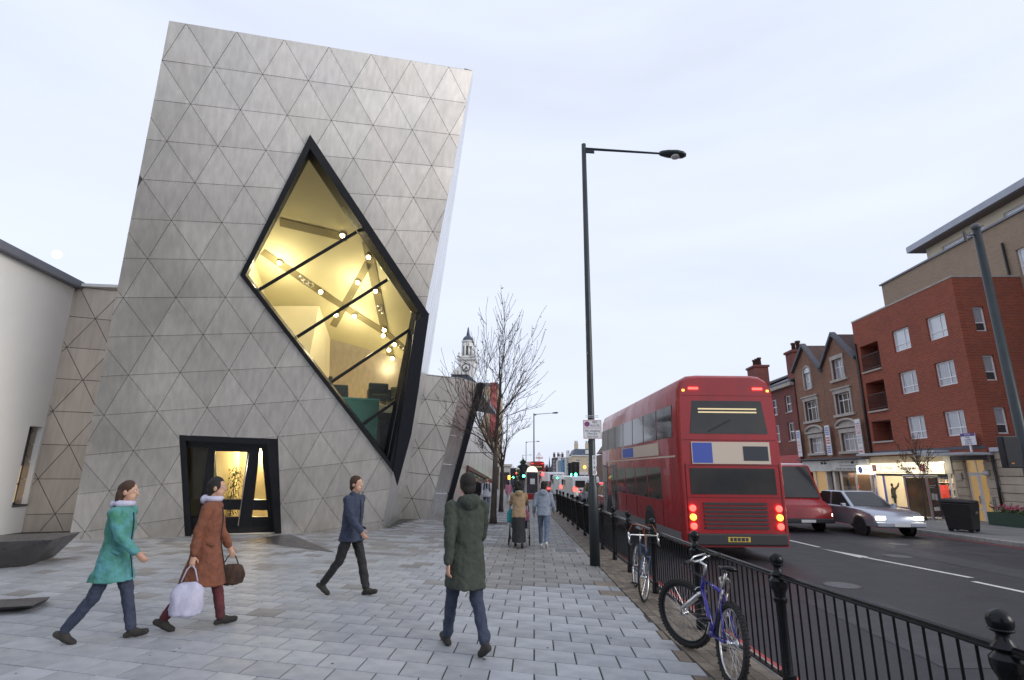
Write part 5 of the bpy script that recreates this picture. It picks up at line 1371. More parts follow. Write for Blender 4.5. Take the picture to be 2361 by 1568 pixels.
bb = MB(); bb.ball(STP.w((-24.75, 1.85), .08), .13, 12, 8); bb.build('globe_lamp', 'lens', sb, smooth=True)
bb = MB(); bb.ext(rq(STP, -24.72, -24.6, .45, .78, .06), STP.n * -.06); bb.build('entry_phone', 'alu', sb)
bb = MB(); bb.ext(rq(STP, -26.6, -26.2, 1.5, 1.85, .06), STP.n * -.04); nmp = bb.build('name_plate', 'stone_trim', sb)
# right-hand pier
pr = thing('stone_pier', 'rusticated pale stone pier with a grey capstone at the block corner', 'pier', (XF, 23.7, gb))
zz = gb
for k in range(9):
    bb = MB(); bb.box(XF + .03 * (k % 2), 23.2, 22.6, 24.26, zz + .01, zz + .34); bb.build('stone_block', 'stone_block', pr, bevel=.015, seg=1); zz += .345
bb = MB(); bb.box(XF - .12, 23.3, 22.4, 24.3, zz + .003, zz + .18); bb.build('capstone', 'canopy_grey', pr)
bb = MB(); bb.tube([(XF - .08, 24.28, gb), (XF - .08, 24.28, 2.6)], .05, 8); bb.build('downpipe', 'black_worn', pr, smooth=True)
for (y0, y1, z, pj, lab) in ((33.0, 26.7, 2.80, .75, 'long flat grey canopy over the phone shop'), (27.4, 24.25, 2.62, 1.25, 'short flat grey canopy over the stone entrance bay')):
    cn = MB(); cn.box(XF - pj, XF + .1, y1, y0, z, z + .11); co = cn.build('canopy', 'canopy_grey', loc=(XF, (y0 + y1) / 2, z), bevel=.01, seg=1)
    tag(co, lab, 'canopy')
bb = MB(); bb.box(XF - .03, XF + .002, YB - .02, YA, 2.915, 3.05); bb.box(XF - .028, XF, YB, YA, 2.42, 2.615)
tag(bb.build('lead_flashing', 'slate', loc=(XF, 28, 2.9)), 'dark flashing strip along the foot of the red brickwork', 'flashing', kind='stuff')
# ---- tan brick block behind and its penthouse
tb = thing('tan_brick_block', 'tall tan brick block with a cream penthouse and oversailing grey roof', 'apartment block', (23.3, 26, gb))
TP = Plane(Vector((23.2, 0, 0)), Vector((0, -1, 0)), Vector((0, 0, 1)))
tw = [(-24.55, -23.3, 10.98, 12.3), (-24.55, -23.3, 8.6, 9.9), (-24.55, -23.3, 6.2, 7.5), (-24.55, -23.3, 3.8, 5.1), (-21.5, -19.6, 10.98, 12.3), (-21.5, -19.6, 8.6, 9.9), (-21.5, -19.6, 6.2, 7.5), (-21.5, -19.6, 3.8, 5.1)]
tw = [w_ for w_ in tw if w_[0] > -24.4 or True]
facade(TP, [(-34.2, gb), (-14, gb), (-14, 13.95), (-34.2, 13.95)], tw, 'brick_tan', tb)
for q in tw: window(TP, *q, tb, mull=(.5,), trans=(.35,), fw=.08, pane='pane_pale')
b = MB(); b.box(23.5, 34, 14, 34.2, gb, 13.9); b.build('core', 'brick_tan', tb)
b = MB(); b.box(23.1, 34.1, 13.9, 34.3, 13.953, 14.05); b.build('coping', 'fascia_grey', tb)
b = MB(); b.tube([(23.12, 25.05, gb), (23.12, 25.05, 12.9)], .055, 8); b.build('downpipe', 'black_worn', tb, smooth=True)
PPn = Plane(Vector((23.65, 0, 0)), Vector((0, -1, 0)), Vector((0, 0, 1)))
rib = [(-29.3, -26.4, 14.2, 14.55), (-25.2, -21.0, 14.2, 14.55)]
facade(PPn, [(-30.5, 14.06), (-15, 14.06), (-15, 14.93), (-30.5, 14.93)], rib, 'cream_render', tb, name='penthouse_wall')
for q in rib: window(PPn, *q, tb, mull=(.25, .5, .75), trans=(), fw=.06, pane='pane_pale', dep=-.08, name='ribbon_window')
b = MB(); b.box(23.95, 33, 15, 30.5, 14.06, 14.93); b.build('penthouse_core', 'cream_render', tb)
b = MB(); b.box(23.08, 34, 14, 31.1, 14.933, 14.97); b.build('soffit', 'soffit', tb)
b = MB(); b.box(23.0, 34.1, 13.9, 31.2, 14.973, 15.36); b.build('roof', 'roof_metal', tb, bevel=.02)
# ---- to let board
tl = thing('to_let_board', 'white and purple TO LET board fixed above the canopy', 'sign', (XF - .2, 25.6, 3.0))
c0 = PX((3200 + 1685 / 2.635) / 1.7348, (1650 + 225 / 2.635) / 1.7348, XF - .25); c1 = PX((3200 + 1860 / 2.635) / 1.7348, (1650 + 340 / 2.635) / 1.7348, XF - .25)
LP = Plane(Vector((XF - .25, 0, 0)), Vector((0, -1, 0)), Vector((0, 0, 1)))
u0, u1, z1, z0 = -c0.y, -c1.y, c0.z, c1.z
b = MB(); b.ext(rq(LP, u0, u1, z0, z1, 0), LP.n * -.03); bo = b.build('board', 'sign_white', tl)
b = MB(); b.ext(rq(LP, u0, u1, z1 - (z1 - z0) * .25, z1, .004), LP.n * -.003); b.build('header', 'purple', bo)
hh = z1 - z0; um = (u0 + u1) / 2
for s, f_, sz, m in (('TO LET', .875, .2, 'text_white'), ('Mester', .66, .16, 'purple'), ('London', .46, .24, 'purple'), ('Properties', .27, .16, 'purple'), ('020 7801 6530', .1, .14, 'purple')):
    text(s, hh * sz, m, bo, LP.w((um, z0 + hh * f_), .006), (0, -1, 0), (0, 0, 1))
b = MB(); b.bar(LP.w((um, z0), -.05), LP.w((um, z0 - .3), -.05), .06, .06, (0, 1, 0)); b.build('bracket', 'upvc', tl)
# ---- gabled Victorian pair
def vic(y0, y1, apexY, apexZ, ez0, ez1, label, wl, arch):
    t = thing('gabled_house', label, 'house', (XF, (y0 + y1) / 2, gb - .1), 'gabled brick houses over shops')
    rects = [q for q, k in wl]
    outl = [(-y1, 2.75), (-y0, 2.75), (-y0, ez0), (-apexY, apexZ), (-y1, ez1)]
    facade(STP, outl, rects, 'brick_old', t)
    b = MB(); b.ext([(XF + .3, y0, gb), (XF + .3, y1, gb), (XF + .3, y1, ez1), (XF + .3, apexY, apexZ - .1), (XF + .3, y0, ez0)], (8, 0, 0)); b.build('core', 'brick_old', t)
    r_ = MB()
    for (ya, za), (yb_, zb_) in (((y0 - .05, ez0 - .05), (apexY, apexZ)), ((apexY, apexZ), (y1 + .05, ez1 - .05))):
        r_.ext([(XF - .06, ya, za + .004), (XF - .06, yb_, zb_ + .004), (XF - .06, yb_, zb_ + .2), (XF - .06, ya, za + .2)], (8.2, 0, 0))
    r_.build('roof', 'roof_tile', t)
    for s, (ya, za), (yb_, zb_) in ((0, (y0 - .1, ez0 - .1), (apexY, apexZ + .12)), (1, (apexY, apexZ + .12), (y1 + .1, ez1 - .1))):
        r_ = MB(); r_.ext([(XF - .2, ya, za), (XF - .2, yb_, zb_), (XF - .2, yb_, zb_ + .24), (XF - .2, ya, za + .24)], (.35, 0, 0)); r_.build('barge_coping', 'slate', t)
    for q, kind in wl:
        a, b_, c, d = q
        if kind == 'arch':
            window(STP, a, b_, c, d, t, mull=(), trans=(.45,), fw=.07, pane='pane_pale', sill='stone_trim')
            tr_ = MB(); cz_ = d; cu_ = (a + b_) / 2; rr = (b_ - a) / 2
            
            pts = [STP.w((cu_ + math.cos(k * math.pi / 12) * (rr + .07), cz_ - .05 + math.sin(k * math.pi / 12) * (rr + .07)), .02) for k in range(13)]
            tr_.tube([STP.w((b_ + .07, c), .02)] + pts + [STP.w((a - .07, c), .02)], .08, 6); tr_.build('arched_surround', 'stone_trim', t)
            tr_ = MB(); tr_.ext([STP.w((cu_ + math.cos(k * math.pi / 12) * rr, cz_ + math.sin(k * math.pi / 12) * rr), .005) for k in range(13)], STP.n * -.02); tr_.build('arched_pane', 'pane_pale', t)
        else:
            window(STP, a, b_, c, d, t, mull=(.33, .66) if kind != 'small' else (.5,), trans=(.66,) if kind != 'small' else (.6,), fw=.06, pane='pane_dark' if kind == 'mid' else 'pane_curtain', dep=-.14)
            for u in (a - .16, b_):
                tr_ = MB(); tr_.ext(rq(STP, u, u + .16, c, d, .06), STP.n * -.1); tr_.build('surround', 'stone_trim', t)
            tr_ = MB(); tr_.ext(rq(STP, a - .2, b_ + .2, d + .002, d + .26, .08), STP.n * -.1); tr_.build('lintel', 'stone_trim', t)
            tr_ = MB(); tr_.ext(rq(STP, a - .35, b_ + .35, c - .16, c - .003, .14), STP.n * -.18); tr_.build('sill', 'stone_trim', t)
            if kind == 'mid':
                tr_ = MB(); tr_.ext(rq(STP, a - .3, b_ + .3, d + .262, d + .35, .16), STP.n * -.18); tr_.build('cornice', 'stone_trim', t)
            if kind == 'low':
                cu_ = (a + b_) / 2; w = (b_ - a) / 2 + .35
                tr_ = MB(); pts = [STP.w((cu_ + w * math.cos(math.pi * (1 - k / 10)), d + .42 + .42 * math.sin(math.pi * k / 10)), .12) for k in range(11)]
                tr_.tube(pts, .085, 6); tr_.ext(rq(STP, cu_ - w, cu_ + w, d + .32, d + .44, .16), STP.n * -.18); tr_.build('segmental_pediment', 'stone_trim', t)
                tr_ = MB(); tr_.ext([STP.w((cu_ + w * .9 * math.cos(math.pi * (1 - k / 10)), d + .44 + .34 * math.sin(math.pi * k / 10)), .03) for k in range(11)], STP.n * -.04); tr_.build('tympanum', 'stone_trim', t)
    return t
vic(32.9, 36.85, 34.93, 10.6, 8.75, 8.75, 'brick house with a plain top window in its steep gable next to the red block', [((-35.45, -34.3, 7.78, 9.1), 'small'), ((-35.6, -34.0, 5.5, 6.85), 'mid'), ((-35.55, -33.95, 3.15, 4.3), 'low')], False)
vic(36.87, 40.75, 38.86, 10.75, 8.65, 9.3, 'brick house with an arched top window in its gable', [((-39.3, -38.4, 7.72, 8.9), 'arch'), ((-39.65, -38.0, 5.42, 6.85), 'mid'), ((-39.55, -37.9, 3.15, 4.2), 'low')], True)
# banners on their fronts
def banner(y0, y1, z0, z1, lines, label):
    t = thing('vertical_banner', label, 'banner', (XF - .3, (y0 + y1) / 2, z0), 'lettered vertical signboards')
    b = MB(); b.ext(rq(STP, -y0, -y1, z0, z1, .3), STP.n * -.05); bo = b.build('board', 'sign_white', t)
    w = abs(y0 - y1)
    for s, f_, sz, m in lines: text(s, w * sz, m, bo, STP.w((-(y0 + y1) / 2, z0 + (z1 - z0) * f_), .303), (0, -1, 0), (0, 0, 1))
    for f0, f1, m, n_ in ([(.7, .95, 'text_blue', 4)] if len(lines) == 4 else ([(.66, .95, 'text_blue', 4), (.36, .62, 'text_red', 3), (.06, .32, 'text_blue', 4)] if not lines else [(.57, .63, 'text_red', 1), (.78, .83, 'text_red', 1), (.04, .12, 'text_red', 1)])): scribble(bo, m, STP.w((-(y0 + y1) / 2, z0 + (z1 - z0) * (f0 + f1) / 2), .303), (0, -1, 0), (0, 0, 1), w * .75, (z1 - z0) * (f1 - f0), n_, int(y0))
banner(40.95, 40.4, 2.95, 4.85, [('NO', .55, .4, 'text_red'), ('JOB', .42, .4, 'text_red'), ('TO', .30, .4, 'text_red'), ('SMALL', .17, .3, 'text_red')], 'narrow white banner ending NO JOB TO SMALL on the brick front')
banner(36.95, 36.4, 2.95, 4.9, [], 'narrow white banner between the two gabled houses')
banner(33.45, 32.95, 2.9, 5.0, [('LARGE', .87, .28, 'sign_text'), ('LARGE', .74, .3, 'text_red'), ('STORE', .66, .3, 'text_red'), ('0171', .5, .38, 'sign_text'), ('607', .41, .38, 'sign_text'), ('9177', .32, .38, 'sign_text'), ('LOW', .17, .36, 'text_red')], 'narrow white banner with the number 0171 607 9177')
b = MB(); b.obox(STP.w((-33.2, 4.93), .306), (0, .2, 0), (.002, 0, 0), (0, 0, .05)); 
# furniture shop under them
fsx = thing('furniture_shop', 'office furniture shop with a white lettered fascia and bright window', 'shop', (XF, 35, gb))
b = MB(); b.ext(rq(STP, -37.0, -32.95, 1.95, 2.62, .22), STP.n * -.2); ff = b.build('fascia_board', 'shop_white', fsx)
for s, z, sz in (('GLOBAL OFFICE FURNITURE', 2.45, .17), ('Office Furniture Bought & Sold', 2.26, .15)): stext(s, -34.9, z, sz, 'sign_text', ff, .222)
scribble(ff, 'sign_text', STP.w((-34.9, 2.06), .222), (0, -1, 0), (0, 0, 1), 3.0, .12, 2, 9)
b = MB(); b.box(XF - .45, XF, 32.95, 41, 2.65, 2.745); b.build('cornice', 'slate', fsx)
b = MB(); b.ext(rq(STP, -36.9, -33.0, gb, 1.94, -2.5), STP.n * -.1); b.build('back_wall', 'shop_wall', fsx)
b = MB(); b.ext(rq(STP, -36.9, -33.0, 1.9, 2.6, -.02), STP.n * -2.4); b.build('ceiling', 'shop_wall', fsx)
for u in (-36.95, -36.2, -34.6, -33.1):
    b = MB(); b.ext(rq(STP, u - .05, u + .05, gb, 1.94, .05), STP.n * -.08); b.build('shop_mullion', 'shop_white', fsx)
b = MB(); b.ext(rq(STP, -36.15, -33.15, gb, .2, .04), STP.n * -.06); b.build('stall_riser', 'shop_white', fsx)
for a, c in ((-36.15, -34.65), (-34.55, -33.15)):
    b = MB(); b.ext(rq(STP, a, c, .21, 1.93, .02), STP.n * -.008); b.build('pane', 'glass_clear', fsx)
b = MB(); b.bar(STP.w((-36, 1.84), -1), STP.w((-33.5, 1.84), -1), .15, .05); b.build('strip_light', 'tube_lit', fsx)
ld = bpy.data.lights.new('shop_light', 'AREA'); ld.energy = 70; ld.color = (1, .88, .68); ld.size = 2.2
lo = bpy.data.objects.new('shop_light', ld); C.objects.link(lo); lo.location = (XF + 1.1, 34.8, 1.80)
def office_chair(u, dep, label, rot):
    p = STP.w((u, .22), -dep); t = thing('office_chair', label, 'chair', p, 'chairs in the furniture shop window', local=True); t.rotation_euler.z = rot
    b = MB(); b.box(-.25, .25, -.25, .25, .42, .52); b.build('seat', 'chair_dark', t, bevel=.03)
    b = MB(); b.box(-.24, .24, .2, .3, .5, 1.2); b.build('backrest', 'chair_dark', t, bevel=.04)
    b = MB(); b.tube([(0, 0, .08), (0, 0, .44)], .03, 8); b.build('column', 'chrome', t)
    for k in range(5):
        b = MB(); b.bar((0, 0, .1), (.28 * math.cos(k * 1.257), .28 * math.sin(k * 1.257), .03), .04, .03); b.build('base_arm', 'chrome', t)
b = MB(); b.ext(rq(STP, -36.9, -33.0, gb, .215, -.1), STP.n * -2.4); b.build('display_floor', 'shop_wall', fsx)
office_chair(-35.9, .5, 'black high backed office chair at the left of the furniture shop window', .8); office_chair(-34.9, .7, 'black office chair in the middle of the furniture shop window', -1.2); office_chair(-33.8, .5, 'black office chair near the phone shop side of the window', -.4)
b = MB(); b.box(XF + .9, XF + 1.5, 35.2, 35.9, .9, .93); dk = b.build('desk', 'frame_black', loc=(XF + 1.2, 35.5, .2)); tag(dk, 'dark desk among the chairs in the furniture shop window', 'desk')
for q in ((.92, 35.22), (1.46, 35.22), (.92, 35.86), (1.46, 35.86)):
    b = MB(); b.box(XF + q[0], XF + q[0] + .03, q[1], q[1] + .03, .216, .898); b.build('leg', 'chrome', dk)
ls = thing('red_trim_shop', 'dim shop with a reddish fascia and a bright spot lamp left of the furniture shop', 'shop', (XF, 39, gb))
b = MB(); b.ext(rq(STP, -40.75, -37.05, 1.9, 2.6, .2), STP.n * -.2); b.build('fascia_board', 'shop_white', ls)
b = MB(); b.ext(rq(STP, -40.6, -38.0, .2, 1.89, -.05), STP.n * -.05); b.build('shop_window', 'window_warm2', ls)
for u in (-40.7, -39.4, -37.95, -37.1):
    b = MB(); b.ext(rq(STP, u - .06, u + .06, gb, 1.89, .03), STP.n * -.3); b.build('pilaster', 'shop_white', ls)
b = MB(); b.ext(rq(STP, -40.6, -37.15, gb, .2, 0), STP.n * -.1); b.build('stall_riser', 'text_red', ls)
for u in (-37.4, -37.0, -33.9):
    b = MB(); p = STP.w((u, 2.5), .55); b.tube([STP.w((u, 2.62), .2), p], .015, 5); b.lathe([(.05, 0), (.1, .14), (.09, .14)], p, 10, (.3, 0, -1)); sl = b.build('sign_spotlight', 'black_worn', ls if u < -37.2 else fsx)
# ---- older red brick terrace further on
def terrace(y0, y1, zt, m, label, chim, wins_z=((4.2, 5.6), (6.4, 7.7)), nw=3, name='brick_terrace', hip=1.2, x=XF):
    pl = Plane(Vector((x, 0, 0)), Vector((0, -1, 0)), Vector((0, 0, 1)))
    t = thing(name, label, 'house', (x, (y0 + y1) / 2, gz(y0) - .2), 'old brick terraces beyond the gabled houses')
    zb = gz(y0) - .3; rects = []
    for z0, z1 in wins_z:
        for k in range(nw):
            u = -y1 + (y1 - y0) * (k + .5) / nw; rects.append((u - .5, u + .5, z0, z1))
    facade(pl, [(-y1, zb), (-y0, zb), (-y0, zt), (-y1, zt)], rects, m, t)
    b = MB(); b.box(x + .3, x + 9, y0, y1, zb, zt); b.build('core', m, t)
    for q in rects:
        window(pl, *q, t, mull=(), trans=(.5,), fw=.09, pane='pane_dark', dep=-.12, sill='stone_trim')
    b = MB(); b.ext([(x - .25, y0, zt + .003), (x - .25, y1, zt + .003), (x + 4.5, y1 - hip * .3, zt + hip * 1.6), (x + 4.5, y0 + hip * .3, zt + hip * 1.6)], (0, 0, .15)); b.ext([(x + 9, y0, zt + .003), (x + 9, y1, zt + .003), (x + 4.5, y1 - hip * .3, zt + hip * 1.6), (x + 4.5, y0 + hip * .3, zt + hip * 1.6)], (0, 0, .15))
    b.build('roof', 'slate', t)
    b = MB(); b.box(x - .28, x + .0, y0, y1, zt - .25, zt + .002); b.build('eaves_cornice', 'stone_trim', t)
    b = MB(); b.ext(rq(pl, -y1 + .2, -y0 - .2, zb, 2.4, .03), pl.n * -.1); sfr = b.build('shopfront', 'pane_dark', t)
    b = MB(); b.ext(rq(pl, -y1 + .1, -y0 - .1, 2.42, 3.1, .12), pl.n * -.1); b.build('shop_fascia', 'sign_red' if nw % 2 else 'slate', t)
    for yc, zc, w in chim:
        b = MB(); b.box(x + .3, x + 1.5, yc - w, yc + w, zt, zc); b.box(x + .2, x + 1.6, yc - w - .1, yc + w + .1, zc, zc + .18); co = b.build('chimney', m, t)
        npot = 3 if w > .7 else 2
        for k in range(npot):
            yy_ = yc - w * .6 + 1.2 * w * k / (npot - 1); b = MB(); b.lathe([(.17, 0), (.15, .6), (.2, .62), (.2, .75), (.14, .76)], (x + .9, yy_, zc + .181), 10); b.build('chimney_pot', 'roof_tile', co, smooth=True)
    return t
terrace(41.0, 48.5, 8.6, 'brick_oldred', 'old dark red brick house with a tall two pot chimney', [(41.8, 11.0, .6)])
terrace(48.6, 58.5, 8.9, 'brick_oldred', 'old dark red brick house with a broad three pot chimney', [(49.3, 11.2, .9), (57.5, 10.8, .6)], nw=4)
terrace(58.6, 72, 9.2, 'brick_oldred', 'long dark red brick terrace beyond the chimneyed houses', [(60, 11.2, .7), (70, 11.4, .7)], nw=5)
# ---- pavement furniture over there
kk = thing('phone_kiosk', 'dark telephone kiosk with a lit poster panel on the far pavement', 'kiosk', (18.5, 26.9, gz(27)), local=True)
kk.rotation_euler.z = RAD(32)
mat('kiosk_glass', (.16, .11, .06), .15, c2=(.09, .06, .035), scale=2)
for q in ((-.5, -.5), (.5, -.5), (-.5, .4), (.5, .4)):
    b = MB(); b.box(q[0] - .045, q[0] + .045, q[1] - .045, q[1] + .045, 0, 1.88); b.build('corner_post', 'alu', kk)
b = MB(); b.box(-.56, .56, -.56, .46, 1.88, 1.98); b.build('roof', 'alu', kk, bevel=.02)
b = MB(); b.box(-.45, .45, -.5, -.46, .12, 1.86); pp_ = b.build('poster', 'poster_dark', kk)
for s, z, sz, m in (("do you know who's", 1.52, .085, 'text_white'), ('following you?', 1.43, .085, 'text_white')): text(s, sz, m, pp_, (-.38, -.503, z), (1, 0, 0), (0, 0, 1), 'LEFT')
scribble(pp_, 'text_red', (-.15, -.503, 1.64), (1, 0, 0), (0, 0, 1), .45, .08, 1, 2)
b = MB(); b.box(-.25, .3, -.506, -.5, .38, .55); b.build('poster_strip', 'sign_white', pp_)
b = MB(); b.box(-.28, -.02, -.505, -.5, .88, 1.16); b.box(.03, .25, -.505, -.5, .85, 1.13); b.build('poster_picture', 'pane_pale', pp_, kind='stuff')
b = MB(); b.box(-.52, -.48, -.45, .35, .12, 1.86); b.build('side_glass', 'kiosk_glass', kk)
b = MB(); b.box(.48, .52, -.45, .35, .12, 1.86); b.build('side_glass', 'kiosk_glass', kk)
b = MB(); b.box(-.1, .25, .05, .2, .7, 1.4); b.build('telephone', 'black_worn', kk)
bp_ = G(2240, 1228)
bn = thing('grit_bin', 'black plastic wheeled refuse bin at the far kerb', 'bin', (bp_.x, bp_.y + .3, gz(bp_.y)), local=True); bn.rotation_euler.z = RAD(38)
mat('bin_black', (.012, .012, .014), .5, c2=(.022, .02, .022), scale=6)
vs = [(-.40, -.36, .08), (.40, -.36, .08), (.40, .36, .08), (-.40, .36, .08), (-.50, -.44, .98), (.50, -.44, .98), (.50, .44, .98), (-.50, .44, .98)]
b = MB(); b.add(vs, [(0, 3, 2, 1), (4, 5, 6, 7), (0, 1, 5, 4), (1, 2, 6, 5), (2, 3, 7, 6), (3, 0, 4, 7)]); b.build('body', 'bin_black', bn, bevel=.04)
b = MB(); b.add([(-.53, -.47, .985), (.53, -.47, .985), (.53, .47, .985), (-.53, .47, .985), (-.5, -.40, 1.06), (.5, -.40, 1.06), (.5, .44, 1.12), (-.5, .44, 1.12)], [(0, 3, 2, 1), (4, 5, 6, 7), (0, 1, 5, 4), (1, 2, 6, 5), (2, 3, 7, 6), (3, 0, 4, 7)]); b.build('lid', 'bin_black', bn, bevel=.03)
for q in ((-.33, -.28), (.33, -.28), (-.33, .28), (.33, .28)):
    b = MB(); b.lathe([(.08, -.03), (.08, .03)], (q[0], q[1], .08), 12, (1, 0, 0)); b.build('wheel', 'tyre', bn)
b = MB(); b.box(-.15, .12, -.448, -.43, .62, .7); b.build('label_plate', 'goods', bn)
pl_ = thing('flower_planter', 'green planter box of pink flowers beside the stone pier', 'planter', (19.3, 22.6, gz(22.6)))
b = MB(); b.box(18.7, 19.7, 21.3, 23.6, gz(22.6), gz(22.6) + .5); b.build('box', 'frame_blue' if False else mat('planter_green', (.02, .05, .03), .6), pl_)
b = MB(); fg = random.Random(3)
for k in range(500):
    p = Vector((fg.uniform(18.7, 19.7), fg.uniform(21.3, 23.6), gz(22.6) + .5 + abs(fg.gauss(0, .12)))); a = Vector((fg.gauss(0, 1), fg.gauss(0, 1), fg.gauss(0, 1))).normalized() * .05; c = Vector((fg.gauss(0, 1), fg.gauss(0, 1), fg.gauss(0, 1))).normalized() * .04
    b.add([p, p + a + c, p + a * 2, p + a - c], [(0, 1, 2, 3)])
b.build('foliage', 'leaf', pl_, kind='stuff')
b = MB()
for k in range(160):
    p = Vector((fg.uniform(18.7, 19.7), fg.uniform(21.3, 23.6), gz(22.6) + .62 + abs(fg.gauss(0, .08)))); b.ball(p, .035, 5, 3)
b.build('blossom', mat('blossom', (.5, .08, .16), .6), pl_, kind='stuff')
mat('autumn_leaf', (.20, .10, .03), .6, c2=(.10, .09, .03), scale=6)
sp_ = G(2150, 1200)
bare_tree((17.6, 25.6, gz(26)), 4.6, 5, 'slim sapling with sparse brown leaves before the phone shop', None, leaves=260, leafm='autumn_leaf', r0=.035, fork=.35, spread=.8, lv=.75, depth=4)
# green pole with camera bracket and the back of a signal
gp = PY(2250, 525, 17.3)
cp = thing('green_camera_pole', 'tall green grey steel pole with a small bracket at its domed top', 'pole', (gp.x, 17.3, gz(17.3)))
b = MB(); z_ = gz(17.3); b.tube([(gp.x, 17.3, z_), (gp.x, 17.3, z_ + 2.6), (gp.x, 17.3, z_ + 2.62), (gp.x, 17.3, gp.z)], [.16, .155, .145, .115], 16); b.build('shaft', 'lamp_green', cp, smooth=True)
b = MB(); b.ball((gp.x, 17.3, gp.z + .02), .15, 14, 8, (1, 1, .9)); b.build('dome_cap', 'frame_dkgrey', cp, smooth=True)
b = MB(); b.bar((gp.x - .08, 17.3, gp.z - .25), (gp.x - .42, 17.3, gp.z - .3), .05, .05); b.bar((gp.x - .42, 17.3, gp.z - .12), (gp.x - .42, 17.3, gp.z - .5), .05, .08, (0, 1, 0)); b.build('bracket', 'black_worn', cp)
sx = PY(2337, 1040, 16.8)
sgb = thing('signal_head', 'black back of a traffic signal mounted on the green pole', 'traffic light', (sx.x, 16.9, sx.z - .5))
b = MB(); b.box(sx.x - .2, sx.x + .25, 16.85, 17.1, sx.z - .5, sx.z + .45); b.build('backing_board', 'frame_black', sgb, bevel=.03)
b = MB(); b.box(sx.x - .1, sx.x - .02, 16.83, 16.848, sx.z - .38, sx.z - .34); b.build('label', 'orange_box', sgb)
# ================================================================ vehicles, all at rest
mat('bus_red', (.36, .010, .016), .34, .0, c2=(.25, .012, .015), scale=1.6, coat=.3, stretch=(1, 1, .35), rvar=.08)
mat('bus_seam', (.10, .006, .008), .6)
mat('bus_cream', (.62, .52, .42), .4)
mat('bus_grey', (.16, .16, .17), .5)
mat('bus_glass', (.025, .027, .03), .06, spec=.45, c2=(.05, .045, .04), scale=.8)
mat('bus_inside', (.5, .42, .25), .5, emit=(1, .8, .45), es=.45)
mat('tail_lit', (.5, .02, .02), .3, emit=(1, .04, .03), es=7)
mat('amber_lit', (.6, .25, .02), .3, emit=(1, .4, .05), es=4)
mat('head_lit', (1, .95, .8), .3, emit=(1, .86, .6), es=14)
mat('amber_display', (.05, .03, .0), .4, emit=(1, .62, .08), es=2.2)
mat('plate_yellow', (.6, .42, .05), .5)
mat('plate_white', (.7, .7, .68), .5)
mat('silver', (.45, .48, .55), .25, .6, coat=.6)
mat('paint_white', (.72, .73, .75), .35, coat=.5)
mat('paint_dark', (.025, .03, .045), .25, coat=.6)
mat('paint_red', (.30, .02, .02), .25, coat=.6)
mat('paint_blue', (.04, .06, .14), .25, coat=.6)
mat('bumper', (.03, .03, .033), .6)
def rot_place(t, loc, head): t.location = loc; t.rotation_euler.z = head
def wheel(t, x, y, r=.48, w=.28, name='wheel'):
    s = 1 if x > 0 else -1
    b = MB(); b.lathe([(r * .62, -w / 2), (r * .95, -w / 2), (r, -w * .3), (r, w * .3), (r * .95, w / 2), (r * .62, w / 2)], (x, y, r), 22, (1, 0, 0)); wo = b.build(name, 'tyre', t, smooth=False)
    b = MB(); b.lathe([(r * .6, w * .36 * s - .01), (r * .6, w * .42 * s), (r * .5, w * .40 * s), (r * .3, w * .30 * s), (r * .14, w * .5 * s), (.02, w * .5 * s)], (x, y, r), 18, (1, 0, 0)); b.build('rim', 'alu', wo)
    return wo
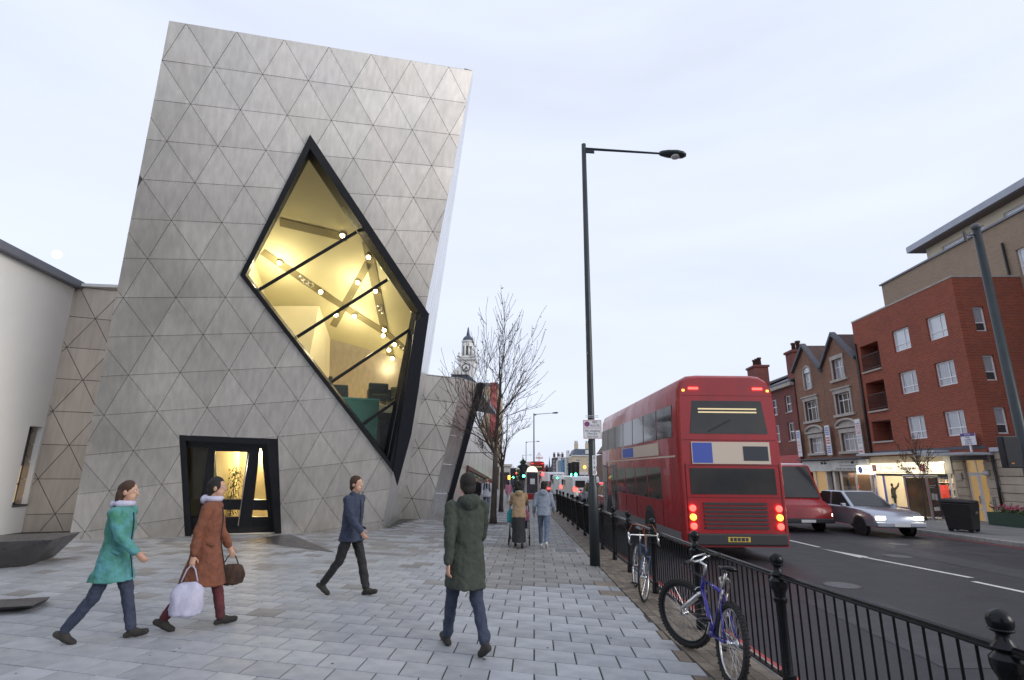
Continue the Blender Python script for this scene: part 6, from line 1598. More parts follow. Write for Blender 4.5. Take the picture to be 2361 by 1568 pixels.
# ---- double-decker bus: y forward, rear at y = 0
def bus(label, loc, head, number, detail=True, H=4.38, Lb=10.6, lit_top=False, inside=True):
    t = thing('double_decker_bus', label, 'bus', loc, None, local=True); rot_place(t, loc, head)
    W = 1.26
    b = MB(); sec = []
    n_ = 7
    # cross-section with rounded roof and slight tumblehome
    half = [(W - .02, .32), (W, .5), (W, 2.3), (W - .02, 3.3), (W - .06, 4.0), (W - .16, H - .14), (W - .34, H - .03), (W - .6, H)]
    ring = half + [(-x, z) for x, z in half[::-1]]
    st = [(0.0, .94, -.0), (.05, .975, 0), (.16, 1.0, 0), (Lb - .3, 1.0, 0), (Lb - .1, .97, 0), (Lb, .9, 0)]
    vs = []; fs = []; m = len(ring)
    for y, s, _ in st:
        for x, z in ring: vs.append((x * s, y, .32 + (z - .32) * (1 - (1 - s) * .35)))
    for i in range(len(st) - 1):
        for k in range(m): fs.append((i * m + k, (i + 1) * m + k, (i + 1) * m + (k + 1) % m, i * m + (k + 1) % m))
    fs += [list(range(m)), [(len(st) - 1) * m + k for k in range(m)][::-1]]
    b.add(vs, fs); body = b.build('body', 'bus_red', t); smooth_angle(body, 30)
    # left (kerb) and right sides: lower and upper windows
    for s in (-1, 1):
        lw = [(1.6 + k * 1.45, 2.95 + k * 1.45) for k in range(4)] if s < 0 else [(.9 + k * 1.5, 2.3 + k * 1.5) for k in range(6)]
        for y0, y1 in lw:
            p = MB(); p.ext([(s * (W + .004), y0, 1.28), (s * (W + .004), y1, 1.28), (s * (W + .0025), y1, 2.12), (s * (W + .0025), y0, 2.12)], (-s * .03, 0, 0)); p.build('lower_window', 'bus_glass', t)
        for k in range(7):
            y0 = .45 + k * 1.42
            p = MB(); p.ext([(s * (W + .004), y0, 2.86), (s * (W + .004), y0 + 1.34, 2.86), (s * (W - .026), y0 + 1.34, 3.66), (s * (W - .026), y0, 3.66)], (-s * .035, 0, 0)); p.build('upper_window', 'bus_glass', t)
        p = MB(); p.box(s * W - .004, s * W + .008, .3, Lb - .4, 2.36, 2.40); p.build('cream_band', 'bus_cream', t)
        p = MB(); p.box(s * W - .004, s * W + .010, .2, Lb - .3, .34, .62); p.build('skirt', 'bus_grey', t)
        if s < 0:
            p = MB(); p.box(-W - .006, -W + .01, 1.7, 6.3, 2.44, 2.78); ad = p.build('side_advert', 'bus_cream', t)
            p = MB(); p.box(-W - .009, -W - .0062, 4.6, 6.2, 2.46, 2.76); p.build('advert_block', 'text_blue', ad)
            for y0, y1 in ((7.4, 8.5), (9.25, 10.2)):
                p = MB(); p.box(-W - .005, -W + .01, y0, y1, .45, 2.25); dd = p.build('door', 'bus_grey', t)
                for q in (0, 1):
                    ya = y0 + .05 + q * (y1 - y0) / 2; p = MB(); p.box(-W - .010, -W, ya, ya + (y1 - y0) / 2 - .1, .6, 2.15); p.build('door_pane', 'bus_glass', dd)
    for s in (-1, 1):
        for y in (2.9, 8.9):
            p = MB(); p.lathe([(.58, 0), (.58, .012)], (s * (W - .002), y, .5), 24, (s, 0, 0)); p.build('wheel_arch', 'bumper', t)
            wheel(t, s * (W - .09), y, .48, .27)
    # rear
    p = MB(); p.ext([(-.95, -.012, 2.92), (.95, -.012, 2.92), (.86, .0, 3.72), (-.86, .0, 3.72)], (0, .05, 0)); p.build('rear_upper_window', 'bus_glass', t)
    for z in (3.5, 3.42):
        p = MB(); p.ext([(-.72, -.018, z), (.72, -.018, z), (.72, -.017, z + .035), (-.72, -.017, z + .035)], (0, .01, 0)); p.build('saloon_light', 'bus_inside', t)
    p = MB(); p.box(-1.02, 1.02, -.012, .03, 1.5, 2.1); p.build('rear_lower_panel', 'bus_glass', t)
    p = MB(); p.box(-.95, .95, -.022, -.013, 2.2, 2.72); ad = p.build('rear_advert', 'bus_cream', t)
    p = MB(); p.box(-.93, -.45, -.0245, -.0222, 2.22, 2.70); p.build('advert_block', 'sign_blue', ad)
    for k in range(7):
        p = MB(); p.box(-.75, .75, -.026, -.004, .72 + k * .09, .77 + k * .09); p.build('engine_grille', 'bumper', t)
    p = MB(); p.box(-1.16, 1.16, -.06, .06, .36, .62); p.build('bumper', 'bumper', t, bevel=.03)
    p = MB(); p.box(-.26, .26, -.066, -.061, .44, .55); npl = p.build('number_plate', 'plate_yellow', t)
    scribble(npl, 'sign_text', (0, -.0675, .495), (1, 0, 0), (0, 0, 1), .44, .14, 1, 5)
    p = MB(); p.box(.30, .9, -.03, -.012, 2.28, 2.62); dsp = p.build('route_display', 'sign_text', t)
    for s in (-1, 1):
        for z, m_ in ((.78, 'tail_lit'), (.98, 'amber_lit'), (1.18, 'tail_lit')):
            p = MB(); p.lathe([(.075, 0), (.075, .03), (.05, .045)], (s * 1.02, -.01, z), 14, (0, -1, 0)); p.build('tail_light', m_, t, smooth=False)
        p = MB(); p.box(s * .8 - .12, s * .8 + .12, -.018, .02, H - .38, H - .33); p.build('high_light', 'tail_lit', t)
    for z in (2.16, 2.76, 1.42, 3.84):
        p = MB(); p.box(-1.14, 1.14, -.008 if z < 3 else .0, .02, z, z + .012); p.build('panel_seam', 'bus_seam', t)
    for s in (-1, 1):
        for y in (1.55, 4.4, 5.9, 7.3, 8.7):
            p = MB(); p.box(s * W - .01, s * W + .002, y, y + .012, .62, 1.24); p.build('panel_seam', 'bus_seam', t)
        p = MB(); p.box(s * 1.13 - .015, s * 1.13 + .015, -.0, .03, .66, 2.2); p.build('corner_seam', 'bus_seam', t)
        p = MB(); p.box(s * 1.05 - .03, s * 1.05 + .03, -.012, .02, 3.95, 4.0); p.build('marker_light', 'amber_lit', t)
    p = MB(); p.tube([(-.5, -.03, 2.97), (.05, -.035, 3.25)], .012, 6); p.build('rear_wiper', 'bumper', t)
    # front
    p = MB(); p.box(-1.02, 1.02, Lb - .06, Lb + .015, 1.15, 2.2); p.build('windscreen', 'bus_glass', t)
    p = MB(); p.box(-1.0, 1.0, Lb - .06, Lb + .012, 2.95, 3.7); p.build('upper_windscreen', 'bus_glass', t)
    p = MB(); p.box(-.8, .8, Lb - .03, Lb + .02, 2.32, 2.62); p.build('destination_blind', 'amber_display', t)
    for s in (-1, 1):
        p = MB(); p.lathe([(.11, 0), (.11, .03)], (s * .9, Lb - .02, .75), 14, (0, 1, 0)); p.build('headlight', 'head_lit', t)
    p = MB(); p.box(-.55, .55, .8, Lb - .8, H - .03, H + .03); p.build('roof_pod', 'bus_red', t, bevel=.03)
    return t
bus('large red double decker bus seen from behind beside the guard railing', (4.75, 13.2, gz(13.2) - .12), RAD(3.0), '43')
fb = PY(1240, 1135, 92)
bus('distant red double decker bus beyond the lit bus stop', (fb.x, 92, gz(92) - .12), RAD(9), '271', detail=False)
# ---- cars: y forward
def car(label, loc, head, paint, L=4.2, W=1.72, H=1.45, kind='hatch', lit=True, front_lit=True, group=None, name='car', plate='plate_yellow'):
    t = thing(name, label, 'van' if kind == 'van' else 'car', loc, group, local=True); rot_place(t, loc, head)
    h = W / 2
    if kind == 'van':
        prof = [(0, .35), (-.02, .9), (.02, H - .12), (.12, H), (L - 1.5, H), (L - 1.25, H - .06), (L - .55, 1.15), (L - .1, .98), (L, .8), (L, .35)]
        gl = [(L - 1.38, H - .14, 1.2, L - .62)]
        belt, roofz = 1.15, H
    else:
        prof = [(0, .34), (-.03, .6), (.02, .88), (.10, .95), (L * .24, .97), (L * .70, .95), (L * .86, .90), (L - .16, .82), (L - .03, .70), (L, .52), (L - .02, .34)]
        belt, roofz = .93, H
    b = MB(); vs = []; fs = []; n_ = len(prof)
    for s, e in ((-h, 1), (-h + .10, 0), (h - .10, 0), (h, 1)):
        for y, z in prof:
            yy = L / 2 + (y - L / 2) * (.975 if e else 1.0); zz = z - (.035 if e and z > .6 else 0); vs.append((s, yy, zz))
    for i in range(3):
        for k in range(n_): fs.append((i * n_ + k, i * n_ + (k + 1) % n_, (i + 1) * n_ + (k + 1) % n_, (i + 1) * n_ + k))
    fs += [list(range(n_))[::-1], [3 * n_ + k for k in range(n_)]]
    b.add(vs, [f[::-1] for f in fs]); bo = b.build('body', paint, t, bevel=.03); smooth_angle(bo, 38)
    if kind != 'van':
        yr0, yr1, yt0, yt1 = (.06, L * .73, .42, L * .55) if kind == 'hatch' else (L * .14, L * .72, L * .27, L * .54)
        cab = MB(); hb, htp = h - .08, h - .24
        P = [(-hb, yr0, belt), (hb, yr0, belt), (hb, yr1, belt - .02), (-hb, yr1, belt - .02), (-htp, yt0, H), (htp, yt0, H), (htp, yt1, H), (-htp, yt1, H)]
        cab.add(P, [(0, 3, 2, 1), (4, 5, 6, 7), (0, 1, 5, 4), (1, 2, 6, 5), (2, 3, 7, 6), (3, 0, 4, 7)]); co = cab.build('cabin', paint, t, bevel=.05)
        V = [Vector(p) for p in P]
        def pane(q, nm, e=.012):
            c = sum(q, Vector()) / 4; nn = (q[1] - q[0]).cross(q[3] - q[0]).normalized(); cc = Vector((0, L / 2, 1.0))
            if nn.dot(c - cc) < 0: nn = -nn
            pm = MB(); pm.ext([c + (a - c) * .86 + nn * e for a in q], nn * -.03); pm.build(nm, 'bus_glass', co)
        pane([V[0], V[1], V[5], V[4]], 'rear_window'); pane([V[3], V[2], V[6], V[7]], 'windscreen')
        for a, b_, c_, d_ in ((0, 3, 7, 4), (1, 2, 6, 5)):
            m1, m2 = V[a].lerp(V[b_], .5), V[d_].lerp(V[c_], .5)
            pane([V[a], m1, m2, V[d_]], 'side_window'); pane([m1, V[b_], V[c_], m2], 'side_window')
    else:
        pm = MB(); pm.ext([(-h + .16, L - 1.2, H - .12), (h - .16, L - 1.2, H - .12), (h - .12, L - .58, 1.2), (-h + .12, L - .58, 1.2)], (0, .02, .02)); pm.build('windscreen', 'bus_glass', t)
        for s in (-1, 1):
            pm = MB(); pm.box(s * h - .008, s * h + .008, L - 1.9, L - 1.05, 1.2, H - .3); pm.build('side_window', 'bus_glass', t)
            pm = MB(); pm.box(s * .42 - .34, s * .42 + .34, -.035, .01, 1.15, H - .28); pm.build('rear_window', 'bus_glass', t)
    for s in (-1, 1):
        for y in (L * .19, L * .81):
            p = MB(); p.lathe([(.36, 0), (.36, .01)], (s * (h - .004), y, .32), 20, (s, 0, 0)); p.build('wheel_arch', 'bumper', t)
            wheel(t, s * (h - .085), y, .31, .19)
        zt_ = 1.05 if kind == 'van' else .74
        p = MB(); p.obox((s * (h - .17), -.0, zt_), (.13, 0, 0), (0, .035, 0), (0, 0, .07 if kind != 'van' else .14)); p.build('tail_light', 'tail_lit' if lit else 'sign_red', t, bevel=.015)
        p = MB(); p.obox((s * (h - .22), L - .05, .64), (.16, 0, 0), (0, .04, 0), (0, 0, .06)); p.build('headlight', 'head_lit' if front_lit else 'lens', t, bevel=.02)
        p = MB(); p.obox((s * (h + .07), L * .66, belt + .05), (.08, 0, 0), (0, .05, 0), (0, 0, .06)); p.build('wing_mirror', paint, t, bevel=.02)
    if kind == 'hatch' and lit:
        p = MB(); p.obox((0, .30, H - .05), (.22, 0, 0), (0, .03, 0), (0, 0, .02)); p.build('brake_light', 'tail_lit', t)
    p = MB(); p.box(-h + .03, h - .03, -.08, .05, .36, .54); p.build('bumper', 'bumper' if kind == 'van' else paint, t, bevel=.03)
    p = MB(); p.box(-h + .03, h - .03, L - .05, L + .06, .36, .52); p.build('bumper', 'bumper' if kind == 'van' else paint, t, bevel=.03)
    p = MB(); p.box(-.26, .26, -.088, -.081, .40, .51); p.build('number_plate', plate, t)
    p = MB(); p.box(-.26, .26, L + .061, L + .068, .38, .48); p.build('number_plate', 'plate_white', t)
    return t
RZ = lambda y: gz(y) - .118
# far lane, coming towards the camera
car('silver saloon car with lit headlights passing the phone shop', (12.0, 23.4, RZ(21)), RAD(180 + 3), 'silver', L=4.4, kind='saloon', lit=True)
_v = car('red and white delivery van with lit headlights on the far side of the road', (9.6, 25.6, RZ(23)), RAD(180 + 3), 'bus_red', L=5.2, W=2.0, H=2.45, kind='van')
_b = MB(); _b.box(-.96, .96, .0, 3.75, 1.72, 2.475); _b.build('white_roof', 'paint_white', _v, bevel=.08)
# queue beyond the bus, going away
def by_px(x, y, Y): p = PY(x, y, Y); return (p.x, Y, RZ(Y))
car('red hatchback with glowing brake lights behind the dark estate', by_px(1432, 1160, 27.5), RAD(4), 'paint_red', L=3.9, group='cars queuing away down the road')
car('dark blue estate car with lit tail lights in the queue', by_px(1394, 1150, 33), RAD(5), 'paint_blue', L=4.4, H=1.55, group='cars queuing away down the road')
car('tall white van with lit tail lights in the queue', by_px(1352, 1140, 38), RAD(6), 'paint_white', L=5, W=1.9, H=1.9, kind='van', group='cars queuing away down the road')
car('white van ahead of the tall van by the traffic lights', by_px(1316, 1140, 46), RAD(7), 'paint_white', L=5, W=1.9, H=1.95, kind='van', group='cars queuing away down the road')
car('small dark red car with lit tail lights next to the far white truck', by_px(1281, 1132, 54), RAD(8), 'paint_red', L=4, group='cars queuing away down the road')
car('white box truck standing beyond the queue', by_px(1283, 1128, 66), RAD(9), 'paint_white', L=6, W=2.1, H=2.4, kind='van', group='cars queuing away down the road')
# ================================================================ down the street
mat('far_white', (.62, .62, .62), .8, c2=(.5, .5, .5), scale=.5)
mat('far_blue', (.10, .28, .50), .8, c2=(.08, .24, .44), scale=.5)
mat('far_cream', (.55, .47, .34), .8, c2=(.46, .39, .28), scale=.5)
mat('far_brown', (.17, .10, .075), .85, c2=(.11, .07, .055), scale=.6)
mat('far_pink', (.40, .20, .17), .85, c2=(.3, .15, .13), scale=.6)
mat('far_dark', (.07, .065, .075), .85, c2=(.05, .045, .055), scale=.4)
mat('green_lit', (.1, .8, .4), .3, emit=(.05, 1, .42), es=16)
mat('pharm_green', (.1, .6, .2), .3, emit=(.08, .9, .25), es=6)
mat('yellow_lit', (.8, .7, .2), .3, emit=(.9, .75, .1), es=2)
mat('evergreen', (.035, .07, .03), .8, c2=(.06, .10, .04), scale=.8)
def far_building(name, label, x0, x1, yt, Y, m, nw, nr, dep=14, roof=None, rh=0, base=None, zwin=(3.6, None), trim='far_white', chim=0, cat='building'):
    A, B = PY(x0, yt, Y), PY(x1, yt, Y); zb = gz(Y) - 1.2
    t = thing(name, label, cat, ((A.x + B.x) / 2, Y, zb))
    zt = A.z; pl = Plane(Vector((0, Y, 0)), Vector((1, 0, 0)), Vector((0, 0, 1)))
    w = B.x - A.x; rects = []
    z0 = gz(Y) + zwin[0]; hh = (zt - .6 - z0) / nr
    for j in range(nr):
        for i in range(nw):
            u = A.x + w * (i + .5) / nw; ww = min(.6, w / nw * .28); rects.append((u - ww, u + ww, z0 + hh * j + hh * .2, z0 + hh * j + hh * .82))
    facade(pl, [(A.x, zb), (B.x, zb), (B.x, zt), (A.x, zt)], rects, m, t)
    b = MB(); b.box(A.x, B.x, Y + .26, Y + dep, zb, zt); b.build('core', m, t)
    for q in rects: window(pl, *q, t, mull=(), trans=(.5,), fw=.12, m=trim, pane='pane_dark', dep=-.1)
    b = MB(); b.ext(rq(pl, A.x + .2, B.x - .2, zb, gz(Y) + 2.3, .03), pl.n * -.05); b.build('shopfront', 'pane_dark', t)
    b = MB(); b.ext(rq(pl, A.x + .1, B.x - .1, gz(Y) + 2.32, gz(Y) + 3.0, .12), pl.n * -.1); b.build('shop_fascia', 'sign_lit' if nw == 3 else trim, t)
    b = MB(); b.box(A.x - .2, B.x + .2, Y - .25, Y + .1, zt + .003, zt + .3); b.build('cornice', trim, t)
    if roof == 'mansard':
        b = MB(); q = [Vector((A.x, Y + .1, zt + .31)), Vector((B.x, Y + .1, zt + .31)), Vector((B.x, Y + dep, zt + .31)), Vector((A.x, Y + dep, zt + .31))]; c = [Vector((A.x + .8, Y + 1, zt + rh)), Vector((B.x - .8, Y + 1, zt + rh)), Vector((B.x - .8, Y + dep - 1, zt + rh)), Vector((A.x + .8, Y + dep - 1, zt + rh))]
        b.add(q + c, [(0, 3, 2, 1), (4, 5, 6, 7), (0, 1, 5, 4), (1, 2, 6, 5), (2, 3, 7, 6), (3, 0, 4, 7)]); b.build('mansard_roof', 'slate_blue', t)
        b = MB(); u = A.x + w * .7; b.box(u - .7, u + .7, Y + .3, Y + 2, zt + .35, zt + rh * .85); b.build('dormer', trim, t)
    if roof == 'gable':
        b = MB(); b.ext([(A.x, Y, zt + .31), (B.x, Y, zt + .31), ((A.x + B.x) / 2, Y, zt + rh)], (0, dep, 0)); b.build('gable_roof', m, t)
    if roof == 'pitch':
        b = MB(); b.ext([(A.x - .1, Y - .2, zt + .31), (A.x - .1, Y + dep, zt + .31), (A.x - .1, Y + dep / 2, zt + rh)], (w + .2, 0, 0)); b.build('pitched_roof', 'slate', t)
    for k in range(chim):
        u = A.x + w * (k + .5) / chim; b = MB(); b.box(u - .5, u + .5, Y + dep * .3, Y + dep * .3 + 1.2, zt, zt + rh + 1.6); co = b.build('chimney', m, t)
        for s in (-.25, .25):
            b = MB(); b.lathe([(.16, 0), (.13, .7)], (u + s, Y + dep * .3 + .6, zt + rh + 1.6), 8); b.build('chimney_pot', 'roof_tile', co)
    return t
far_building('cream_corner_house', 'cream stucco corner house with a slate mansard roof down the street', 1319, 1372, 1052, 140, 'far_cream', 2, 3, roof='mansard', rh=1.9, chim=2)
far_building('white_terrace_house', 'white stucco terrace house adjoining the cream corner house', 1305, 1319, 1056, 156, 'far_white', 2, 3, chim=1)
far_building('blue_terrace_house', 'bright blue painted terrace house among the white ones', 1297, 1305, 1060, 164, 'far_blue', 1, 3)
far_building('white_terrace_house', 'narrow white terrace house on the far side of the blue one', 1286, 1297, 1063, 172, 'far_white', 2, 3, chim=1)
far_building('pink_brick_building', 'low pinkish brick building with white window heads next to the cream corner house', 1370, 1397, 1078, 120, 'far_pink', 3, 2)
far_building('brown_gabled_building', 'dark brown brick building with a big gable down the street', 1394, 1446, 1046, 104, 'far_brown', 3, 2, roof='gable', rh=3.2, chim=1)
far_building('brown_brick_building', 'tall brown brick building with chimneys near the gabled one', 1444, 1530, 1022, 92, 'far_brown', 5, 3, roof='pitch', rh=2.6, chim=2)
far_building('dark_mansion_block', 'dark stepped mansion block silhouetted far down the street', 1274, 1303, 1056, 240, 'far_dark', 4, 4, chim=3, rh=.4)
ch = thing('far_church', 'dark church spire and pinnacles on the skyline', 'church', (PY(1265, 1100, 300).x, 300, -5))
A = PY(1266, 1088, 300); s_ = 300 / FD
b = MB(); b.box(A.x - 4 * s_ * 1.0, A.x + 6 * s_, 300, 315, -6, A.z); b.build('nave', 'far_dark', ch)
b = MB(); p = PY(1267, 1078, 300); b.box(p.x - 2.2 * s_, p.x + 2.2 * s_, 298, 303, -6, p.z); b.build('tower', 'far_dark', ch)
q = PY(1267, 1051, 300); b = MB(); b.add([(p.x - 2.2 * s_, 298, p.z), (p.x + 2.2 * s_, 298, p.z), (p.x + 2.2 * s_, 303, p.z), (p.x - 2.2 * s_, 303, p.z), (p.x, 300.5, q.z)], [(0, 1, 4), (1, 2, 4), (2, 3, 4), (3, 0, 4)]); b.build('spire', 'slate_blue', ch)
for dx in (-8, -5, 5):
    p2 = PY(1267 + dx, 1078, 299); b = MB(); b.add([(p2.x - .8, 299, -6), (p2.x + .8, 299, -6), (p2.x + .8, 300.6, -6), (p2.x - .8, 300.6, -6), (p2.x - .8, 299, p2.z - 1), (p2.x + .8, 299, p2.z - 1), (p2.x + .8, 300.6, p2.z - 1), (p2.x - .8, 300.6, p2.z - 1), (p2.x, 299.8, p2.z + 2.2)], [(0, 1, 5, 4), (1, 2, 6, 5), (2, 3, 7, 6), (3, 0, 4, 7), (4, 5, 8), (5, 6, 8), (6, 7, 8), (7, 4, 8)]); b.build('pinnacle', 'far_dark', ch)
# left side, far off
far_building('white_low_building', 'white rendered building behind the second street tree', 1150, 1178, 1075, 78, 'far_white', 2, 2, zwin=(2.6, None))
far_building('pale_shop_row', 'pale row of shops on the far left pavement', 1172, 1192, 1082, 105, 'far_cream', 3, 2, zwin=(3.2, None))
far_building('grey_shop_row', 'grey shop row at the vanishing end of the pavement', 1190, 1206, 1090, 150, 'far_brown', 2, 2, zwin=(3.2, None))
far_building('end_terrace', 'small brown terrace closing the view down the road', 1203, 1240, 1092, 260, 'far_brown', 4, 2, chim=3, rh=.3)
far_building('end_terrace', 'grey terrace closing the road behind the distant bus', 1238, 1276, 1094, 275, 'far_dark', 4, 2, chim=2, rh=.3)
cr = thing('tower_crane', 'tiny pink tower crane far beyond the distant bus', 'crane', (PY(1243, 1100, 330).x, 330, -5))
a, c = PY(1243, 1110, 330), PY(1243, 1044, 330); mat('crane_pink', (.62, .42, .42), .7)
b = MB()
for dx in (-.5, .5):
    for dy in (-.5, .5): b.bar((a.x + dx, 330 + dy, -5), (a.x + dx, 330 + dy, c.z), .22, .22, (0, 1, 0))
for k in range(14): z = -5 + (c.z + 5) * k / 14; b.bar((a.x - .5, 329.5, z), (a.x + .5, 329.5, z + 1.6), .15, .15, (0, 1, 0))
b.build('mast', 'crane_pink', cr)
z = PY(1243, 1056, 330).z; p, q = PY(1235, 1056, 330), PY(1252, 1053, 330)
b = MB(); b.bar((p.x, 330, z), (q.x, 330, z), .8, .9); b.bar((q.x, 330, z), (a.x, 330, c.z), .2, .2); b.bar((p.x, 330, z), (a.x, 330, c.z), .2, .2); b.build('jib', 'crane_pink', cr)
# lamps in the distance
def far_lamp(x, yt, yb_arm, Y, side, label):
    top = PY(x, yt, Y); g = gz(Y)
    lamp((top.x, Y, g), top.z - g, (side * 1.9, -.3, .12), label, r=1.0, detail=False)
far_lamp(1231, 953, 0, 55, 1, 'street lamp rising behind the walking couple')
far_lamp(1213, 1018, 0, 100, 1, 'smaller street lamp farther down the left pavement')
far_lamp(1205, 1049, 0, 150, 1, 'tiny street lamp near the end of the left pavement')
far_lamp(1447, 993, 0, 82, -1, 'street lamp with its arm over the road on the far side')
far_lamp(1298, 1056, 0, 170, -1, 'tiny street lamp before the white terrace')
# traffic lights
def signal(x, y, Y, label, two=False):
    p = PY(x, y, Y); g = gz(Y) - .05
    t = thing('traffic_light', label, 'traffic light', (p.x, Y, g))
    b = MB(); b.tube([(p.x, Y, g), (p.x, Y, p.z + .2)], .06, 8); b.build('pole', 'frame_dkgrey', t)
    b = MB(); b.box(p.x - .18, p.x + .18, Y - .2, Y - .06, p.z - .25, p.z + .9); hd = b.build('head', 'frame_black', t, bevel=.03)
    b = MB(); b.box(p.x - .32, p.x + .32, Y - .06, Y - .04, p.z - .38, p.z + 1.03); b.build('backing_board', 'frame_black', hd)
    for k, m in enumerate(('green_lit', 'pane_dark', 'pane_dark')):
        b = MB(); b.lathe([(.12, 0), (.11, .03)], (p.x, Y - .2, p.z + .35 * k), 14, (0, -1, 0)); b.build('lens', m, hd)
        b = MB(); b.torus((p.x, Y - .28, p.z + .35 * k + .0), .13, .015, (0, 1, 0), 10, 4, 0, math.pi); b.build('hood', 'frame_black', hd)
    return t
signal(1207.5, 1097.5, 50, 'green traffic light on the left pavement before the distant bus')
signal(1327, 1094, 46, 'green traffic light standing above the white vans')
signal(1318, 1094.5, 49, 'green traffic light just behind its twin above the white vans')
signal(1183, 1101, 62, 'small green traffic light farther off on the left pavement')
ap = PY(1348, 1077, 88); sgn_ = thing('amber_beacon', 'small amber crossing beacon glowing before the cream corner house', 'beacon', (ap.x, 88, gz(88)))
b = MB(); b.tube([(ap.x, 88, gz(88)), (ap.x, 88, ap.z - .2)], .05, 8); b.build('pole', 'far_white', sgn_)
b = MB(); b.ball((ap.x, 88, ap.z), .26, 12, 8); b.build('globe', 'amber_lit', sgn_, smooth=True)
pc_ = PY(1421, 1096, 80); ph = thing('pharmacy_sign', 'small glowing green sign on the far side of the road', 'sign', (pc_.x, 80, pc_.z - .4))
b = MB(); b.box(pc_.x - .7, pc_.x + .7, 79.9, 80.1, pc_.z - .28, pc_.z + .28); b.build('casing', 'frame_black', ph)
b = MB(); b.torus((pc_.x, 79.88, pc_.z), .3, .09, (0, 1, 0), 16, 6); b.box(pc_.x - .6, pc_.x - .35, 79.86, 79.895, pc_.z - .1, pc_.z + .1); b.build('neon', 'pharm_green', ph, kind='stuff')
# lit bus stop shelter panel / vehicle with arched cream top on the road edge
bs = PY(1227, 1134, 40.5); g = gz(40.5)
st_ = thing('bus_stop_shelter', 'bus shelter end panel with a glowing arched cream top at the kerb', 'bus shelter', (bs.x, 40.5, g))
w = 15 / FD * 40.5 * 1.03; h = PY(1227, 1078, 40.5).z
b = MB(); b.box(bs.x - w, bs.x - w + .12, 40.3, 40.5, g, h - .3); b.box(bs.x + w - .12, bs.x + w, 40.3, 40.5, g, h - .3); b.build('posts', 'stone_trim', st_, kind='stuff')
b = MB(); b.box(bs.x - w + .12, bs.x + w - .12, 40.35, 40.42, g + .55, h - .35); b.build('glass_panel', 'pane_dark', st_)
b = MB(); b.box(bs.x - w + .12, bs.x + w - .12, 40.3, 40.46, g + .1, g + .53); b.build('red_panel', 'bus_red', st_)
b = MB(); b.ext([Vector((bs.x + (w - .1) * math.cos(math.pi * k / 12), 40.3, h - .32 + .42 * math.sin(math.pi * k / 12))) for k in range(13)], (0, .2, 0)); b.build('arched_light', 'sign_lit', st_)
b = MB(); b.box(bs.x - .15, bs.x + .2, 40.33, 40.345, g + 1.2, g + 1.6); b.build('notice', 'sign_white', st_)
# conifer
cp_ = PY(1206, 1133, 66); cf = thing('evergreen_tree', 'dark green evergreen tree beside the far traffic light', 'tree', (cp_.x, 66, gz(66)))
b = MB(); b.tube([(cp_.x, 66, gz(66)), (cp_.x, 66, gz(66) + 4)], [.14, .05], 7); b.build('trunk', 'bark', cf)
b = MB(); eg = random.Random(9); top = PY(1206, 1060, 66).z
for k in range(2600):
    h_ = eg.random() ** .8; zz = gz(66) + 1.2 + (top - gz(66) - 1.2) * h_; rad = (1.35 * (1 - h_ ** 1.3) + .12) * eg.random() ** .4 * (.8 + .35 * math.sin(h_ * 30)); a = eg.uniform(0, 6.28)
    p = Vector((cp_.x + math.cos(a) * rad, 66 + math.sin(a) * rad, zz)); u = Vector((eg.gauss(0, 1), eg.gauss(0, 1), eg.gauss(0, .6))).normalized() * .13; v = Vector((eg.gauss(0, 1), eg.gauss(0, 1), eg.gauss(0, 1))).normalized() * .07
    b.add([p - u, p + v, p + u, p - v], [(0, 1, 2, 3)])
b.build('crown', 'evergreen', cf)
# small signs hanging along the far left pavement
for k, (x, y, Y, m, lab) in enumerate([(1180, 1101, 70, 'amber_lit', 'small glowing amber shop sign far down the left pavement'), (1183, 1093, 82, 'tail_lit', 'tiny red lit shop sign far down the left pavement')]):
    p = PY(x, y, Y); t = thing('hanging_sign', lab, 'sign', (p.x, Y, p.z - .3)); b = MB(); b.box(p.x - .5, p.x + .5, Y - .05, Y + .05, p.z - .25, p.z + .25); b.build('lit_box', m, t); b = MB(); b.bar((p.x - .5, Y, p.z + .3), (p.x - 3, Y, p.z + .3), .05, .05); b.build('bracket', 'frame_black', t)
# the moon
mo = ray(131, 587).normalized(); mat('moon', (.9, .9, .88), 1.0, emit=(1, 1, .98), es=1.6, c2=(.7, .7, .7), scale=.02)
b = MB(); b.ball(Vector((0, 0, CAMZ)) + mo * 5000, 5000 * 8.2 / FD * .87, 24, 14); tag(b.build('moon', 'moon', smooth=True, loc=Vector((0, 0, CAMZ)) + mo * 5000), 'pale full moon in the sky above the white building', 'moon')
# unseen tower block, added behind the viewpoint to darken the steel's reflection
tw_ = thing('reflected_tower', 'tall dark glazed tower block, unseen, added behind the viewpoint for its reflection in the steel', 'tower block', (-14, -38, -.2))
b = MB(); b.box(-24, -2, -52, -36, -.2, 34); b.build('core', 'bus_glass', tw_)
for k in range(11):
    b = MB(); b.box(-24.2, -1.8, -36.0, -35.8, .2 + k * 3.1, 1.4 + k * 3.1); b.build('spandrel', 'far_dark', tw_)
for k in range(12):
    b = MB(); b.box(-24.1 + k * 1.95, -23.8 + k * 1.95, -35.8, -35.6, -.2, 34); b.build('fin', 'far_paving', tw_)
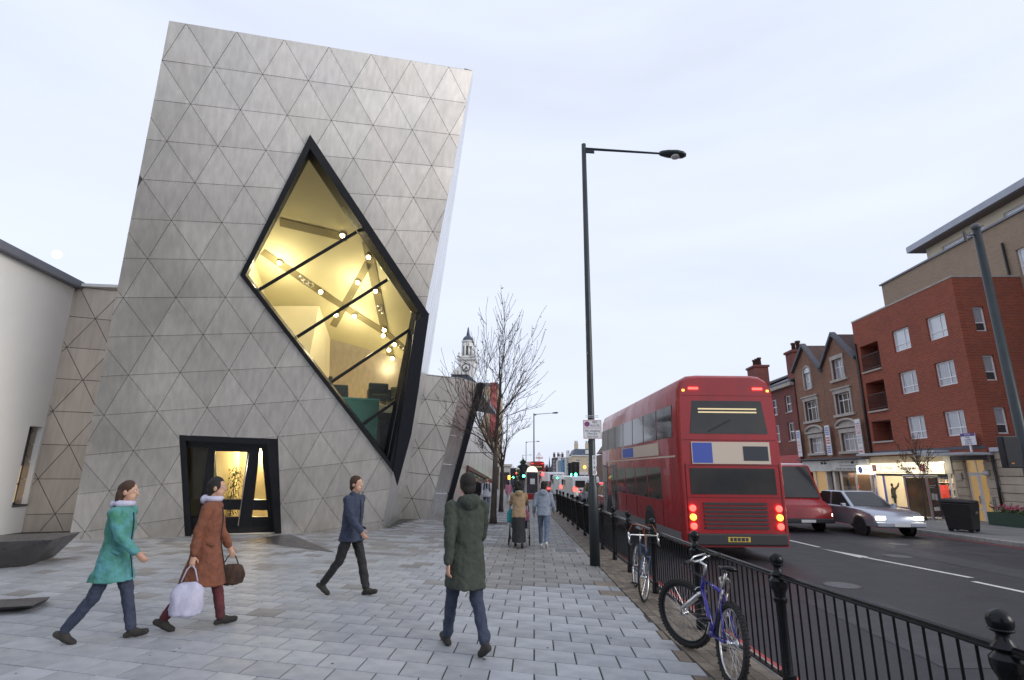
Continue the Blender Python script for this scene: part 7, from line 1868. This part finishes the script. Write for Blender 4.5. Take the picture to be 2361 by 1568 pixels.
# ================================================================ people
for n_, c, c2 in [('skin', (.52, .31, .22), (.46, .26, .18)), ('skin_dark', (.14, .07, .045), (.11, .055, .035)), ('hair_black', (.012, .010, .009), (.022, .018, .016)), ('hair_brown', (.06, .03, .018), (.035, .018, .012)),
                  ('cloth_tan', (.34, .24, .14), (.27, .19, .11)), ('cloth_teal', (.03, .26, .30), (.02, .2, .24)), ('cloth_black', (.012, .012, .014), (.022, .022, .024)), ('cloth_greyblue', (.27, .31, .38), (.21, .25, .31)), ('denim', (.09, .13, .20), (.14, .18, .25)),
                  ('cloth_white', (.68, .70, .75), (.56, .58, .64)), ('cloth_pink', (.55, .22, .32), (.46, .17, .26)), ('cloth_olive', (.045, .055, .042), (.03, .038, .03)), ('cloth_green', (.05, .20, .13), (.10, .30, .36)), ('cloth_brown', (.20, .07, .035), (.14, .05, .03)), ('cloth_navy', (.025, .035, .065), (.04, .05, .085)), ('cloth_lavender', (.50, .49, .62), (.40, .40, .52)), ('shoe_dark', (.02, .018, .017), (.04, .035, .03)), ('shoe_white', (.62, .62, .62), (.5, .5, .5)), ('cloth_maroon', (.12, .025, .03), (.08, .02, .025))]:
    mat(n_, c, .85 if 'skin' not in n_ else .5, c2=c2, scale=7, bump=.25 if 'skin' not in n_ else .05, bscale=90)
mat('eye_white', (.7, .7, .68), .2); mat('lip', (.35, .13, .11), .5)
clouds = bpy.data.textures.new('folds', 'CLOUDS'); clouds.noise_scale = .085; clouds.noise_depth = 2
def cap(b, p, q, r0, r1, n=12, flat=1.0):
    p, q = Vector(p), Vector(q); d = (q - p)
    if d.length < 1e-5: d = Vector((0, 0, 1e-4))
    d = d.normalized()
    path = [p - d * r0 * .96, p - d * r0 * .75, p - d * r0 * .4, p, q, q + d * r1 * .4, q + d * r1 * .75, q + d * r1 * .96]
    b.tube(path, [r0 * .25, r0 * .66, r0 * .92, r0, r1, r1 * .92, r1 * .66, r1 * .25], n, True, flat)
def loft(b, rings, n=20):
    vs = []; fs = []
    for z, rx, ry, cx, cy in rings:
        for k in range(n):
            a = 2 * math.pi * k / n; ca, sa = math.cos(a), math.sin(a)
            vs.append((cx + rx * math.copysign(abs(ca) ** .85, ca), cy + ry * math.copysign(abs(sa) ** .85, sa), z))
    up = rings[-1][0] > rings[0][0]
    for i in range(len(rings) - 1):
        for k in range(n):
            f = (i * n + k, i * n + (k + 1) % n, (i + 1) * n + (k + 1) % n, (i + 1) * n + k); fs.append(f if up else f[::-1])
    c0 = list(range(n)); c1 = [(len(rings) - 1) * n + k for k in range(n)]
    fs += [c0[::-1], c1] if up else [c0, c1[::-1]]
    b.add(vs, fs)
def soft(b, name, m, parent, vox=.014, fold=0.0, sm=4):
    o = b.build(name, m, parent, smooth=True)
    r = o.modifiers.new('skin', 'REMESH'); r.mode = 'VOXEL'; r.voxel_size = vox; r.use_smooth_shade = True
    s = o.modifiers.new('ease', 'SMOOTH'); s.iterations = sm; s.factor = .5
    if fold:
        d = o.modifiers.new('folds', 'DISPLACE'); d.texture = clouds; d.strength = fold; d.mid_level = .5; d.texture_coords = 'GLOBAL'
    return o
def person(label, loc, face, H=1.72, legs=((22, 8), (-20, 28)), arms=((-22, 14, 6), (20, 18, 6)), top='cloth_navy', hem=.88, bottom='denim', skirt=None, shoes='shoe_dark', hair='hair_black', hairstyle='short', hood=None, scarf=None, skin='skin', near=True, lean=0.0, head_turn=0.0, flare=1.0, strap=None, group=None, open_shirt=None):
    t = thing('person', label, 'person', loc, group, local=True); t.rotation_euler.z = face; t.scale = (H / 1.75,) * 3
    vox = .010 if near else .016
    hipz = .93; sh = Vector((.185, 0, 1.42)); J = {}
    for s, (th, kn) in zip((-1, 1), legs):
        th, kn = RAD(th), RAD(kn); hp_ = Vector((s * .09, 0, hipz)); k_ = hp_ + .43 * Vector((0, math.sin(th), -math.cos(th))); a_ = k_ + .42 * Vector((0, math.sin(th - kn), -math.cos(th - kn)))
        J[s] = [hp_, k_, a_, th - kn]
    dz = min(J[-1][2].z, J[1][2].z) - .085
    for s in J: J[s][:3] = [p - Vector((0, 0, dz)) for p in J[s][:3]]
    hipz -= dz
    up = Vector((0, math.sin(RAD(lean)), math.cos(RAD(lean)))); base = Vector((0, 0, hipz))
    def T(x, y, z): return base + Vector((x, y, 0)) + up * (z - .93)
    A = {}
    for s, (al, el, ab) in zip((-1, 1), arms):
        al, el, ab = RAD(al), RAD(el), RAD(ab); s0 = T(s * .185, 0, 1.40)
        d1 = Vector((s * math.sin(ab), math.sin(al) * math.cos(ab), -math.cos(al) * math.cos(ab))); e_ = s0 + d1 * .29
        d2 = Vector((s * math.sin(ab) * .3, math.sin(al + el), -math.cos(al + el))).normalized(); w_ = e_ + d2 * .25
        A[s] = (s0, e_, w_, d2)
    # body: head, neck, hands as one surface with the torso
    b = MB(); hc_ = T(0, .02, 1.63); Rh = Matrix.Rotation(head_turn, 3, 'Z')
    def hd(x, y, z): return hc_ + Rh @ Vector((x, y, z))
    b.ball(hd(0, -.008, .02), 1, 16, 12, (.076, .094, .105)); b.ball(hd(0, .022, -.055), 1, 14, 10, (.058, .066, .068)); b.ball(hd(0, .05, -.085), 1, 10, 8, (.03, .03, .026))
    cap(b, hd(0, .083, .005), hd(0, .102, -.028), .011, .015, 8); b.ball(hd(0, .082, -.062), 1, 8, 6, (.024, .012, .011)); b.ball(hd(0, .078, .032), 1, 8, 6, (.05, .016, .01))
    for s in (-1, 1): b.ball(hd(s * .078, -.005, -.012), 1, 8, 8, (.012, .022, .034))
    cap(b, T(0, -.01, 1.42), hd(0, -.01, -.07), .06, .052)
    loft(b, [(hipz - .04, .13, .09, 0, 0), (hipz + .12, .125, .085, 0, 0), (T(0, 0, 1.3).z, .15, .095, 0, T(0, 0, 1.3).y), (T(0, 0, 1.44).z, .10, .06, 0, T(0, 0, 1.44).y)])
    for s in (-1, 1):
        s0, e_, w_, d2 = A[s]
        cap(b, s0, e_, .045, .036); cap(b, e_, w_, .036, .026)
        side = Vector((0, 1, 0)) - d2 * d2.y
        side = side.normalized() if side.length > .1 else Vector((0, 0, 1))
        nrm = d2.cross(side) * s
        pc = w_ + d2 * .05; cap(b, w_ + d2 * .02, w_ + d2 * .085, .030, .034, 10, .55)
        for k, (o_, l) in enumerate(((.026, .062), (.009, .072), (-.009, .068), (-.025, .052))):
            f0 = w_ + d2 * .085 + side * o_; f1 = f0 + (d2 * .8 - nrm * .25).normalized() * l * .55; f2 = f1 + (d2 * .5 - nrm * .8).normalized() * l * .5
            cap(b, f0, f1, .0095, .0085, 8); cap(b, f1, f2, .0085, .007, 8)
        t0 = w_ + d2 * .035 + side * .03; t1 = t0 + (d2 * .7 + side * .7).normalized() * .035; cap(b, t0, t1, .011, .010, 8); cap(b, t1, t1 + (d2 + side * .1 - nrm * .3).normalized() * .028, .010, .008, 8)
    for s in (-1, 1): cap(b, J[s][0], J[s][1], .07, .05); cap(b, J[s][1], J[s][2], .048, .034)
    bo = soft(b, 'body', skin, t, .0085 if near else .014, 0, 2)
    if near:
        for s in (-1, 1):
            e = MB(); e.ball(hd(s * .03, .079, .012), .0095, 8, 6); eo = e.build('eye', 'eye_white', t, smooth=True); e = MB(); e.ball(hd(s * .03, .0865, .012), .0045, 6, 5); e.build('pupil', 'hair_black', eo, smooth=True)
        e = MB(); e.ball(hd(0, .089, -.063), 1, 10, 6, (.02, .006, .006)); e.build('mouth', 'lip', t, smooth=True)
    # hair
    b = MB()
    if hairstyle == 'curly':
        g = random.Random(hash(label) % 999)
        for k in range(46):
            a = g.uniform(0, 6.28); z = g.uniform(-.09, .15); rr = .105 * math.sqrt(max(.05, 1 - (z / .19) ** 2)); q = Vector((math.cos(a) * rr, math.sin(a) * rr - .02, z))
            if q.y > .05 and q.z < .06: continue
            b.ball(hc_ + Rh @ q, g.uniform(.03, .045), 8, 6)
        b.ball(hd(0, -.02, .04), 1, 12, 9, (.09, .10, .11))
    else:
        b.ball(hd(0, -.020, .036), 1, 16, 12, (.086, .098, .100)); b.ball(hd(0, -.055, -.03), 1, 12, 8, (.072, .055, .085))
        for s in (-1, 1): b.ball(hd(s * .066, -.02, .0), 1, 8, 8, (.02, .05, .055))
        if hairstyle == 'long':
            for s in (-1, 0, 1): cap(b, hd(s * .05, -.06, -.02), hd(s * .06, -.075, -.2), .05, .035)
    soft(b, 'hair', hair, t, .012, .02 if near else 0, 2)
    # bottoms
    b = MB()
    if skirt:
        y_ = (J[-1][2].y + J[1][2].y) / 2; sp = abs(J[-1][2].y - J[1][2].y) / 2
        loft(b, [(skirt, .19 * flare, .17 + sp * .75, 0, y_ * .9), (.45, .185, .15 + sp * .35, 0, y_ * .5), (hipz - .02, .165, .125, 0, 0), (hipz + .12, .14, .10, 0, 0)])
        soft(b, 'skirt', bottom, t, vox, .02)
    else:
        loft(b, [(hipz - .09, .155, .115, 0, 0), (hipz, .165, .12, 0, 0), (hipz + .12, .145, .105, 0, 0)])
        for s in (-1, 1):
            cap(b, J[s][0] - Vector((0, 0, .02)), J[s][1], .092, .068); cap(b, J[s][1], J[s][2] + (J[s][1] - J[s][2]) * .08, .066, .056)
        soft(b, 'trousers', bottom, t, vox, .034)
    for s in (-1, 1):
        b = MB(); an = J[s][2]; pit = J[s][3] * .75; f = Vector((0, math.cos(pit), math.sin(pit))); u = Vector((0, -math.sin(pit), math.cos(pit)))
        heel = an - f * .05 - u * .05; toe = an + f * .15 - u * .055
        cap(b, heel, toe, .036, .034); cap(b, an - u * .01, an + f * .06 - u * .035, .042, .038); cap(b, an + f * .05 - u * .05, toe, .043, .036)
        for v in b.v: v.z = max(v.z, .002 if an.z < .12 else v.z)
        soft(b, 'shoe', shoes, t, .010)
    # top
    b = MB()
    def ring(z, rx, ry): p = T(0, 0, z); return (p.z, rx, ry, 0, p.y)
    lg = max(abs(J[q][0].lerp(J[q][1], min(1, max(0, (.93 - hem) / .43))).y) for q in J)
    rr = [(hem, .200 * flare, max(.15, lg + .13))] + ([(.80, .202, max(.155, lg * .5 + .12))] if hem < .75 else []) + [(.95, .192, .145), (1.06, .170, .126), (1.22, .182, .130), (1.36, .190, .118), (1.43, .150, .092), (1.475, .082, .070)]
    loft(b, [ring(*q) for q in rr])
    for s in (-1, 1):
        s0, e_, w_, d2 = A[s]
        b.ball(s0 + Vector((-s * .01, 0, -.005)), .078, 12, 8); cap(b, s0, e_, .070, .058); cap(b, e_, w_ - d2 * .015, .058, .046)
    if hood: 
        b.ball(T(0, -.095, 1.46), 1, 14, 10, (.115, .075, .085)); cap(b, T(-.07, -.02, 1.47), T(.07, -.02, 1.47), .045, .045); cap(b, T(-.08, .04, 1.46), T(-.02, .075, 1.42), .03, .025); cap(b, T(.08, .04, 1.46), T(.02, .075, 1.42), .03, .025)
    else: cap(b, T(-.045, .0, 1.475), T(.045, .0, 1.475), .055, .055)
    soft(b, 'jacket', top, t, vox, .032)
    if scarf:
        b = MB(); b.torus(T(0, -.01, 1.50), .082, .038, (0, 0, 1), 20, 8); b.ball(T(0, -.10, 1.49), 1, 12, 8, (.09, .05, .055)); soft(b, 'scarf', scarf, t, .012, .015)
    if strap:
        for s in (-1, 1):
            b = MB(); b.tube([T(s * .11, -.12, 1.42), T(s * .115, -.02, 1.485), T(s * .115, .10, 1.41), T(s * .13, .14, 1.22), T(s * .16, .05, 1.08), T(s * .14, -.13, 1.08)], .022, 6, flat=1.6); b.build('rucksack_strap', strap, t, smooth=True)
    if near and hem < .85:
        b = MB(); pts = []
        for z in (1.40, 1.30, 1.2, 1.05, .95, hem + .03):
            zz = [q for q in rr]; 
            for (za, xa_, ya_), (zb, xb_, yb_) in zip(rr, rr[1:]):
                if za <= z <= zb: f = (z - za) / max(1e-6, zb - za); yy = ya_ + (yb_ - ya_) * f; break
            p = T(0, 0, z); pts.append(Vector((.01, p.y + yy + .012, p.z)))
        b.tube(pts, .006, 6); b.build('front_seam', 'cloth_black', t, smooth=True)
        for s in (-1, 1):
            p = T(s * .165, .05, 1.0); b = MB(); b.obox(p + Vector((s * .02, .03, -.02)), (.006, 0, 0), (0, .05, -.02), (0, .006, .014)); b.build('pocket_flap', top, t, bevel=.004)
    if open_shirt:
        b = MB(); b.ext([T(-.05, .10, 1.46), T(.05, .10, 1.46), T(.03, .142, 1.2), T(-.03, .142, 1.2)], (0, .012, 0)); b.build('undershirt', open_shirt, t, bevel=.01)
    return t, A
def at(x, y, dy=0.0): p = G(x, y); return (p.x, p.y + dy, gz(p.y + dy))
AWAY, TOWARD, RIGHT, LEFT = 0.0, math.pi, -math.pi / 2, math.pi / 2
w1, A1_ = person('woman in a tan jacket and long black skirt walking away with a buggy', at(1196, 1262), RAD(3), 1.60, ((12, 4), (-12, 14)), ((38, 40, 8), (38, 40, 8)), 'cloth_tan', .80, 'cloth_black', .16, hairstyle='curly', scarf='cloth_teal', near=False, flare=1.08, hood=True)
person('man in a pale grey blue hooded top and jeans walking away', at(1254, 1263), RAD(-4), 1.66, ((20, 4), (-18, 26)), ((-6, 42, 14), (4, 44, 14)), 'cloth_greyblue', .86, 'denim', shoes='shoe_white', hood=True, near=False)
person('young man in a white shirt and jeans with a rucksack walking towards the viewer', at(1121, 1184), TOWARD + RAD(6), 1.72, ((20, 6), (-16, 26)), ((-14, 18, 6), (16, 20, 6)), 'cloth_white', .82, 'denim', shoes='shoe_white', near=False, strap='cloth_navy', open_shirt='cloth_black')
person('man in dark clothes walking beside the young man in white', at(1097, 1183), TOWARD - RAD(8), 1.74, ((-14, 22), (20, 6)), ((12, 14, 6), (-14, 14, 6)), 'cloth_black', .8, 'cloth_navy', shoes='shoe_white', near=False)
person('girl in a pink coat walking past the second street tree', at(1172, 1160), AWAY, 1.45, ((16, 6), (-16, 20)), ((-12, 14, 6), (14, 16, 6)), 'cloth_pink', .72, 'cloth_white', near=False, hair='hair_brown', hairstyle='long')
person('distant pedestrian in black by the far traffic light', at(1190, 1145), RAD(20), 1.7, top='cloth_black', bottom='cloth_navy', near=False, group='distant pedestrians on the left pavement')
person('distant pedestrian in navy near the pale shop row', at(1182, 1140), RAD(190), 1.7, top='cloth_navy', bottom='cloth_black', near=False, group='distant pedestrians on the left pavement')
# near walkers crossing the forecourt
person('woman in a green and teal coat with a lavender scarf walking across the forecourt', at(232, 1478), RIGHT + RAD(12), 1.68, ((19, 4), (-14, 20)), ((-24, 16, 8), (26, 24, 8)), 'cloth_green', .66, 'cloth_navy', hair='hair_brown', hairstyle='long', scarf='cloth_lavender', flare=1.08)
pb, Ab = person('person in a long brown coat carrying a pale shopping bag across the forecourt', at(452, 1448), RIGHT + RAD(18), 1.72, ((18, 4), (-14, 20)), ((16, 12, 8), (-14, 12, 8)), 'cloth_brown', .50, 'cloth_maroon', hair='hair_black', scarf='cloth_lavender', flare=1.05)
pc1, Ac = person('man in a dark olive coat walking away across the slabs', at(1068, 1500), RAD(28), 1.80, ((18, 4), (-14, 22)), ((-20, 16, 7), (22, 20, 7)), 'cloth_olive', .62, 'cloth_navy', hair='hair_black', hood=True)
person('man in a navy jacket and dark trousers striding past the entrance', at(800, 1372), RIGHT - RAD(14), 1.76, ((20, 4), (-16, 22)), ((-24, 18, 7), (24, 22, 7)), 'cloth_navy', .80, 'cloth_black', hair='hair_brown')
sp_p = PX(2060, 1145, XF + .9)
person('shopper silhouetted inside the phone shop', (XF + .9, sp_p.y, gb + .08), RAD(-60), 1.5, ((4, 2), (-4, 4)), ((10, 10, 6), (120, 30, 10)), 'cloth_black', .8, 'cloth_black', near=False)
# things in hand
def in_hand(t, A, s, label, name, cat, m, w, h, d, long_=.18):
    s0, e_, w_, d2 = A[s]; sc = t.scale[0]
    Mx = Matrix.Translation(Vector(t.location)) @ Matrix.Rotation(t.rotation_euler.z, 4, 'Z') @ Matrix.Scale(sc, 4)
    hp_ = Mx @ (w_ + d2 * .10)
    r = thing(name, label, cat, hp_ - Vector((0, 0, long_ + h)), None, local=True); r.rotation_euler.z = t.rotation_euler.z
    b = MB(); loft(b, [(0, d * .9, w * .9, 0, 0), (.02, d, w, 0, 0), (h * .6, d * 1.08, w * 1.02, 0, 0), (h, d * .5, w * .9, 0, 0)]); o = b.build('sack', m, r, smooth=True)
    dm = o.modifiers.new('sub', 'SUBSURF'); dm.levels = 2; dm.render_levels = 2; dd = o.modifiers.new('folds', 'DISPLACE'); dd.texture = clouds; dd.strength = .05; dd.mid_level = .5
    b = MB(); b.tube([(0, -w * .5, h * .98), (0, -w * .25, h + long_ * .7), (0, 0, h + long_), (0, w * .25, h + long_ * .7), (0, w * .5, h * .98)], .008, 6); b.build('handle', m, r, smooth=True)
in_hand(pb, Ab, 1, 'pale lavender carrier bag in the hand of the person in brown', 'carrier_bag', 'bag', 'cloth_lavender', .17, .36, .09)
in_hand(pb, Ab, -1, 'dark brown round handbag held by the person in the long brown coat', 'handbag', 'bag', 'hair_brown', .17, .24, .08, .12)
in_hand(w1, A1_, -1, 'teal carrier bag hanging beside the woman in tan', 'carrier_bag', 'bag', 'cloth_teal', .15, .34, .08, .1)
in_hand(w1, A1_, 1, 'pink carrier bag hanging beside the woman in tan', 'carrier_bag', 'bag', 'cloth_pink', .12, .3, .07, .1)
# folding buggy in front of the woman
wl = Vector(w1.location)
bg_ = thing('buggy', 'dark folding buggy pushed by the woman in the tan jacket', 'buggy', (wl.x, wl.y + .62, wl.z), None, local=True)
for s in (-1, 1):
    b = MB(); b.tube([(s * .24, -.22, 1.0), (s * .25, -.2, .92), (s * .26, .25, .22), (s * .24, .38, .1)], .014, 8); b.tube([(s * .25, .02, .58), (s * .27, -.26, .12)], .013, 8); b.build('side_frame', 'black_worn', bg_, smooth=True)
    for y in (-.26, .40):
        b = MB(); b.torus((s * .27, y, .09), .072, .02, (1, 0, 0), 18, 6); wo = b.build('wheel', 'tyre', bg_, smooth=True); b = MB(); b.lathe([(.06, -.008), (.06, .008)], (s * .27, y, .09), 12, (1, 0, 0)); b.build('hub', 'alu', wo)
b = MB(); b.ext([(-.22, -.02, .42), (.22, -.02, .42), (.22, .26, .36), (-.22, .26, .36)], (0, 0, .04)); b.build('seat', 'cloth_navy', bg_, bevel=.01)
b = MB(); b.ext([(-.22, -.04, .42), (.22, -.04, .42), (.22, -.16, .88), (-.22, -.16, .88)], (0, .03, .01)); b.build('backrest', 'cloth_navy', bg_, bevel=.01)
b = MB(); b.bar((-.25, -.26, .12), (.25, -.26, .12), .02, .02); b.build('rear_axle', 'alu', bg_)
